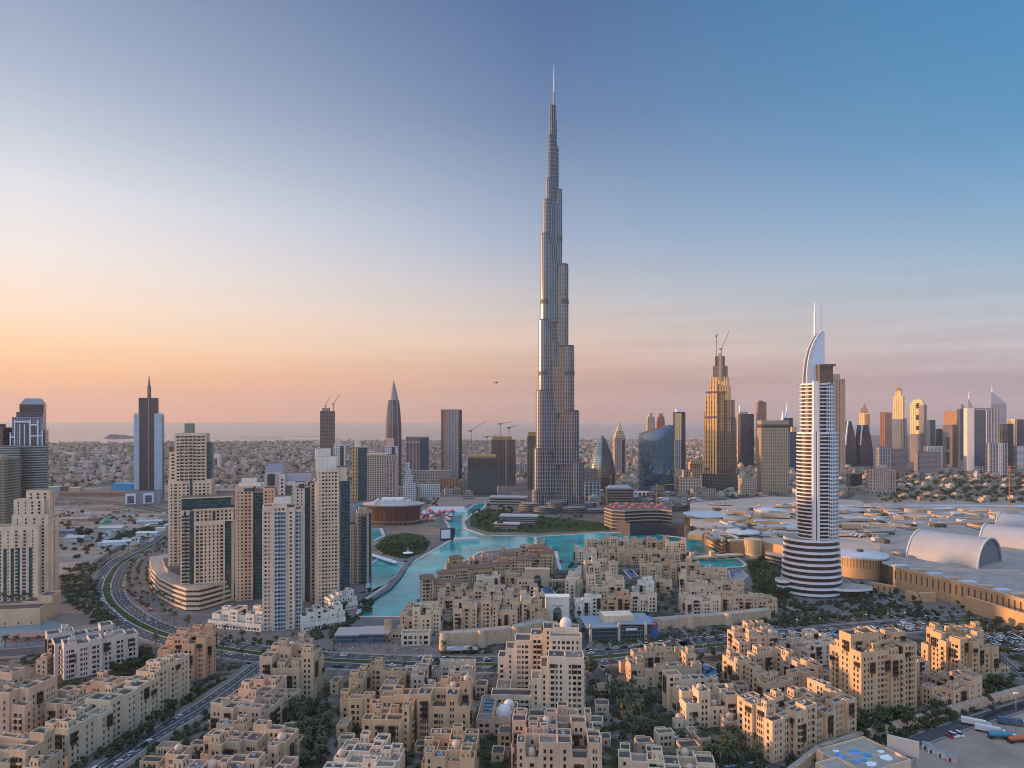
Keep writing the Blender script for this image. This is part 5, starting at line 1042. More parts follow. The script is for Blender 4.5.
# big stepped golden tower under construction
Yq = 1610.; t = thing('unfinished_tower', 'tall stepped golden brown tower still under construction with cranes on top', 'tower', (at(718, Yq), Yq, 0), R(-30)); sc_ = Yq / F * .86
GB = facade('sunlit_brown_glass', (.70, .48, .24), (.16, .10, .05), 12, 6.5, .42, .9, .14, .4, .35, .5, .5); GB2 = facade('shaded_brown_glass', (.20, .155, .115), (.038, .034, .03), 8, 5.5, .6, .8, .2)  # golden tiers paint the sun's glint, dull brown tiers the shaded side
for k, (a, c, y0, y1, yt, m) in enumerate(((-16.5, 16.5, 6, 60, 425, GB2), (-14.5, -6, -3, 50, 396, GB), (-8, 0, -7, 50, 384, GB), (-1, 7, -4, 52, 393, GB2), (6, 15, 0, 54, 400, GB2), (-11, 11, 4, 48, 386, GB), (-9.5, 9.5, 8, 44, 377, GB), (-7, 8, 10, 42, 366, GB2), (-5, 5, 14, 38, 356, CON), (12, 17, 6, 56, 418, GB2), (-17, -12, 4, 52, 412, GB))):
    part('tier', [(a * sc_, y0), (c * sc_, y0 + .3 * k), (c * sc_, y1 * .72 - .2 * k), (a * sc_, y1 * .72 - .1 * k)], 0, ht(yt, Yq) + .1 * k, m, t, DECK)
part('netted_base', [(-17.2 * sc_, -8.5), (17.4 * sc_, -6), (17.4 * sc_, 46), (-17.2 * sc_, 46)], 0, ht(474, Yq), facade('base_dark_glass', (.10, .105, .10), (.03, .045, .045), 8, 6, .7, .8, .2), t, DECK)
part('hoist_frame', rect(7, 4, 4, 5), ht(356, Yq) - 60, ht(353, Yq), mat('hoist', (.2, .2, .22), .7), t)
for py in (393, 418, 470): part('belt', [(-15.4 * sc_, -7.5), (15.4 * sc_, -5), (15.4 * sc_, 40), (-15.4 * sc_, 40)] if py == 470 else [(-13.6 * sc_, -7.6), (8 * sc_, -7.4), (8 * sc_, 34), (-13.6 * sc_, 34)], ht(py, Yq), ht(py, Yq) + 4, BKD, t)
crane('red luffing crane leaning from the top of the golden unfinished tower', 722, Yq, ht(357, Yq), ht(349, Yq), (20, 0, 62), 10, mat('crane_red', (.42, .12, .08), .6)); crane('pale vertical crane mast on the golden unfinished tower', 717, Yq, ht(357, Yq), ht(336, Yq), (6, 0, 56), 0, MATS['crane_dull'])
slab('dark slate slab tower behind the golden unfinished tower', 738, 754, 2350, 414, DKG, 36, 0); slab('white twin capped tower behind the slate slab', 737, 748, 2500, 412, PNK, 34, 0, [('white_cap', 737.6, 740, 2, 12, 412, 405.5, WHITEP), ('white_cap', 744, 747, 2, 12, 412, 405.5, WHITEP)])
slab('rust brown square tower rising behind the beige hotel tower', 756, 766.5, 2500, 402, RUS, 34, -4, [('roof_box', 757, 763, 3, 20, 402, 400.5, mat('box_rust', (.3, .18, .13), .7))])
slab('beige finely gridded tower with an upswept roof wing', 757, 788.5, 1540, 428, facade('fine_beige', (.40, .31, .21), (.09, .068, .05), 7.4, 4.2, .5, .72, .3), 40, -4, [('dark_top_floor', 758, 786, 1, 38, 428, 424.5, mat('top_floor', (.05, .045, .04), .4)), ('roof_wing', 757, 789, -1, 41, 424.5, 420.5, mat('wing_tan', (.30, .25, .18), .6))])
slab('navy glass tower between the beige and the white hotel tower', 787, 799, 2150, 432, BLUEG, 34, 0, [('shoulder', 790, 796, 2, 20, 432, 427, ST[ORANGE])]); slab('sail topped white tower peeping over the navy tower', 782, 793, 2600, 418, DKG, 30, 0, [('sail', 785, 790, 4, 24, 418, 402, WHITEP, .2), ('sail_stub', 780, 784, 4, 20, 420, 411, WHITEP, .6)])
slab('very tall tan tower directly behind the white hotel tower', 829, 845, 2050, 379, facade('tan_fin', (.40, .29, .22), (.12, .085, .07), 4, 8, .45, 1, .3), 44, -6, [('head', 829.5, 838.5, 2, 40, 379, 374, mat('head_tan', (.33, .25, .20), .7)), ('painted_sunlit_edge', 841, 845.4, -1.4, 40, None, 384, facade('tan_fin_sunlit', (.44, .31, .22), (.25, .18, .13), 4, 3, .4, 1, .3))])  # paler copy of the tan facade paints a sunlit edge
# pair of dark sails
for k, (a, c, py, lab) in enumerate(((845, 858.5, 421, 'dark sail shaped glass tower with a lit white shoulder, shorter of the pair'), (859.5, 874.5, 425, 'dark sail shaped glass tower with a lit white edge, broader of the pair'))):
    Yq = 2380.; t = thing('sail_tower', lab, 'tower', (at((a + c) / 2, Yq), Yq, 0), R(6), 'pair of dark sail towers'); hw = (c - a) / 2 * Yq / F; b = MB(); rows = [470, 455, 445, 437, 430, 426, py]
    L0 = lambda p: -hw * (1 - (max(0, 470 - p) / 49.) ** 3 * .45); R0 = lambda p: hw * (1 - (max(0, 462 - p) / 41.) ** 2.2 * 1.0)
    for p, q in zip(rows, rows[1:]):
        b.prism([(L0(p), 0), (R0(p), 4), (R0(p), 38), (L0(p), 30)], max(0, ht(p, Yq)), ht(q, Yq), 0, 0, [(L0(q), 0), (R0(q), 4), (R0(q), 38), (L0(q), 30)], cap=q == rows[-1])
    b.build('glass_sail', facade('sail_glass', (.06, .065, .08), (.025, .03, .042), 4, 2.4, .86, .8, .15), t)
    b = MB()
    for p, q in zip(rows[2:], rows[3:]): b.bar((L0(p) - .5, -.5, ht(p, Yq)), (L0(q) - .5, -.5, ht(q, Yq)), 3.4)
    b.build('painted_lit_edge', WHITEP, t)  # white bars imitate sunlight along the sail's edge
slab('gold tower with a rounded turret top behind the dark sails', 859, 869.5, 2750, 413, GLD, 34, -38, [('turret', 860, 868.5, 4, 30, 413, 408, RUS, .7), ('turret_tip', 862.5, 866.5, 10, 24, 408, 403.5, RUS, .2), ('painted_shade_bay', 866, 869.8, -1, 30, None, 414, RUS)])  # rust bay paints the shaded side of the gold shaft
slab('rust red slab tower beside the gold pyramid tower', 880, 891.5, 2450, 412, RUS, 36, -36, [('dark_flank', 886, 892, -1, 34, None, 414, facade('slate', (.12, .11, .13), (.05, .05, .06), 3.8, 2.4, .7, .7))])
slab('gold clock face tower with a pyramid roof and lantern', 893, 904.5, 2650, 397, GLD, 40, -40, [('cornice', 892.6, 905, -1, 41, 398, 396.4, GLD), ('lantern', 895.5, 902, 8, 30, 396.4, 390.5, GLD), ('pyramid', 894.5, 903, 6, 32, 390.5, 386.8, RUS, .1), ('painted_shade_flank', 902.5, 909, 2, 38, None, 418, GRY, .6), ('grey_foot', 890, 903, -12, 0, None, 419, facade('bluegrey', (.24, .25, .28), (.10, .12, .15), 3.8, 2.4, .7, .7))])  # grey flank paints this tower's shaded face
slab('gold fronted tower with dark square openings and a curved head', 910, 926.5, 2600, 404, GLD, 40, -48, [('head', 911.5, 925, 3, 36, 404, 399.5, GLD, .7), ('opening', 917.5, 920.5, -.8, 2, 408.5, 403, DKG), ('opening', 917.5, 920.5, -.8, 2, 420, 415, DKG), ('opening', 917.5, 920.5, -.8, 2, 430, 426, DKG), ('painted_shade_flank', 920.8, 926.8, -.6, 40, None, 405, facade('taupe', (.30, .25, .24), (.10, .09, .10), 3.8, 2.4, .6, .6)), ('foot', 911, 925, -8, 0, None, 434, facade('taupe', (.3, .25, .24), (.1, .09, .1)))])  # taupe flank colour stands in for shade on the narrow face
slab('grey blue office tower in the gap past the gold fronted tower', 927, 935.5, 2500, 420, BLUEG, 30, 0); slab('small navy office block in the gap past the gold fronted tower', 935.8, 942.5, 2450, 429, DKG, 30, 0)
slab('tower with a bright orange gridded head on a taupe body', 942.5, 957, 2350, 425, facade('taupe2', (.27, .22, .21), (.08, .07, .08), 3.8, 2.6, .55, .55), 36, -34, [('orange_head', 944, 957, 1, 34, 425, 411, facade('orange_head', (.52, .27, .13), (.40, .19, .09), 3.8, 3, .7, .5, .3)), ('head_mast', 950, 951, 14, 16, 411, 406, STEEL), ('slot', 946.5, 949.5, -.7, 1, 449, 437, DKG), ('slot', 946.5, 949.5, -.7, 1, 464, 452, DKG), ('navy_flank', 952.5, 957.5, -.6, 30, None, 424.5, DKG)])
slab('pale blue office tower mostly hidden by the broad grey slab', 957, 966, 2700, 409, BLUEG, 34, 0, [('slanted_top', 958, 965.5, 2, 30, 409, 404, GRY, .3)])
t = slab('broad grey slab tower with a sunlit white edge facing the villas', 964.5, 1000, 2150, 408, GRY, 44, -16, [('painted_lit_side', 963, 971, -1.6, 40, None, 408, mat('edge_sunlit_cream', (.62, .55, .48), .6)), ('dark_panel', 971.2, 984, -.8, 2, 466, 410, BLUEG), ('mast', 984.2, 985.2, -1.4, 1, 466, 410, WHITEP)])  # cream strip paints the slab's sunlit side
slab('lower grey block with a pale centre strip in front of the broad grey slab', 985, 1008, 2000, 443, GRY, 36, -8, [('pale_strip', 996, 1001, -1.5, 34, None, 443, WHT)])
slab('navy glass tower beside the broad grey slab', 1000, 1013.5, 2250, 424, DKG, 36, -6, [('mauve_edge', 1000, 1005, -1, 30, None, 424, PUR)])
slab('gold topped tower at the far edge of the skyline', 1007, 1030, 2700, 419, GLD, 40, -50, [('painted_shade_flank', 1018, 1030, -1, 38, None, 419.5, BLUEG)])  # blue flank paints shade next to the gold face
for lab, px, py0, pyt, a, Yq in (('silver triangular tower with a knife edge top and spire', 999.5, 402, 384.5, 7.5, 2800.), ('spire of the triangular tower showing over the broad grey slab', 972.5, 410, 391, 4, 2900.)):
    t = thing('triangular_tower', lab, 'tower', (at(px, Yq), Yq, 0), R(-10)); s_ = Yq / F; q = [(-a * s_, 0), (a * s_, 10), (0, a * 1.4 * s_)]
    part('shaft', q, 0, ht(py0, Yq) - 10, facade('silver_glass', (.44, .42, .42), (.28, .27, .29), 3.9, 2.4, .7, .6, .25, .4), t)
    b = MB(); z0, z1 = ht(py0, Yq) - 10, ht(pyt + 7, Yq); A_, B_, C_ = q
    za_, zb_, zc_ = z1, z0 + 6, z0 + (z1 - z0) * .5
    b.face([(*A_, z0), (*B_, z0), (*B_, zb_), (*A_, za_)]); b.face([(*B_, z0), (*C_, z0), (*C_, zc_), (*B_, zb_)]); b.face([(*C_, z0), (*A_, z0), (*A_, za_), (*C_, zc_)]); b.face([(*A_, za_), (*B_, zb_), (*C_, zc_)])
    b.build('sloping_head', mat('silver_head', (.50, .44, .42), .35, .3), t); b = MB(); b.cyl(q[0][0] + 5, 4, 2.6, z1 - 12, ht(pyt, Yq), 8, 0, r2=.5); b.build('spire', mat('mast_white', (.8, .78, .76)), t)
for lab, a, c, Yq, py, m, d in (('grey stepped office block at the foot of the rust red tower', 876, 890, 2150, 447, GRY, 40), ('long grey office block below the gold pyramid tower', 886, 906, 2180, 449, facade('taupe', (.3, .25, .24), (.1, .09, .1)), 40), ('dark low office block below the gold fronted tower', 914, 941, 2050, 452, facade('taupe2', (.27, .22, .21), (.08, .07, .08)), 46), ('white terraced car park block beside the taupe tower', 923, 943, 2300, 446, WHT, 40), ('pale block half hidden behind the navy tower at the edge', 1012, 1030, 2250, 446, WHT, 36)):
    slab(lab, a, c, Yq, py, m, d, -4, name='office_block', cat='office')
slab('free standing rose hotel slab amid the low villas', 867.5, 889, 1530, 468, facade('rose_strip', (.40, .30, .24), (.22, .17, .14), 3.6, 4, .5, 1, .4), 26, -14, [('wing', 888, 897.5, 6, 30, None, 470, BEI2), ('painted_sunlit_end', 867, 873.5, -1, 25, None, 468, PNK), ('roof_box', 874, 887, 4, 20, 468, 465.5, mat('box_pink', (.45, .33, .27), .7)), ('porch', 866, 885, -16, -2, None, 491, GRY)], name='hotel_slab', cat='hotel')  # pinker facade at the end imitates sunlight

for lab, a, c, Yq, py, m, d in (('tan mid rise row under the netted building site', 398, 420, 1420, 489, BEI2, 26), ('white mid rise row with dark openings beside the netted site', 418, 440, 1470, 484, WHT, 24), ('brown hotel row in front of the golden formwork site', 497, 526, 1450, 487, facade('taupe', (.3, .25, .24), (.1, .09, .1)), 30), ('pale hotel row below the narrow concrete shaft', 512, 534, 1380, 491, BEI, 24), ('grey mid rise block right at the foot of the dome tower', 583, 600, 1420, 482, GRY, 26),
  ('rose mid rise block between blue glass block and golden tower', 676, 702, 1560, 478, PNK, 30), ('tan mid rise row in front of the golden tower', 690, 716, 1420, 489, BEI2, 22), ('pale round cornered block beside the beige gridded tower', 738, 757, 1500, 478, BEI, 26), ('low white block behind the hotel tower podium roofs', 792, 812, 1420, 489, WHT, 24), ('dark low block by the highway beside the very tall tan tower', 846, 862, 1700, 474, DKG, 24)):
    slab(lab, a, c, Yq, py, m, d, 6, name='apartment_row', cat='apartments')
# ------------------------------------------------------------------ shopping mall
MW = mat('mall_render', (.50, .30, .15), .85, noise=.07, nscale=.03, noise2=.06); MR = panel('mall_roof', (.34, .29, .25), .8, 9); MR2 = mat('mall_roof_sand', (.42, .315, .235), .8, noise=.15, nscale=.03); MWH = panel('mall_white_roof', (.50, .50, .52), .55, 4.5, var=.05)
SLOT = mat('mall_slot', (.10, .065, .045), .6); MGL = facade('mall_glass', (.34, .27, .22), (.04, .05, .06), 4.5, 30, 1, .55, .15)
o0 = P(880, 580); t = thing('shopping_mall', 'huge low shopping mall with amber walls, white round roofs and a grey barrel vault', 'mall', o0)
W2 = lambda px, py: (P(px, py) - o0).xy.to_tuple()
def wall_run(pts, h, mats=(MW,), fins=0, finh=(.35, .8)):
    for i in range(len(pts) - 1):
        a, c = Vector(pts[i]), Vector(pts[i + 1]); l = (c - a).length; d = (c - a) / l; nr = Vector((d.y, -d.x)); b = MB()
        n = int(l / 5.2) if fins else 0
        wallface(b, a, d, nr, l, 0, h, [(l * (k + .5) / n - .8, l * (k + .5) / n + .8) for k in range(n)] if n else [], [(h * finh[0], h * finh[1])], .9)
        bk = lambda p: p - nr * 3
        e, f = bk(a), bk(c); b.face([(a.x, a.y, h), (c.x, c.y, h), (f.x, f.y, h), (e.x, e.y, h)]); b.face([(f.x, f.y, 0), (e.x, e.y, 0), (e.x, e.y, h), (f.x, f.y, h)]); b.face([(c.x, c.y, 0), (f.x, f.y, 0), (f.x, f.y, h), (c.x, c.y, h)]); b.face([(e.x, e.y, 0), (a.x, a.y, 0), (a.x, a.y, h), (e.x, e.y, h)])
        b.build('wall', list(mats), t)
        for k in range(n):
            m = a + d * (l * (k + .5) / n) - nr * .84; q = MB(); u = d * .78
            q.face([(m.x - u.x, m.y - u.y, h * finh[0] + .02), (m.x + u.x, m.y + u.y, h * finh[0] + .02), (m.x + u.x, m.y + u.y, h * finh[1] - .02), (m.x - u.x, m.y - u.y, h * finh[1] - .02)]); q.build('slot_window', SLOT, t)
front = [(893, 587), (930, 597), (978, 610), (1030, 626), (1100, 648)]
wall_run([W2(*p) for p in front], 21, fins=1, finh=(.42, .85)); wall_run([W2(965, 611), W2(990, 619), W2(1030, 632)], 13.5)
def lower(pts, z0, z1, m, nm, top=None):
    q = [W2(*p) for p in pts]; ar = sum(q[i][0] * q[(i + 1) % len(q)][1] - q[(i + 1) % len(q)][0] * q[i][1] for i in range(len(q)))
    if ar < 0: q.reverse()
    return part(nm, q, z0, z1, m, t, top)
lower([(893, 586), (930, 596), (978, 609), (1030, 625), (1110, 648), (1110, 540), (1020, 520), (930, 516), (880, 530), (880, 575)], 0, 18.5, MW, 'hall', MR)
lower([(690, 535), (705, 545), (730, 552), (765, 556), (800, 564), (840, 572), (882, 577), (882, 524), (860, 509), (770, 505), (690, 512)], 0, 17, MW, 'hall', MR2)
lower([(882, 582), (893, 586), (893, 566), (882, 564)], 0, 19.6, facade('mall_dark_glass', (.05, .06, .06), (.02, .03, .035), 4, 2, .9, .9), 'glass_entrance', MR)
wall_run([W2(763, 557), W2(782, 561), W2(800, 566)], 19, fins=0); lower([(765, 560.5), (800, 570), (800, 566.2), (765, 557.2)], 0, 9, MGL, 'arcade', MR2)
wall_run([W2(905, 600), W2(918, 603), W2(936, 602)], 9); wall_run([W2(870, 590), W2(893, 594)], 8, fins=1, finh=(.2, .7))
def drum(px, py, r, h, wallm, roofm, lip=2.5, n=40, nm='drum', hat=0):
    x, y = W2(px, py); b = MB(); b.cyl(x, y, r, 0, h, n, 0, 0, smooth=False); b.build(nm, wallm, t); b = MB(); b.cyl(x, y, r + lip, h + .01, h + 1.8, n, 0, 0, bottom=True); b.cyl(x, y, r + lip - 1, h + 1.8, h + 4, n, 0, 0, r2=r * .35)
    b.build('round_roof', roofm, t)
    if hat: b = MB(); b.cyl(x, y, hat, h + 3, h + 6.5, 12, 0, 0); b.build('roof_lantern', DARKM, t)
FINW = facade('drum_fins', (.50, .30, .15), (.13, .085, .05), 60, 3.2, .35, .62, .6)
drum(860, 574, 26, 21, FINW, MWH, hat=3.5); drum(743, 549, 19, 22, MGL, MWH, hat=4); drum(706, 527, 33, 19, FINW, MWH); drum(800, 540, 26, 17.5, MW, MWH); drum(885, 516, 32, 17.5, MW, MR); drum(770, 522, 24, 19.5, MW, MWH); drum(736, 532, 16, 20, MW, MR); drum(842, 520, 30, 17.5, MW, mat('mall_dome', (.36, .35, .34), .6))
x, y = W2(753, 557); b = MB(); b.cyl(x, y, 11, 0, 22.5, 26, 0, smooth=False); b.build('finned_drum', facade('pale_fins', (.52, .37, .22), (.22, .15, .09), 60, 2.4, .4, .8, .6), t)
# banded terrace front with red banners
for k in range(4): lower([(700, 541 + k * .3), (722, 554.5 + k * .3), (726, 553), (704, 540)], k * 5 + 1.5, k * 5 + 4, MW, 'terrace_band', MR2)
for k in range(5):
    x, y = W2(703 + k * 3.6, 537 + k * 2.2); b = MB(); b.box(x - 3.4, y - 9.2, 13, x + 3.4, y - 8.8, 17.5, 0, bottom=True); b.build('red_banner', mat('banner_red', (.55, .07, .05), .6), t)
# barrel vaults on the roof
def vault(a, c, r, z, m, endm, n=18, nm='barrel_vault'):
    a, c = Vector((*a, z)), Vector((*c, z)); d = (c - a).normalized(); s = Vector((d.y, -d.x, 0)); b = MB(); L_ = (c - a).length
    f = lambda o, i: o + s * (r * math.cos(math.pi * i / n)) + Vector((0, 0, r * .95 * math.sin(math.pi * i / n)))
    for i in range(n): b.face([f(c, i), f(c, i + 1), f(a, i + 1), f(a, i)], 0, None, True)
    b.build(nm, m, t)
    for o, sg in ((a, -1), (c, 1)):
        b = MB(); pts = [f(o - d * sg * 1.5, i) for i in range(n + 1)]; b.face(pts if sg > 0 else pts[::-1], 0); b.build('gable', endm, t)
        b = MB()
        for i in range(n): b.bar(f(o, i), f(o, i + 1), 1.6)
        b.build('gable_rim', MWH, t)
VM = mat('vault_metal', (.33, .32, .32), .6, .1, noise=.07, nscale=.06); VE = mat('vault_gable', (.15, .15, .18), .5)
vault(W2(920, 570), W2(990, 582), 33, 15, VM, VE); vault(W2(986, 556), W2(1060, 566), 27, 15, VM, VE); vault(W2(1000, 540), W2(1070, 548), 24, 16, VM, VE)
# ribbed skylights and roof plant
for (px, py, n, dx, dy) in ((772, 546, 7, 4.6, 1.2), (792, 530, 6, 4.4, -.5), (845, 548, 5, 4.6, .9), (740, 519, 6, 5, .6)):
    for k in range(n):
        x, y = W2(px + k * dx, py + k * dy); b = MB(); m = 6
        for i in range(m):
            q = lambda j: (x - 6 + 12 * j / m, y, 19 + 4 * math.sin(math.pi * j / m)); u, v = q(i), q(i + 1); b.face([(u[0], u[1] - 1.2, u[2]), (v[0], v[1] - 1.2, v[2]), (v[0], v[1] + 1.2, v[2]), (u[0], u[1] + 1.2, u[2])]); b.face([(u[0], u[1] - 1.2, u[2] - .8), (v[0], v[1] - 1.2, v[2] - .8), (v[0], v[1] - 1.2, v[2]), (u[0], u[1] - 1.2, u[2])])
        b.build('skylight_rib', MWH, t)
rg = random.Random(77)
for k in range(96):
    px, py = rg.uniform(700, 1040), 0; py = rg.uniform(520, 556) if px < 880 else rg.uniform(524, 596 + (px - 930) * .3 - 8)
    if 905 < px < 1060 and py > 540: continue
    x, y = W2(px, py); a, c = rg.uniform(3, 11), rg.uniform(3, 8); b = MB(); b.box(x - a, y - c, 18.53, x + a, y + c, 18.6 + rg.uniform(2, 4.6), 0); b.build('roof_plant', rg.choice((MWH, MR, MR2, DECK)), t)
TM = [MR, MR2, MWH, MR2, mat('mall_roof_blue', (.30, .32, .35), .6, noise=.2, nscale=.04), MR2]
for k in range(64):                                                  # roof terraces at many levels
    px = rg.uniform(694, 1020); py = rg.uniform(514, 553) if px < 880 else rg.uniform(519, 541)
    if px > 905 and py > 533: continue
    x, y = W2(px, py); w, d, a, h = rg.uniform(14, 52), rg.uniform(9, 24), rg.choice((0, .25, -.2, 1.2)), 18.5 + rg.uniform(.6, 6.5)
    q = rect(w, d) if k % 3 else [(w * .55 * math.cos(i * math.pi / 8), d * .75 * math.sin(i * math.pi / 8)) for i in range(16)]
    part('roof_terrace', [(x + p[0], y + p[1]) for p in rot(q, a)], 18.5, h, MW if k % 2 else MR2, t, TM[k % 6])
    if k % 3 == 1:
        q = rot(rect(w * .5, d * .4), a); part('roof_plant', [(x + p[0], y + p[1]) for p in q], h, h + 2.4, TM[(k + 2) % 6], t)
for k in range(22):                                                  # parapet runs and sunken skylight strips of the mall roof
    px = rg.uniform(710, 1000); py = rg.uniform(519, 552) if px < 880 else rg.uniform(523, 545); x, y = W2(px, py); l = rg.uniform(18, 55); a = rg.choice((0, 0, math.pi / 2)) + rg.uniform(-.25, .25); b = MB(); b.prism(rot(rect(l * 2, 2.4), a) if 0 else [(x + p[0], y + p[1]) for p in rot(rect(l * 2, 2.4), a)], 18.55, 21 + .03 * k, 0); b.build('roof_parapet', MW if k % 3 else MWH, t)
    if k % 2: b = MB(); b.prism([(x + p[0], y + p[1]) for p in rot(rect(l * 1.4, 9, 0, 8), a)], 18.56, 19.2 + .02 * k, 0); b.build('skylight_strip', mat('skylight_dark', (.05, .055, .06), .2), t)
for k in range(9):
    x, y = W2(900 + k * 17, 586 + k * 4.6); b = MB(); b.box(x - 7, y - 3.5, 18.54, x + 7, y + 3.5, 21.8, 0); b.build('roof_plant', MR2 if k % 2 else MWH, t)
# the long strip of colonnaded halls behind
for (px, py, w, d, h, m) in ((866, 519, 110, 26, 16, MW), (905, 523, 150, 20, 17, MW), (935, 512, 210, 24, 12, MR2), (985, 512, 200, 30, 11, MR2)):
    x, y = W2(px, py); part('back_hall', rect(w, d, x, y), 0, h, facade('colonnade', (.42, .33, .26), (.05, .045, .05), 60, 9, .7, .3, .3) if m is MR2 else MW, t, MWH)
# flag hung on the amber wall
fl = thing('flag_banner', 'large red green white and black flag banner hung on the amber mall wall', 'flag', P(977, 612.5), math.atan2((P(978, 610) - P(930, 597)).y, (P(978, 610) - P(930, 597)).x))
for nm, x0, x1, z0, z1, c in (('red_band', -6.5, -4, 6, 11.5, (.6, .02, .03)), ('green_stripe', -4, 6.5, 9.67, 11.5, (.02, .25, .06)), ('white_stripe', -4, 6.5, 7.83, 9.67, (.75, .75, .75)), ('black_stripe', -4, 6.5, 6, 7.83, (.01, .01, .01))):
    b = MB(); b.box(x0, -.9, z0, x1, -.6, z1, 0, bottom=True); b.build(nm, mat('flag_' + nm, c, .7), fl)

# ------------------------------------------------------------------ between the skyscraper and the mall
t = thing('terrace_building', 'curved building site of white floor slabs with red covers over a dark hoarding', 'building site', P(650, 533))
o0 = P(650, 533); W2 = lambda px, py: (P(px, py) - o0).xy.to_tuple()
cur = [(604, 527), (612, 530), (625, 531), (645, 529.5), (660, 529.5), (672, 531)]
bk = [(672, 523), (650, 521), (612, 521)]
for k in range(6):
    q = [W2(*p) for p in cur] + [W2(*p) for p in bk]; part('floor_slab', q, k * 5.2 + 3.6, k * 5.2 + 5.2, mat('slab_white', (.33, .28, .25), .8), t, mat('slab_dark_roof', (.10, .075, .07), .9, noise=.3, nscale=.1))
    part('dark_storey', [W2(p[0], p[1] - .5) for p in cur] + [W2(*p) for p in bk], k * 5.2, k * 5.2 + 3.6, mat('dark_storey', (.06, .05, .05), .7), t)
for k in range(18):
    x, y = W2(611 + (k * 3.2), 525.5 + math.sin(k * 2.3) * 2.6); b = MB(); b.dome(x, y, 31.25, rg.uniform(3, 5), rg.uniform(2, 4), 8, 3); b.build('red_cover', mat('cover_red', (.36, .10, .085), .85), t)
t2 = thing('hoarding', 'long dark purple hoarding wall along the lagoon below the building site', 'hoarding', P(655, 537))
q0 = P(655, 537); pts = [P(*p) - q0 for p in ((617, 532), (630, 535.5), (660, 535), (684, 536.5), (694, 539.5))]
for i in range(len(pts) - 1):
    b = MB(); a, c = pts[i], pts[i + 1]; b.prism([(a.x, a.y), (c.x, c.y), (c.x, c.y + .8), (a.x, a.y + .8)], 0, 18, 0); b.build('panel', mat('hoarding_dark', (.035, .028, .042), .6), t2)
t = thing('louvred_building', 'low tower of brown louvre bands with a blue glass roof', 'building', P(619, 512))
for k in range(9): part('louvre_band', rect(50, 34), k * 5 + 2.4, k * 5 + 5, mat('louvre_brown', (.17, .13, .11), .7), t); part('band_glass', rect(46, 31), k * 5, k * 5 + 2.4, DKG, t)
part('blue_roof', rect(44, 26), 45, 49, mat('roof_blue_glass', (.12, .22, .28), .2), t, None, rect(34, 16))
for lab, px, py, n in (('white row of tall arches beside the skyscraper foot', 584, 497, 5), ('longer white row of tall arches below the blue glass block', 634, 499, 9)):
    t = thing('arch_row', lab, 'arcade', P(px, py)); s_ = 2.2
    for k in range(n):
        b = MB(); x = k * 8.6; m = 8
        b.box(x - 1, 0, 0, x + 1, 8, 15, 0); pr = [(x + 1 + 6.6 * i / m, 10.5 + 3.6 * math.sin(math.pi * i / m)) for i in range(m + 1)]
        for i in range(m): b.face([(pr[i][0], 0, pr[i][1]), (pr[i + 1][0], 0, pr[i + 1][1]), (pr[i + 1][0], 0, 16), (pr[i][0], 0, 16)]); b.face([(pr[i][0], 0, pr[i][1]), (pr[i][0], 8, pr[i][1]), (pr[i + 1][0], 8, pr[i + 1][1]), (pr[i + 1][0], 0, pr[i + 1][1])])
        b.face([(x - 1, 0, 16), (x + 7.6, 0, 16), (x + 7.6, 9, 16), (x - 1, 9, 16)]); b.build('arch', ST[WHITE], t)
for lab, px, py, w, d, h, m in (('long curved low white building with dark strip windows left of the skyscraper foot', 508, 505, 70, 26, 16, facade('strip_low', (.40, .38, .37), (.04, .05, .06), 5, 40, 1, .5)), ('terraced grey pavilion in the park beside the skyscraper', 518, 523, 58, 22, 12, facade('terrace_low', (.34, .32, .31), (.06, .06, .06), 3.2, 60, 1, .45)), ('low stone pavilion at the park tip by the lagoon', 506, 528, 36, 14, 7, facade('terrace_low', (.34, .32, .31), (.06, .06, .06)))):
    t = thing('low_pavilion', lab, 'pavilion', P(px, py), R(-8)); part('walls', rect(w, d), 0, h, m, t, ROOFG); part('roof_slab', rect(w + 5, d + 5, 2, -1), h + .01, h + 1.6, mat('slab_pale', (.40, .38, .37), .6), t)
for lab, px, py, h in (('brown grey office annex close behind the dome tower', 590, 497, 62), ('low dark office between dome tower and tan cone tower', 628, 494, 24)): t = thing('office_annex', lab, 'office', P(px, py)); part('facade', rect(30, 28), 0, h, facade('annex_brown', (.24, .20, .18), (.07, .065, .07)), t, DECK)
for px, py, lab in ((611, 498, 'yellow crane lying low over the site by the dome tower'), (680, 500, 'yellow crane in front of the blue glass block'), (626, 512, 'orange crane mast rising from the red covered building site'), (657, 510, 'second orange crane mast at the red covered building site')):
    p = P(px, py); crane(lab, px, p.y, 0, 46 if px < 690 else 40, (-34, 0, 46) if px < 640 else (36, 0, 47), 10, mat('crane_yellow', (.5, .26, .05), .6))
crane('tall orange lattice crane beyond the mall near the right edge', 1012, 1150, 0, 88, (18, 0, 92), 0, mat('crane_orange', (.42, .17, .07), .6))
rg = random.Random(31); k = 0
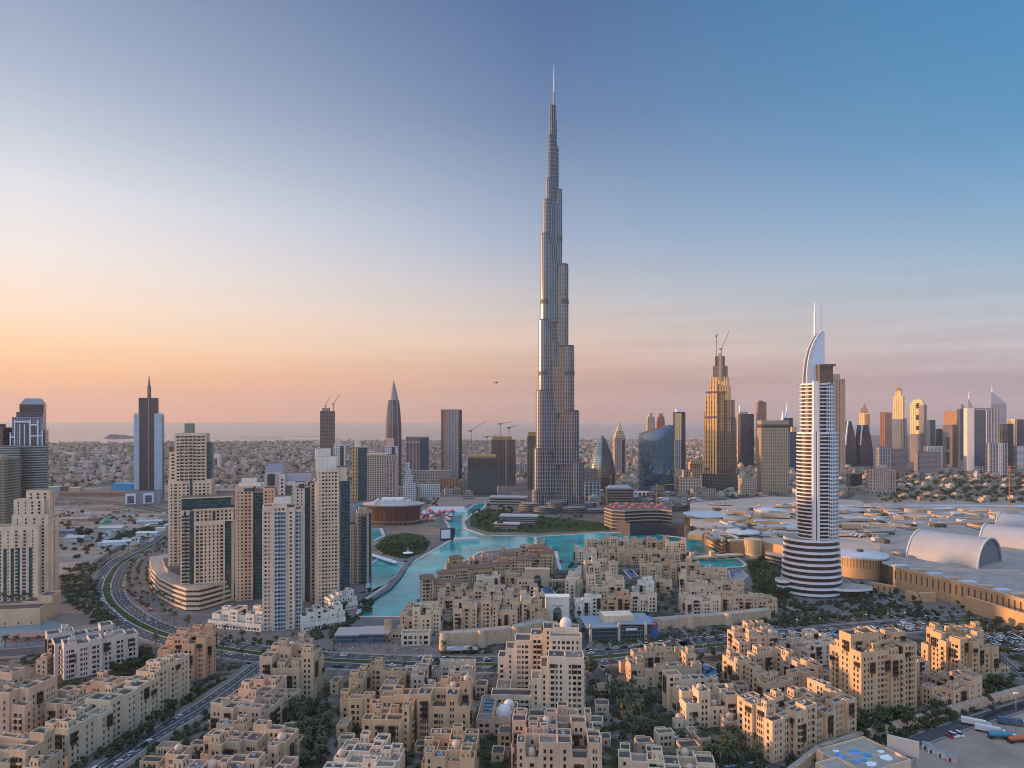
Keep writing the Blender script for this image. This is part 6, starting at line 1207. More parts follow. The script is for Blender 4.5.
while k < 44:                                                        # low work sheds and plant blocks round the foot of the skyscraper
    px, py = rg.choice(((rg.uniform(588, 700), rg.uniform(491, 508)), (rg.uniform(425, 530), rg.uniform(490, 499)), (rg.uniform(640, 700), rg.uniform(497, 514)))); p = P(px, py)
    if any(abs(p.x - a) < w / 2 + 14 and -16 < p.y - b_ < w + 16 for a, b_, w in TOWERS) or (600 < px < 676 and py > 506): continue
    k += 1; c = rg.choice(('dark', 'tan', 'pale')); o = link('low_block', None, None, p, rg.uniform(-.2, .3)); tag(o, c + ' low service block around the foot of the tallest skyscraper', 'building', 'low service blocks at the skyscraper foot')
    w, d, h = rg.uniform(12, 36), rg.uniform(10, 22), rg.uniform(5, 17); part('walls', rect(w, d), 0, h, facade('service_' + c, {'dark': (.12, .10, .095), 'tan': (.33, .26, .20), 'pale': (.42, .38, .35)}[c], (.04, .04, .045), 4, 5, .6, .5), o, rg.choice((DECK, DECK2, MR)))
    part('roof_plant', rect(w * .4, d * .4), h, h + 2.5, rg.choice((MWH, DECK)), o)
# opera house shaped like a dhow
p = P(395, 523); t = thing('opera_house', 'brown glass opera house shaped like a boat with a pale flaring roof', 'opera house', p, R(2))
hull = lambda k, z: [((58 if math.cos(a) < 0 else 46) * k * math.copysign(abs(math.cos(a)) ** (1.25 if math.cos(a) < 0 else .9), math.cos(a)), 30 * k * math.sin(a)) for a in [2 * math.pi * i / 40 for i in range(40)]]
part('glass_hull', hull(.86, 0), 0, 30, facade('opera_glass', (.22, .085, .06), (.09, .035, .028), 30, 2.8, .8, .94, .3), t, None, hull(.95, 0)); part('base_terrace', hull(1.0, 0), 0, 6, facade('opera_base', (.22, .12, .09), (.05, .03, .025), 6, 4, .7, .7), t, DECK2)
part('flaring_roof', hull(1.0, 0), 30.01, 32.5, mat('opera_roof', (.36, .33, .31), .5), t, None, hull(1.06, 0)); part('roof_shell', hull(.9, 0), 32.5, 37, MATS['opera_roof'], t, None, hull(.55, 0)); part('stage_tower', rect(36, 22, -4, 2), 36.5, 41, mat('opera_white', (.62, .58, .55), .6), t)
for k in range(5): part('roof_fin', rect(3, 40 - k * 3, -30 + k * 13, 0), 33, 38.4, MATS['opera_white'], t)
t = thing('display_screen', 'big white display screen on a dark box at the lagoon plaza', 'screen', P(447.5, 540), R(12)); part('dark_box', rect(20, 8), 0, 17, mat('screen_box', (.02, .02, .025), .4), t); part('screen_face', rect(13, .4, -3, -4.25), 3, 15.5, mat('screen_white', (.7, .7, .74), .3), t)
t = thing('event_deck', 'pale sloping event deck beside the display screen', 'deck', P(455, 542)); part('deck_top', [(0, -4), (34, 2), (26, 22), (-4, 14)], 0, 4, mat('deck_pale', (.45, .43, .40), .7), t)
t = thing('plot_roof', 'pale tent roof over the square plot behind the market', 'tent', P(447, 511)); part('tent_cloth', rect(78, 36), 0, 7, mat('tent_pale', (.45, .45, .46), .7), t, None, rect(64, 20))
rg = random.Random(4)
for k in range(30):
    px, py = rg.uniform(424, 456), rg.uniform(511.5, 521.5); px -= (py - 511) * .4; red = rg.random() < .62
    t = thing('market_stall', 'red market tent on the lagoon plaza beside the opera house' if red else 'white market tent on the lagoon plaza beside the opera house', 'market stall', P(px, py), rg.uniform(0, 1), 'market tents beside the opera house')
    part('tent_roof', rect(8, 8), 3, 6, mat('tent_red', (.45, .08, .07), .8) if red else MWH, t, None, rect(.4, .4)); part('tent_side', rect(7.4, 7.4), 0, 3, mat('tent_dark', (.2, .12, .11), .8), t)
for k in range(9):
    t = thing('waterside_tent', 'white scalloped tent in the row along the lagoon arm', 'tent', P(373 + k * 2.7, 557.5 + k * .85), 0, 'white tents along the lagoon arm'); b = MB(); b.cyl(0, 0, 3.4, 2.2, 5.4, 10, 0, r2=.3); b.build('tent_roof', mat('tent_white', (.66, .65, .66), .7), t); b = MB(); b.cyl(0, 0, .12, 0, 2.4, 6); b.build('pole', STEEL, t)
t = thing('park_canopy', 'small white star shaped canopy on the park lawn', 'canopy', P(408, 555)); b = MB(); b.cyl(0, 0, 7, 3, 4.4, 12, 0, r2=.8); b.cyl(0, 0, .5, 4.4, 10, 6, 0, r2=.1); b.build('canopy_top', MATS['tent_white'], t); b = MB(); b.cyl(0, 0, .4, 0, 3.2, 8); b.build('pole', STEEL, t)
# footbridges
t = thing('footbridge', 'low stone footbridge between the lagoon and the basin', 'bridge', P(706, 560)); q0 = P(706, 560); a, c = P(672, 562.5) - q0, P(741, 557) - q0; d = (c - a).normalized(); nr = Vector((d.y, -d.x, 0)); L_ = (c - a).length; b = MB(); e, f = a + nr * 5, c + nr * 5
b.prism([(e.x, e.y), (f.x, f.y), ((c - nr * 5).x, (c - nr * 5).y), ((a - nr * 5).x, (a - nr * 5).y)], 2.6, 4.6, 0, 0, bottom=True); b.build('deck', ST[SAND], t)
for k in range(7): m = a + d * L_ * (k + .5) / 7; part('pier', rect(2, 9, m.x, m.y), 0, 2.6, ST[SAND], t)
for k in (2, 4):
    m = a + d * L_ * k / 7; part('gate_tower', rect(5, 9, m.x, m.y), 4.61, 10, ST[ROSE], t)
t = thing('footbridge', 'narrow walkway crossing the lagoon arm near the tower row', 'bridge', P(400, 572)); q0 = P(400, 572); pts = [P(*p) - q0 for p in ((412, 560), (405, 568), (397, 580), (388, 590), (372, 600))]
for i in range(4):
    a, c = pts[i], pts[i + 1]; d = (c - a).normalized() * .5; n_ = Vector((d.y, -d.x, 0)) * 6; a, c = a - d, c + d; b = MB(); b.prism([(a.x + n_.x, a.y + n_.y), (c.x + n_.x, c.y + n_.y), (c.x - n_.x, c.y - n_.y), (a.x - n_.x, a.y - n_.y)], .2, 1.9 + .01 * i, 0); b.build('deck', mat('walk_dark', (.12, .115, .12), .8), t)

# ------------------------------------------------------------------ low sheds and lots on the left
rg = random.Random(12)
SH = [(58, 491, 62, 24, 10, (.30, .34, .40), 'grey blue warehouse beside the left-edge tower'), (67, 491, 22, 20, 10, (.12, .05, .05), 'dark maroon warehouse along the highway'), (76, 491.5, 24, 18, 9, (.45, .34, .20), 'tan warehouse along the highway'), (125, 489.5, 48, 30, 14, (.03, .24, .42), 'bright blue shed beside the slab tower'),
      (98, 496, 170, 6, 8, (.22, .13, .10), 'long brown viaduct wall along the highway'), (112, 531, 34, 16, 6, (.55, .55, .52), 'long white roofed shed in the lot'), (77, 541, 24, 20, 6, (.50, .47, .46), 'pale flat shed beside the big dark tree'), (122, 545, 46, 12, 5, (.55, .57, .60), 'white canopy strip by the curved road'), (95, 521, 16, 10, 5, (.28, .16, .14), 'small brown hut in the sandy lot'), (76, 521, 42, 8, 4, (.52, .50, .48), 'thin pale canopy in the sandy lot'), (150, 524, 38, 10, 5, (.46, .46, .48), 'grey canopy strip near the slab tower'), (64, 534, 30, 10, 5, (.30, .30, .33), 'grey flat shed at the edge of the lot'), (148, 536, 30, 10, 5, (.60, .58, .54), 'cream canopy strip above the curved road'), (230, 497, 70, 34, 16, (.30, .20, .16), 'rusty brown depot behind the tower row'), (262, 489, 60, 40, 14, (.42, .44, .48), 'pale grey depot roof behind the tower row'), (206, 499, 44, 30, 18, (.36, .30, .25), 'tan low block behind the beige tower'), (286, 478, 80, 40, 16, (.22, .13, .11), 'maroon low hall near the tower row skyline'), (30, 640, 30, 10, 4, (.30, .16, .12), 'brown pool deck wall beneath the hotel podium')]
for px, py, w, d, h, c, lab in SH:
    t = thing('shed', lab, 'shed', P(px, py), R(6 + rg.uniform(-6, 10))); m = mat('shed_%d' % int(px), c, .7, noise=.12, nscale=.08); part('walls', rect(w, d), 0, h, m, t); part('pitched_roof', rect(w + 1.5, d + 1.5), h + .01, h + 2.2, mat('shed_roof_%d' % int(px), tuple(x * .95 for x in c), .6), t, None, rect(w, 1))
t = thing('green_tent', 'small green dome tent in the sandy lot', 'tent', P(106, 523)); b = MB(); b.dome(0, 0, 0, 8, 7, 12, 4); b.build('tent_cloth', mat('tent_green', (.03, .25, .15), .6), t)

# ------------------------------------------------------------------ the low suburb: villas out to the shore
VT = []
rg = random.Random(21)
VC = [mat('villa_%d' % i, c, .85, noise=.1, nscale=.1) for i, c in enumerate(((.38, .29, .22), (.31, .225, .165), (.43, .36, .30), (.36, .25, .175), (.23, .175, .14), (.46, .41, .365)))]
VWIN = mat('villa_opening', (.06, .05, .045), .5)
for i in range(12):
    b = MB(); w, d, h = rg.uniform(12, 21), rg.uniform(11, 17), rg.uniform(5, 8.5); b.box(-w / 2, -d / 2, 0, w / 2, d / 2, h, 0); b.box(-w / 2 + 1, -d / 2 + 1, h, w * rg.uniform(-.1, .3), d * .2, h + rg.uniform(2.5, 4), 0); b.box(w / 2 - 5, d / 2, 0, w / 2 + 4, d / 2 + 6, h * .5, 0)
    for k in range(int(w / 4)):
        for z in (1.2, 4.6): b.box(-w / 2 + 1.4 + k * 4, -d / 2 - .06, z, -w / 2 + 3 + k * 4, -d / 2 - .01, z + 1.8, 1)
    for k in range(int(d / 5)): b.box(-w / 2 - .06, -d / 2 + 1.6 + k * 5, 1.2, -w / 2 - .01, -d / 2 + 3.4 + k * 5, 3, 1)
    VT.append((b, b.mesh('villa', [VC[i % 6], VWIN])))
def zone_ok(px, py):
    if 48 < px < 175 and py > 487: return False
    if 175 <= px < 330 and py > 500: return False
    if 330 <= px < 420 and py > 500: return False
    if 420 <= px < 540 and py > 489: return False
    if 540 <= px < 690 and py > 489: return False
    if 690 <= px < 850 and py > 499: return False
    if px >= 850 and (py < 471 or py > 503): return False
    return True
spots = []
while len(spots) < 9000:
    px, Yq = rg.uniform(-20, 1044), 1300 + 4000 * rg.random() ** .75
    py = HY + F * H / Yq
    if not zone_ok(px, py): continue
    xx = at(px, Yq)
    if any(a[0] <= xx <= c[0] and Yq > a[1] + (c[1] - a[1]) * (xx - a[0]) / (c[0] - a[0]) - 190 for a, c in zip(coast, coast[1:])): continue
    x = at(px, Yq)
    if px >= 850 and rg.random() < .4: continue
    if any(abs(x - a) < w / 2 + 16 and -14 < Yq - b_ < w + 20 for a, b_, w in TOWERS): continue
    spots.append((x, Yq))
# snap to a loose street grid
spots = [(round(x / 27) * 27 + rg.uniform(-4, 4), round(y / 30) * 30 + rg.uniform(-4, 4)) for x, y in spots]
spots = sorted(set(spots), key=lambda s: s[1])
seen = set(); uq = []
for x, y in spots:
    k = (round(x / 27), round(y / 30))
    if k[0] % 7 == 0 or (k[1] + k[0] // 40) % 5 == 0: continue
    if k not in seen: seen.add(k); uq.append((x, y))
VN = ['beige', 'tan', 'cream', 'ochre', 'brown', 'white']
for x, y in uq[:300]:
    i = rg.randrange(12); px = x / y * F + 512
    zone = 'between the roadside trees and the gold skyline' if px > 850 else 'on the plain beyond the tower row' if px < 540 else 'on the plain behind the mall and glass towers'
    o = link('villa', VT[i][1], None, (x, y, 0), rg.choice((0, math.pi / 2)) + rg.uniform(-.04, .04) + .06); tag(o, '%s flat roofed villa %s' % (VN[i % 6], zone), 'villa', 'low villas of the suburb')
big = MB()
for x, y in uq[300:]:
    i = rg.randrange(12); src = VT[i][0]; a = rg.choice((0, math.pi / 2)) + rg.uniform(-.03, .03) + .06; c_, s_ = math.cos(a), math.sin(a); n = len(big.v)
    kz = rg.uniform(.7, 1.7)
    for f, m, sm in zip(src.f, src.m, src.sm):
        if m: continue
        big.face([(x + v[0] * c_ - v[1] * s_, y + v[0] * s_ + v[1] * c_, v[2] * kz) for v in (src.v[q] for q in f)], i % 6)
stuff(big.build('villas', VC), 'mass of pale flat roofed villas spreading to the shore', 'villas')
streets = MB()
for i in range(-120, 121):
    if i % 7 == 0: streets.box(i * 27 - 4, 1250, 0, i * 27 + 4, 5000, .05)
so_ = streets.build('streets', mat('far_asphalt', (.11, .095, .085), .9)); struct(so_)
for k in range(70):                                                  # huts and containers of the sandy lot
    px, py = rg.uniform(52, 168), rg.uniform(503, 547)
    if py > 560 - (px - 40) * .12 or (px > 128 and py < 512): continue
    c = rg.choice(('white', 'grey', 'tan', 'rust')); o = link('site_hut', None, None, P(px, py), rg.choice((.15, 1.7)) + rg.uniform(-.1, .1)); tag(o, c + ' hut or container scattered in the sandy lot', 'hut', 'huts and containers of the sandy lot')
    w, d = rg.uniform(5, 16), rg.uniform(2.6, 7); part('box', rect(w, d), 0, rg.uniform(2.6, 5), mat('hut_' + c, {'white': (.55, .54, .53), 'grey': (.28, .28, .30), 'tan': (.38, .29, .21), 'rust': (.25, .12, .08)}[c], .7, noise=.15, nscale=.3), o)
# taller white and tan blocks among them
for k in range(64):
    px, Yq = rg.uniform(60, 840), rg.uniform(2000, 4400); h = rg.uniform(9, 24); w = rg.uniform(26, 95)
    t = link('suburb_block', None, None, (at(px, Yq), Yq, 0), rg.uniform(-.2, .3)); tag(t, rg.choice(('long white flat block', 'long tan flat block', 'broad cream flat block')) + ' standing out among the far villas', 'building', 'larger blocks among the villas')
    part('facade', rect(w, 22), 0, h, rg.choice((WHT, BEI, PNK, BEI2, GRY)), t, rg.choice((MR2, MWH, DECK2)))
t = thing('white_monument', 'white arched pavilion in the suburb beside the beige capped tower', 'monument', (at(217, 2300), 2300, 0)); part('block', rect(26, 20), 0, 48, mat('monument_white', (.6, .52, .44), .7), t); part('dark_arch', rect(9, 1, 0, -10.6), 6, 34, VWIN, t)
# headland on the horizon
t = stuff(link('headland', None), 'dim low headland resting on the far water', 'headland') if 0 else None
b = MB(); Yq = 5600; xa = at(104, Yq); prof = [(0, 2), (14, 6), (24, 16), (36, 26), (60, 30), (84, 28), (110, 30), (140, 22), (165, 26), (200, 20), (250, 14), (300, 0.5)]
for i in range(len(prof) - 1):
    a, c = prof[i], prof[i + 1]; b.face([(xa + a[0], Yq - 30, 0), (xa + c[0], Yq - 30, 0), (xa + c[0], Yq, c[1] * 1.15), (xa + a[0], Yq, a[1] * 1.15)]); b.face([(xa + a[0], Yq, a[1] * 1.15), (xa + c[0], Yq, c[1] * 1.15), (xa + c[0], Yq + 120, 0), (xa + a[0], Yq + 120, 0)])
struct(b.build('hill', mat('headland', (.12, .09, .09), .9, noise=.2, nscale=.02)))
# ------------------------------------------------------------------ trees
LEAF = [mat('foliage_dark', (.030, .048, .022), .9, noise=.35, nscale=.3, spec=.15), mat('foliage_mid', (.048, .066, .030), .9, noise=.35, nscale=.3, spec=.15), mat('foliage_olive', (.062, .070, .038), .9, noise=.3, nscale=.3, spec=.15)]
PALML = [mat('palm_frond', (.055, .066, .034), .85, noise=.3, nscale=.5, spec=.2), mat('palm_frond_dry', (.10, .09, .05), .85, noise=.3, nscale=.5, spec=.2)]
BARK = mat('bark', (.12, .085, .06), .95, noise=.3, nscale=2)
rg = random.Random(91)
def leafcloud(b, n, blobs, size, mats=3):
    for k in range(n):
        cx, cy, cz, r = rg.choice(blobs); v = Vector((rg.gauss(0, 1), rg.gauss(0, 1), rg.gauss(0, 1))).normalized() * r * rg.uniform(.55, 1.08); c = Vector((cx, cy, cz)) + Vector((v.x, v.y, v.z * .8))
        nn = (v.normalized() + Vector((rg.uniform(-.7, .7), rg.uniform(-.7, .7), rg.uniform(-.2, .9)))).normalized(); a = nn.orthogonal().normalized(); a.rotate(Matrix.Rotation(rg.uniform(0, 6.28), 3, nn)); d = nn.cross(a); s = size * rg.uniform(.6, 1.3)
        b.face([c - a * s, c - d * s * .6, c + a * s, c + d * s * .6], rg.randrange(mats))
TREES = []
for k in range(4):
    h = (6, 7, 8, 9)[k]; tb = MB(); tb.cyl(0, 0, .3, 0, h * .45, 7, 0, r2=.2); blobs = []
    for q in range(7):
        a, r = rg.uniform(0, 6.28), rg.uniform(.5, h * .27); z = h * rg.uniform(.45, .85); p = (r * math.cos(a), r * math.sin(a), z); blobs.append((*p, h * rg.uniform(.14, .24))); tb.bar((0, 0, h * .35), p, .16)
    lb = MB(); leafcloud(lb, 420, blobs, h * .075); TREES.append((tb.mesh('trunk', BARK), lb.mesh('crown', LEAF), lb))
PALMS = []
for k in range(4):
    h = (7.5, 9, 10.5, 6.5)[k]; tb = MB(); lean = rg.uniform(-.4, .4)
    for i in range(4): tb.bar((lean * (i / 4) ** 2, 0, h * i / 4), (lean * ((i + 1) / 4) ** 2, 0, h * (i + 1) / 4 + .05), .42 - .05 * i)
    lb = MB()
    for q in range(22):
        a, up_ = 2 * math.pi * q / 22 * 3.1 + rg.uniform(-.2, .2), rg.uniform(-.5, 1.15); L_ = rg.uniform(2.6, 3.6); d = Vector((math.cos(a), math.sin(a), 0)); s = Vector((-d.y, d.x, 0)); pts = []
        for i in range(5):
            u = i / 4; pts.append(Vector((lean, 0, h)) + d * L_ * u * math.cos(up_ * (1 - u * .6)) + Vector((0, 0, L_ * u * math.sin(up_) - 1.9 * u * u)))
        for i in range(4):
            w0, w1 = (.25, .62, .7, .5, .08)[i], (.25, .62, .7, .5, .08)[i + 1]; m = 0 if up_ > -.2 else 1; dz = Vector((0, 0, -.3))
            lb.face([pts[i], pts[i + 1], pts[i + 1] + s * w1 + dz * w1, pts[i] + s * w0 + dz * w0], m); lb.face([pts[i + 1], pts[i], pts[i] - s * w0 + dz * w0, pts[i + 1] - s * w1 + dz * w1], m)
    PALMS.append((tb.mesh('trunk', BARK), lb.mesh('crown', PALML), lb))
BUSH = []
for k in range(3):
    lb = MB(); leafcloud(lb, 90, [(rg.uniform(-1, 1), rg.uniform(-1, 1), rg.uniform(.5, 1.2), rg.uniform(.7, 1.1)) for _ in range(4)], .42); BUSH.append(lb)
NT = {'palm_tree': 0, 'tree': 0}; EXTRA = []
def plant(kind, p, label, group, s=1.):
    if NT[kind] >= 300: EXTRA.append((kind, p, s)); return
    NT[kind] += 1; src = rg.choice(PALMS if kind == 'palm_tree' else TREES)
    t = thing(kind, label, 'palm' if kind == 'palm_tree' else 'tree', p, rg.uniform(0, 6.28), group); s *= rg.uniform(.85, 1.2); t.scale = (s, s, s)
    link('trunk', src[0], t); link('crown', src[1], t)
def inpoly(px, py, pg):
    c = False
    for i in range(len(pg)):
        (a, b_), (d, e) = pg[i - 1], pg[i]
        if (b_ > py) != (e > py) and px < (d - a) * (py - b_) / (e - b_) + a: c = not c
    return c
def grove(kind, pg, n, label, group, s=1., jit=1):
    x0, x1, y0, y1 = min(p[0] for p in pg), max(p[0] for p in pg), min(p[1] for p in pg), max(p[1] for p in pg); k = 0; tries = 0
    while k < n and tries < 4000:
        tries += 1; px, py = rg.uniform(x0, x1), rg.uniform(y0, y1)
        if inpoly(px, py, pg): plant(kind, P(px, py), label, group, s); k += 1
def along(kind, pts, d, step, label, group, s=1., skip=0):
    q = offs(pts, d); acc = 0
    for i in range(len(q) - 1):
        acc += (q[i + 1] - q[i]).length
        if acc > step:
            acc = 0
            if rg.random() > skip: plant(kind, q[i + 1] + Vector((rg.uniform(-1, 1), rg.uniform(-1, 1), .1)), label, group, s)
plant('tree', P(592, 678), 'very large dark round tree beside the stepped tower block', None, 1.5)
GP = 'palms of the city streets and gardens'
grove('palm_tree', [(286, 712), (330, 728), (325, 765), (290, 768), (300, 735)], 30, 'date palm in the dense garden beside the broad low block', GP, 1.05)
grove('palm_tree', [(602, 686), (628, 690), (655, 738), (640, 742), (610, 712)], 26, 'date palm on the palm walk beside the square courtyard block', GP)
grove('palm_tree', [(700, 745), (752, 742), (762, 765), (706, 768)], 22, 'date palm in the garden around the small domed pavilion', GP)
grove('palm_tree', [(736, 708), (752, 712), (748, 740), (735, 735)], 10, 'date palm in the gap beside the corner block', GP)
along('palm_tree', BL, 18.5, 13, 'street palm on the near pavement of the boulevard', GP, .95, .25)
along('palm_tree', BL, -18.5, 13, 'street palm on the far pavement of the boulevard', GP, .95, .2)
along('palm_tree', BL[:40], -27, 11, 'palm in the second row beside the curved boulevard', GP, .9, .15); along('palm_tree', BL[:34], -36, 12, 'palm in the third row beside the curved boulevard', GP, .9, .2)
grove('palm_tree', [(664, 592), (690, 612), (680, 618), (655, 600)], 12, 'palm on the avenue between the island houses', GP, .8)
for k in range(9): plant('palm_tree', Vector((at(6 + 3.4 * k, 585), 582, 13)), 'palm in the planter on the plain hotel podium', GP, .8)
for k in range(5): plant('palm_tree', P(5 + 11 * k, 648 - k), 'tall palm beside the pale stepped pool', GP, 1.)
GT = 'leafy trees of gardens and streets'
grove('tree', [(112, 668), (146, 650), (152, 664), (132, 676), (108, 678)], 16, 'dense tree in the garden behind the white block', GT, 1.2)
grove('tree', [(205, 690), (218, 678), (170, 712), (110, 756), (100, 768), (122, 756), (170, 722)], 22, 'round tree on the verge of the side street', GT, .85)
along('tree', ST2, 14, 15, 'small round tree on the building side of the side street', GT, .7, .3); along('tree', ST2, -12, 14, 'small round tree on the open side of the side street', GT, .65, .35)
grove('tree', [(288, 690), (320, 706), (332, 725), (300, 735), (282, 712)], 20, 'leafy tree in the courtyard garden beside the tall sand block', GT, .9)
grove('tree', [(866, 724), (948, 712), (950, 722), (880, 745), (850, 748), (848, 734)], 26, 'leafy tree between the orange block and the lane wall', GT, 1.15)
grove('tree', [(970, 690), (990, 685), (1010, 692), (985, 708)], 10, 'leafy tree below the sunlit corner block', GT, 1.1)
grove('tree', [(748, 560), (780, 558), (792, 600), (772, 606), (752, 590)], 30, 'tree in the hotel garden beside the basin', GT, .95)
grove('tree', [(470, 514), (494, 506), (520, 512), (512, 530), (484, 532)], 34, 'tree on the park tongue beside the skyscraper', GT, 1.25)
grove('tree', [(376, 546), (392, 537), (414, 534), (428, 541), (424, 552), (404, 558), (384, 554)], 30, 'low tree on the opera park lawn', GT, .8)
grove('tree', [(345, 598), (372, 590), (366, 606), (345, 625), (330, 632)], 14, 'tree on the lagoon bank below the tower row', GT, .9)
grove('tree', [(860, 588), (920, 600), (930, 615), (880, 612), (850, 600)], 22, 'tree on the traffic islands below the mall', GT, .8)
grove('tree', [(945, 618), (1030, 628), (1030, 634), (950, 624)], 14, 'tree in the verge below the amber mall wall', GT, .8)
grove('tree', [(575, 552), (584, 556), (580, 570), (574, 568)], 6, 'dark tree on the shore of the inlet', GT, .9)
grove('tree', [(690, 660), (730, 655), (735, 690), (715, 700), (700, 690)], 14, 'leafy tree around the dark pool by the seven storey block', GT, .9)
grove('tree', [(640, 712), (662, 690), (668, 735), (650, 738)], 10, 'leafy tree beside the square courtyard block', GT, .9)
grove('tree', [(76, 533), (96, 527), (97, 541), (80, 546)], 9, 'tree in the big dark clump of the sandy lot', GT, 1.6)
grove('tree', [(865, 480), (1030, 472), (1030, 500), (900, 498)], 40, 'dark tree among the villas below the gold skyline', GT, 1.8)
def merge_tree(b, src_l, p, s, mi=0):
    for f, m in zip(src_l.f, src_l.m): b.face([(p.x + src_l.v[q][0] * s, p.y + src_l.v[q][1] * s, p.z + src_l.v[q][2] * s) for q in f], m)
sb = MB()
def free(pg, n, s, tree=False):
    x0, x1, y0, y1 = min(p[0] for p in pg), max(p[0] for p in pg), min(p[1] for p in pg), max(p[1] for p in pg); k = tr = 0
    near = [q for q in BL[::2]] + [q for q in ST2[::2]]
    while k < n and tr < n * 12:
        tr += 1; px, py = rg.uniform(x0, x1), rg.uniform(y0, y1)
        if not inpoly(px, py, pg): continue
        p = P(px, py)
        if built(p, 2.2 if tree else 1) or any((p - q).length < 19 for q in BL) or any((p - q).length < 10 for q in ST2): continue
        k += 1
        if tree: plant('tree', p, 'small leafy tree in the gaps between the apartment blocks' if py > 655 else 'small leafy tree between the island houses', GT, rg.uniform(.55, .9))
        else: merge_tree(sb, BUSH[rg.randrange(3)], p, s * rg.uniform(.6, 1.5))
free([(-20, 690), (200, 670), (330, 680), (620, 680), (760, 660), (1010, 640), (1030, 690), (850, 760), (700, 790), (-20, 790)], 900, 1.1); free([(55, 510), (160, 516), (150, 545), (70, 560), (50, 545)], 90, 1.8); free([(690, 490), (850, 490), (850, 502), (690, 502)], 60, 2.2); free([(865, 474), (1040, 470), (1040, 503), (880, 502)], 330, 3.0); free([(750, 606), (860, 600), (930, 612), (1030, 634), (1030, 640), (930, 622), (760, 630)], 260, 1.4); free([(330, 640), (300, 640), (350, 606), (376, 596), (372, 612)], 90, 1.5); free([(-20, 690), (200, 670), (330, 680), (620, 680), (760, 660), (1010, 640), (1020, 685), (840, 750), (700, 790), (-20, 790)], 70, 1, True)
free([(405, 640), (405, 600), (560, 562), (690, 560), (775, 610), (740, 622), (560, 640)], 260, 1.3); free([(405, 640), (405, 600), (560, 562), (690, 560), (775, 610), (740, 622), (560, 640)], 40, 1, True)
xb = MB()
for kind, p, s in EXTRA: merge_tree(xb, rg.choice(TREES)[2], p, s * rg.uniform(.8, 1.1))
if EXTRA: stuff(xb.build('trees', LEAF), 'further leafy trees of parks, streets and gardens', 'trees')
def bushes(pg, n, s):
    x0, x1, y0, y1 = min(p[0] for p in pg), max(p[0] for p in pg), min(p[1] for p in pg), max(p[1] for p in pg); k = 0
    while k < n:
        px, py = rg.uniform(x0, x1), rg.uniform(y0, y1)
        if inpoly(px, py, pg): merge_tree(sb, BUSH[rg.randrange(3)], P(px, py), s * rg.uniform(.6, 1.4)); k += 1
for pg, n, s in (([(286, 700), (332, 715), (325, 768), (280, 768)], 90, 1.1), ([(598, 680), (664, 688), (660, 745), (618, 740)], 90, .9), ([(690, 740), (765, 740), (765, 768), (700, 768)], 60, .9), ([(850, 730), (1000, 700), (1000, 708), (860, 752)], 90, 1.2), ([(110, 660), (150, 648), (155, 668), (112, 680)], 50, 1.3),
                 ([(745, 558), (795, 556), (800, 606), (765, 606)], 90, 1.6), ([(466, 516), (490, 504), (620, 522), (600, 531), (490, 533)], 130, 1.8), ([(60, 570), (92, 560), (100, 600), (116, 620), (95, 625), (66, 600)], 240, 1.5), ([(108, 545), (160, 530), (168, 520), (120, 535)], 150, 1.7), ([(855, 586), (940, 600), (1030, 632), (1030, 640), (860, 612)], 80, 1.1), ([(374, 546), (390, 544), (430, 543), (424, 553), (404, 559), (384, 555)], 150, 1.3), ([(440, 650), (560, 640), (560, 650), (440, 656)], 40, .9), ([(655, 634), (770, 624), (770, 630), (660, 640)], 50, 1.0), ([(200, 640), (330, 655), (330, 650), (210, 632)], 50, 1.0), ([(20, 655), (60, 652), (50, 668), (25, 668)], 20, 1.), ([(440, 486), (500, 488), (500, 497), (440, 494)], 40, 2.2), ([(400, 500), (440, 498), (440, 506), (410, 506)], 30, 2.), ([(590, 498), (700, 500), (700, 508), (600, 508)], 40, 2.)):
    bushes(pg, n, s)
stuff(sb.build('shrubbery', LEAF), 'mixed shrubs and ground cover in gardens and verges', 'shrubs')
# green specks of garden trees through the suburb
fb = MB()
for k in range(9000):
    x, y = rg.choice(uq); p = Vector((x + rg.uniform(-22, 22), y + rg.uniform(-22, 22), 0)); s = rg.uniform(3, 7); n = 5
    for j in range(5):
        c = p + Vector((rg.uniform(-s, s) * .6, rg.uniform(-s, s) * .6, s * rg.uniform(.3, 1.1))); a = Vector((rg.gauss(0, 1), rg.gauss(0, 1), rg.gauss(0, .6))).normalized() * s * .7; d = a.orthogonal().normalized() * s * .55
        fb.face([c - a, c - d, c + a, c + d], rg.randrange(3))
stuff(fb.build('garden_trees', LEAF), 'dark scattered garden trees through the far villas', 'trees')

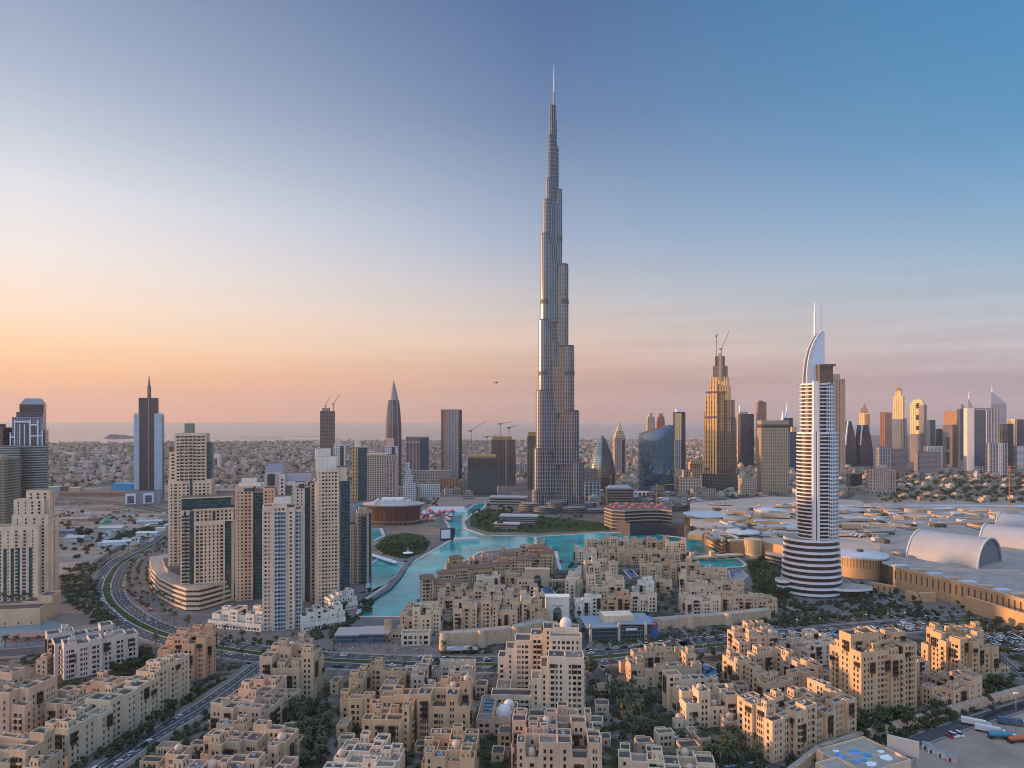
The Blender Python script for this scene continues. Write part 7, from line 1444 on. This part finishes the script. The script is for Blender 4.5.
# ------------------------------------------------------------------ cars
def carmesh(nm, col, van=False):
    b = MB(); L_, w = (4.6, 1.8) if not van else (5.2, 2.0); h1 = .95; h2 = 1.5 if not van else 2.1
    b.prism([(-L_ / 2, -w / 2), (L_ / 2, -w / 2), (L_ / 2, w / 2), (-L_ / 2, w / 2)], .3, h1, 0, 0, [(-L_ / 2 + .1, -w / 2 + .06), (L_ / 2 - .2, -w / 2 + .06), (L_ / 2 - .2, w / 2 - .06), (-L_ / 2 + .1, w / 2 - .06)], bottom=True)
    x0, x1 = (-L_ * .34, L_ * .2) if not van else (-L_ * .46, L_ * .3)
    b.prism([(x0 + .5, -w / 2 + .22), (x1 - .55, -w / 2 + .22), (x1 - .55, w / 2 - .22), (x0 + .5, w / 2 - .22)], h2 - .06, h2, 0, 0)
    for x in (-L_ * .3, L_ * .3):
        for y in (-w / 2 - .02, w / 2 - .2):
            n = 10; c = [(x + .33 * math.cos(2 * math.pi * i / n), .33 + .33 * math.sin(2 * math.pi * i / n)) for i in range(n)]
            b.face([(q[0], y, q[1]) for q in c], 1); b.face([(q[0], y + .22, q[1]) for q in reversed(c)], 1)
            for i in range(n): b.face([(c[i][0], y, c[i][1]), (c[i][0], y + .22, c[i][1]), (c[(i + 1) % n][0], y + .22, c[(i + 1) % n][1]), (c[(i + 1) % n][0], y, c[(i + 1) % n][1])], 1)
    g = MB(); g.prism([(x0, -w / 2 + .08), (x1, -w / 2 + .08), (x1, w / 2 - .08), (x0, w / 2 - .08)], h1, h2 - .06, 0, 0, [(x0 + .5, -w / 2 + .22), (x1 - .55, -w / 2 + .22), (x1 - .55, w / 2 - .22), (x0 + .5, w / 2 - .22)])
    return b.mesh('car', [mat('paint_' + nm, col, .3, spec=.6), mat('tyre', (.015, .015, .015), .8)]), g.mesh('windows', mat('car_glass', (.015, .018, .022), .08))
CARS = {n: carmesh(n, c, v) for n, c, v in (('white', (.62, .62, .62), 0), ('silver', (.35, .36, .38), 0), ('black', (.02, .02, .024), 0), ('red', (.28, .03, .03), 0), ('white_van', (.6, .6, .6), 1), ('blue', (.03, .06, .16), 0))}
NC = 0
def car(p, rz, where, grp, kinds=('white', 'white', 'white', 'silver', 'black', 'white_van', 'red', 'blue')):
    global NC
    if NC >= 300: return
    NC += 1; k = rg.choice(kinds); o = link('car', CARS[k][0], None, p, rz); tag(o, '%s %s' % (k.replace('_', ' ') if 'van' in k else k + ' car', where), 'car', grp); link('windows', CARS[k][1], o)
def row(a, c, n, where, grp, perp=True, skip=.15, kinds=None, z=.03):
    a, c = P(*a), P(*c); d = (c - a).normalized(); rz = math.atan2(d.y, d.x) + (math.pi / 2 if perp else 0)
    for k in range(n):
        if rg.random() < skip: continue
        p = a + (c - a) * ((k + .5) / n); p.z = z; car(p, rz + rg.uniform(-.05, .05) + rg.choice((0, math.pi)), where, grp, *( (kinds,) if kinds else ()))
row((588, 652), (640, 646), 12, 'parked at the kerb in front of the glass office', 'cars parked at the glass office', False, z=.06); row((640, 645.5), (735, 636), 22, 'parked at the kerb below the long rampart', 'cars parked below the rampart', False, z=.06)
for k in range(3): row((795, 640 - k * 2.6), (925, 628.5 - k * 2.4), 34, 'parked in the long rows beside the boulevard', 'cars in the boulevard car park', True, .2)
for k in range(3): row((985, 636 + k * 4), (1040, 631 + k * 4), 14, 'parked in the rows by the curving side road', 'cars in the side road car park', True, .2)
row((127, 590), (152, 612), 15, 'parked on the outer side of the curved boulevard', 'cars parked on the boulevard curve', True, .1, ('red', 'red', 'white', 'black'), .14); row((100, 598), (128, 624), 14, 'queueing on the inner lane of the curved boulevard', 'cars on the boulevard curve', False, .1, ('white', 'white', 'silver'), .062)
for k in range(34):
    i = rg.randrange(6, len(BL) - 8); sd = rg.choice((-1, 1)); q = offs(BL, sd * rg.choice((5.6, 9, 12.4)))[i]; d = BL[i + 1] - BL[i]; q.z = .06; car(q, math.atan2(d.y, d.x) + (0 if sd > 0 else math.pi), 'driving on the boulevard', 'cars on the boulevard')
for k in range(7):
    i = rg.randrange(2, len(ST2) - 3); q = offs(ST2, rg.choice((-3, 3)))[i]; d = ST2[i + 1] - ST2[i]; q.z = .06; car(q, math.atan2(d.y, d.x), 'driving on the side street', 'cars on the side street')
row((902, 606), (940, 623), 9, 'waiting on the street below the mall', 'cars below the mall', False, .1, z=.06); row((947, 737), (961, 735), 4, 'parked on the sand of the lorry lot', 'cars on the lorry lot', True, 0, ('white', 'white_van', 'white', 'red'))
row((655, 742), (690, 738), 6, 'parked under canopies by the garden cafe', 'cars by the garden cafe', True, .1)
for a, c, n in (((60, 512), (128, 509), 22), ((62, 516), (120, 514), 18), ((70, 520), (104, 518), 10), ((820, 514), (850, 493), 8), ((560, 478), (562, 478), 0)): row(a, c, n, 'in the sandy lot by the highway' if a[0] < 200 else 'on the highway behind the mall', 'cars in the sandy lot' if a[0] < 200 else 'cars on the far highway', True, .1)
cb2 = MB()
for k in range(230):
    if k < 90: i = rg.randrange(44, len(BL) - 8); sd = rg.choice((-1, 1)); q = offs(BL, sd * rg.choice((5.6, 9, 12.4)))[i] + (BL[i + 1] - BL[i]) * rg.random(); d = BL[i + 1] - BL[i]
    else: q = P(*rg.choice(((rg.uniform(60, 160), rg.uniform(504, 522)), (rg.uniform(990, 1040), rg.uniform(634, 652)), (rg.uniform(700, 840), rg.uniform(495, 505))))); d = Vector((1, .2, 0))
    if built(q): continue
    a = math.atan2(d.y, d.x); w, l = .9, 2.3; m = rg.choice((0, 0, 1, 2)); rr = lambda pts: [(q.x + x * math.cos(a) - y * math.sin(a), q.y + x * math.sin(a) + y * math.cos(a)) for x, y in pts]
    cb2.prism(rr([(-l, -w), (l, -w), (l, w), (-l, w)]), .36, .95, m); cb2.prism(rr([(-1.5, -.8), (1., -.8), (1., .8), (-1.5, .8)]), .95, 1.45, 3, m, rr([(-1., -.7), (.5, -.7), (.5, .7), (-1., .7)]))
stuff(cb2.build('cars', [MATS['paint_white'], MATS['paint_silver'], MATS['paint_black'], MATS['car_glass']]), 'further small cars in lanes and lots', 'cars')
# lorries
def lorry(lab, p, rz, kind, col):
    t = thing('lorry', lab, 'lorry', p, rz); pm = mat('lorry_' + kind + str(col[0])[:4], col, .5); cm = mat('cab_white', (.55, .55, .55), .4)
    b = MB(); b.prism([(5.2, -1.2), (7.6, -1.2), (7.6, 1.2), (5.2, 1.2)], .7, 3.0, 0, 0, [(5.3, -1.1), (7.1, -1.1), (7.1, 1.1), (5.3, 1.1)], bottom=True); b.build('cab', cm, t); b = MB(); b.box(7.35, -1, 1.8, 7.5, 1, 2.6, 0, bottom=True); b.build('windscreen', MATS['car_glass'], t)
    b = MB(); b.box(-7, -.5, .7, 5.2, .5, 1.05, 0, bottom=True); b.build('chassis', DARKM, t)
    b = MB()
    if kind == 'box': b.box(-7, -1.25, 1.06, 4.8, 1.25, 3.9, 0, bottom=True); b.build('trailer', pm, t)
    else:
        n = 14; r0 = 1.35
        for i in range(n):
            f = lambda x, k, r=r0: (x, r * math.cos(2 * math.pi * k / n), 2.4 + r * math.sin(2 * math.pi * k / n))
            e = .55 if kind == 'mixer' else 1.2
            b.face([f(-5, i), f(-5, i + 1), f(3.4, i + 1), f(3.4, i)], 0, None, True); b.face([f(3.4, i), f(3.4, i + 1), f(4.8, i + 1, e), f(4.8, i, e)]); b.face([f(-6.8, i, e), f(-6.8, i + 1, e), f(-5, i + 1), f(-5, i)])
        b.build('drum' if kind == 'mixer' else 'tank', pm, t)
    for x in (6.2, 1.8, -4.4, -5.8):
        for y in (-1.2, .9): b = MB(); n = 10; c = [(x + .5 * math.cos(2 * math.pi * i / n), .5 + .5 * math.sin(2 * math.pi * i / n)) for i in range(n)]; b.face([(q[0], y, q[1]) for q in c]); b.face([(q[0], y + .3, q[1]) for q in reversed(c)]); [b.face([(c[i][0], y, c[i][1]), (c[i][0], y + .3, c[i][1]), (c[(i + 1) % n][0], y + .3, c[(i + 1) % n][1]), (c[(i + 1) % n][0], y, c[(i + 1) % n][1])]) for i in range(n)]; b.build('wheel', MATS['tyre'], t)
lorry('white box lorry parked on the sand nearest the lane', P(976, 726), R(-32), 'box', (.58, .57, .55)); lorry('white box lorry parked in line just behind the blue tanker', P(990, 733), R(-32), 'box', (.56, .55, .54)); lorry('blue tank lorry on the sand lot', P(1002, 739), R(-10), 'tank', (.02, .18, .28)); lorry('orange mixer lorry at the picture edge on the sand lot', P(1019, 742), R(10), 'mixer', (.42, .12, .04)); lorry('blue box lorry at the far side of the sand lot', P(1012, 725), R(-20), 'box', (.05, .09, .18))
for k, (px, py, c) in enumerate(((933, 753, 'white'), (942, 757, 'white'), (952, 761, 'pink'), (927, 749, 'white'))):
    t = link('site_cabin', None, None, P(px, py), R(-35)); tag(t, c + ' site cabin in the row beside the pool roof', 'cabin', 'site cabins beside the pool roof'); part('box', rect(4.5, 3), 0, 3, mat('cabin_' + c, (.55, .54, .52) if c == 'white' else (.5, .33, .3), .6), t); part('roof_sheet', rect(4.7, 3.2), 3.01, 3.2, STEEL, t); part('door', rect(1, .1, -.8, -1.55), .1, 2.1, DARKM, t)
t = thing('fence', 'dark hoarding fence along the edge of the lorry lot', 'fence', P(985, 717)); q0 = P(985, 717); pts = [P(*p) - q0 for p in ((978, 727), (985, 719), (1005, 711), (1040, 703))]
for a, c in zip(pts, pts[1:]): b = MB(); b.prism([(a.x, a.y), (c.x, c.y), (c.x, c.y + .15), (a.x, a.y + .15)], 0, 2.6, 0); b.build('panel', mat('fence_dark', (.03, .03, .035), .7), t)
t = thing('floodlight_mast', 'thin floodlight mast standing in the lorry lot', 'mast', P(1016, 733)); b = MB(); b.cyl(0, 0, .2, 0, 22, 8, r2=.1); b.build('pole', STEEL, t); b = MB(); b.box(-1.2, -.3, 21.5, 1.2, .3, 22.4, 0, bottom=True); b.build('lamp_head', WHITEP, t)
# street lamps along the boulevard
POLE = MB(); POLE.cyl(0, 0, .11, 0, 9, 6, r2=.07); POLE.bar((0, -1.6, 9), (0, 1.6, 9), .12); POLE = POLE.mesh('pole', STEEL); LH = MB(); LH.box(-.25, -2.1, 8.9, .25, -1.4, 9.1, 0, bottom=True); LH = LH.mesh('lamp_head', WHITEP)
for i in range(4, len(BL) - 4, 3):
    t = link('street_lamp', None, None, BL[i] + Vector((0, 0, .2)), math.atan2((BL[i + 1] - BL[i]).y, (BL[i + 1] - BL[i]).x)); tag(t, 'thin twin arm street lamp on the boulevard median', 'street lamp', 'lamps on the boulevard median'); link('pole', POLE, t); link('lamp_head', LH, t); o = link('lamp_head', LH, t, None, math.pi)
LIT = mat('lamp_lit', (1, .7, .35)); LIT.node_tree.nodes['Principled BSDF'].inputs['Emission Color'].default_value = (1, .55, .2, 1); LIT.node_tree.nodes['Principled BSDF'].inputs['Emission Strength'].default_value = 2
for k, (px, py) in enumerate(((797, 627), (820, 626), (866, 622), (888, 621.5), (905, 620))):
    t = thing('street_lamp', 'lit amber lamp on the far pavement below the hotel tower', 'street lamp', P(px, py), 0, 'lit lamps below the hotel tower'); link('pole', POLE, t); b = MB(); b.dome(0, 0, 6.4, .35, .4, 8, 3); b.build('lamp_globe', LIT, t)
# boats are absent; a helicopter hovers over the sea
t = thing('helicopter', 'tiny dark helicopter flying over the sea beside the skyscraper', 'helicopter', (at(496.5, 1500), 1500, ht(382.5, 1500)), R(10))
b = MB()
for i in range(6):
    q = [(-3.2, .1), (-2, .9), (0, 1.3), (2, 1.15), (3.2, .7), (3.8, .1)]
    if i < 5: b.prism([(q[i][1] * math.cos(a), q[i][1] * math.sin(a)) for a in [k * math.pi / 4 for k in range(8)]], q[i][0], q[i + 1][0], 0, 0, [(q[i + 1][1] * math.cos(a), q[i + 1][1] * math.sin(a)) for a in [k * math.pi / 4 for k in range(8)]])
o = b.build('fuselage', DARKM, t); o.rotation_euler = (0, R(90), 0)
b = MB(); b.bar((-3, 0, .3), (-9, 0, .9), .5); b.bar((-8.6, 0, .6), (-9.2, 0, 2.2), .4); b.build('tail_boom', DARKM, t); b = MB(); b.bar((-6.5, .2, 1.9), (6.5, -.2, 1.9), .25); b.bar((.2, -6.5, 1.9), (-.2, 6.5, 1.9), .25); b.bar((0, 0, 1), (0, 0, 1.9), .3); b.build('rotor_blades', DARKM, t); b = MB(); b.bar((-2, -1.2, -1.8), (2, -1.2, -1.8), .2); b.bar((-2, 1.2, -1.8), (2, 1.2, -1.8), .2); b.build('landing_skid', DARKM, t)
# strollers on the promenade
cb = MB()
for k in range(320):
    px, py = rg.choice(((rg.uniform(330, 440), rg.uniform(641, 651)), (rg.uniform(440, 560), rg.uniform(651, 656)), (rg.uniform(400, 470), rg.uniform(530, 552)), (rg.uniform(600, 720), rg.uniform(640, 648))))
    p = P(px, py); m = rg.randrange(4); cb.cyl(p.x, p.y, .2, 0, .85, 6, 3); cb.cyl(p.x, p.y, .26, .85, 1.45, 6, m, r2=.2); cb.dome(p.x, p.y, 1.5, .13, .22, 6, 3, 4)
stuff(cb.build('crowd', [mat('cloth_red', (.3, .06, .06), .9), mat('cloth_white', (.6, .58, .55), .9), mat('cloth_navy', (.04, .05, .09), .9), mat('cloth_dark', (.03, .03, .03), .9), mat('skin', (.30, .18, .12), .7)]), 'strollers crowding the promenade and plaza', 'crowd')
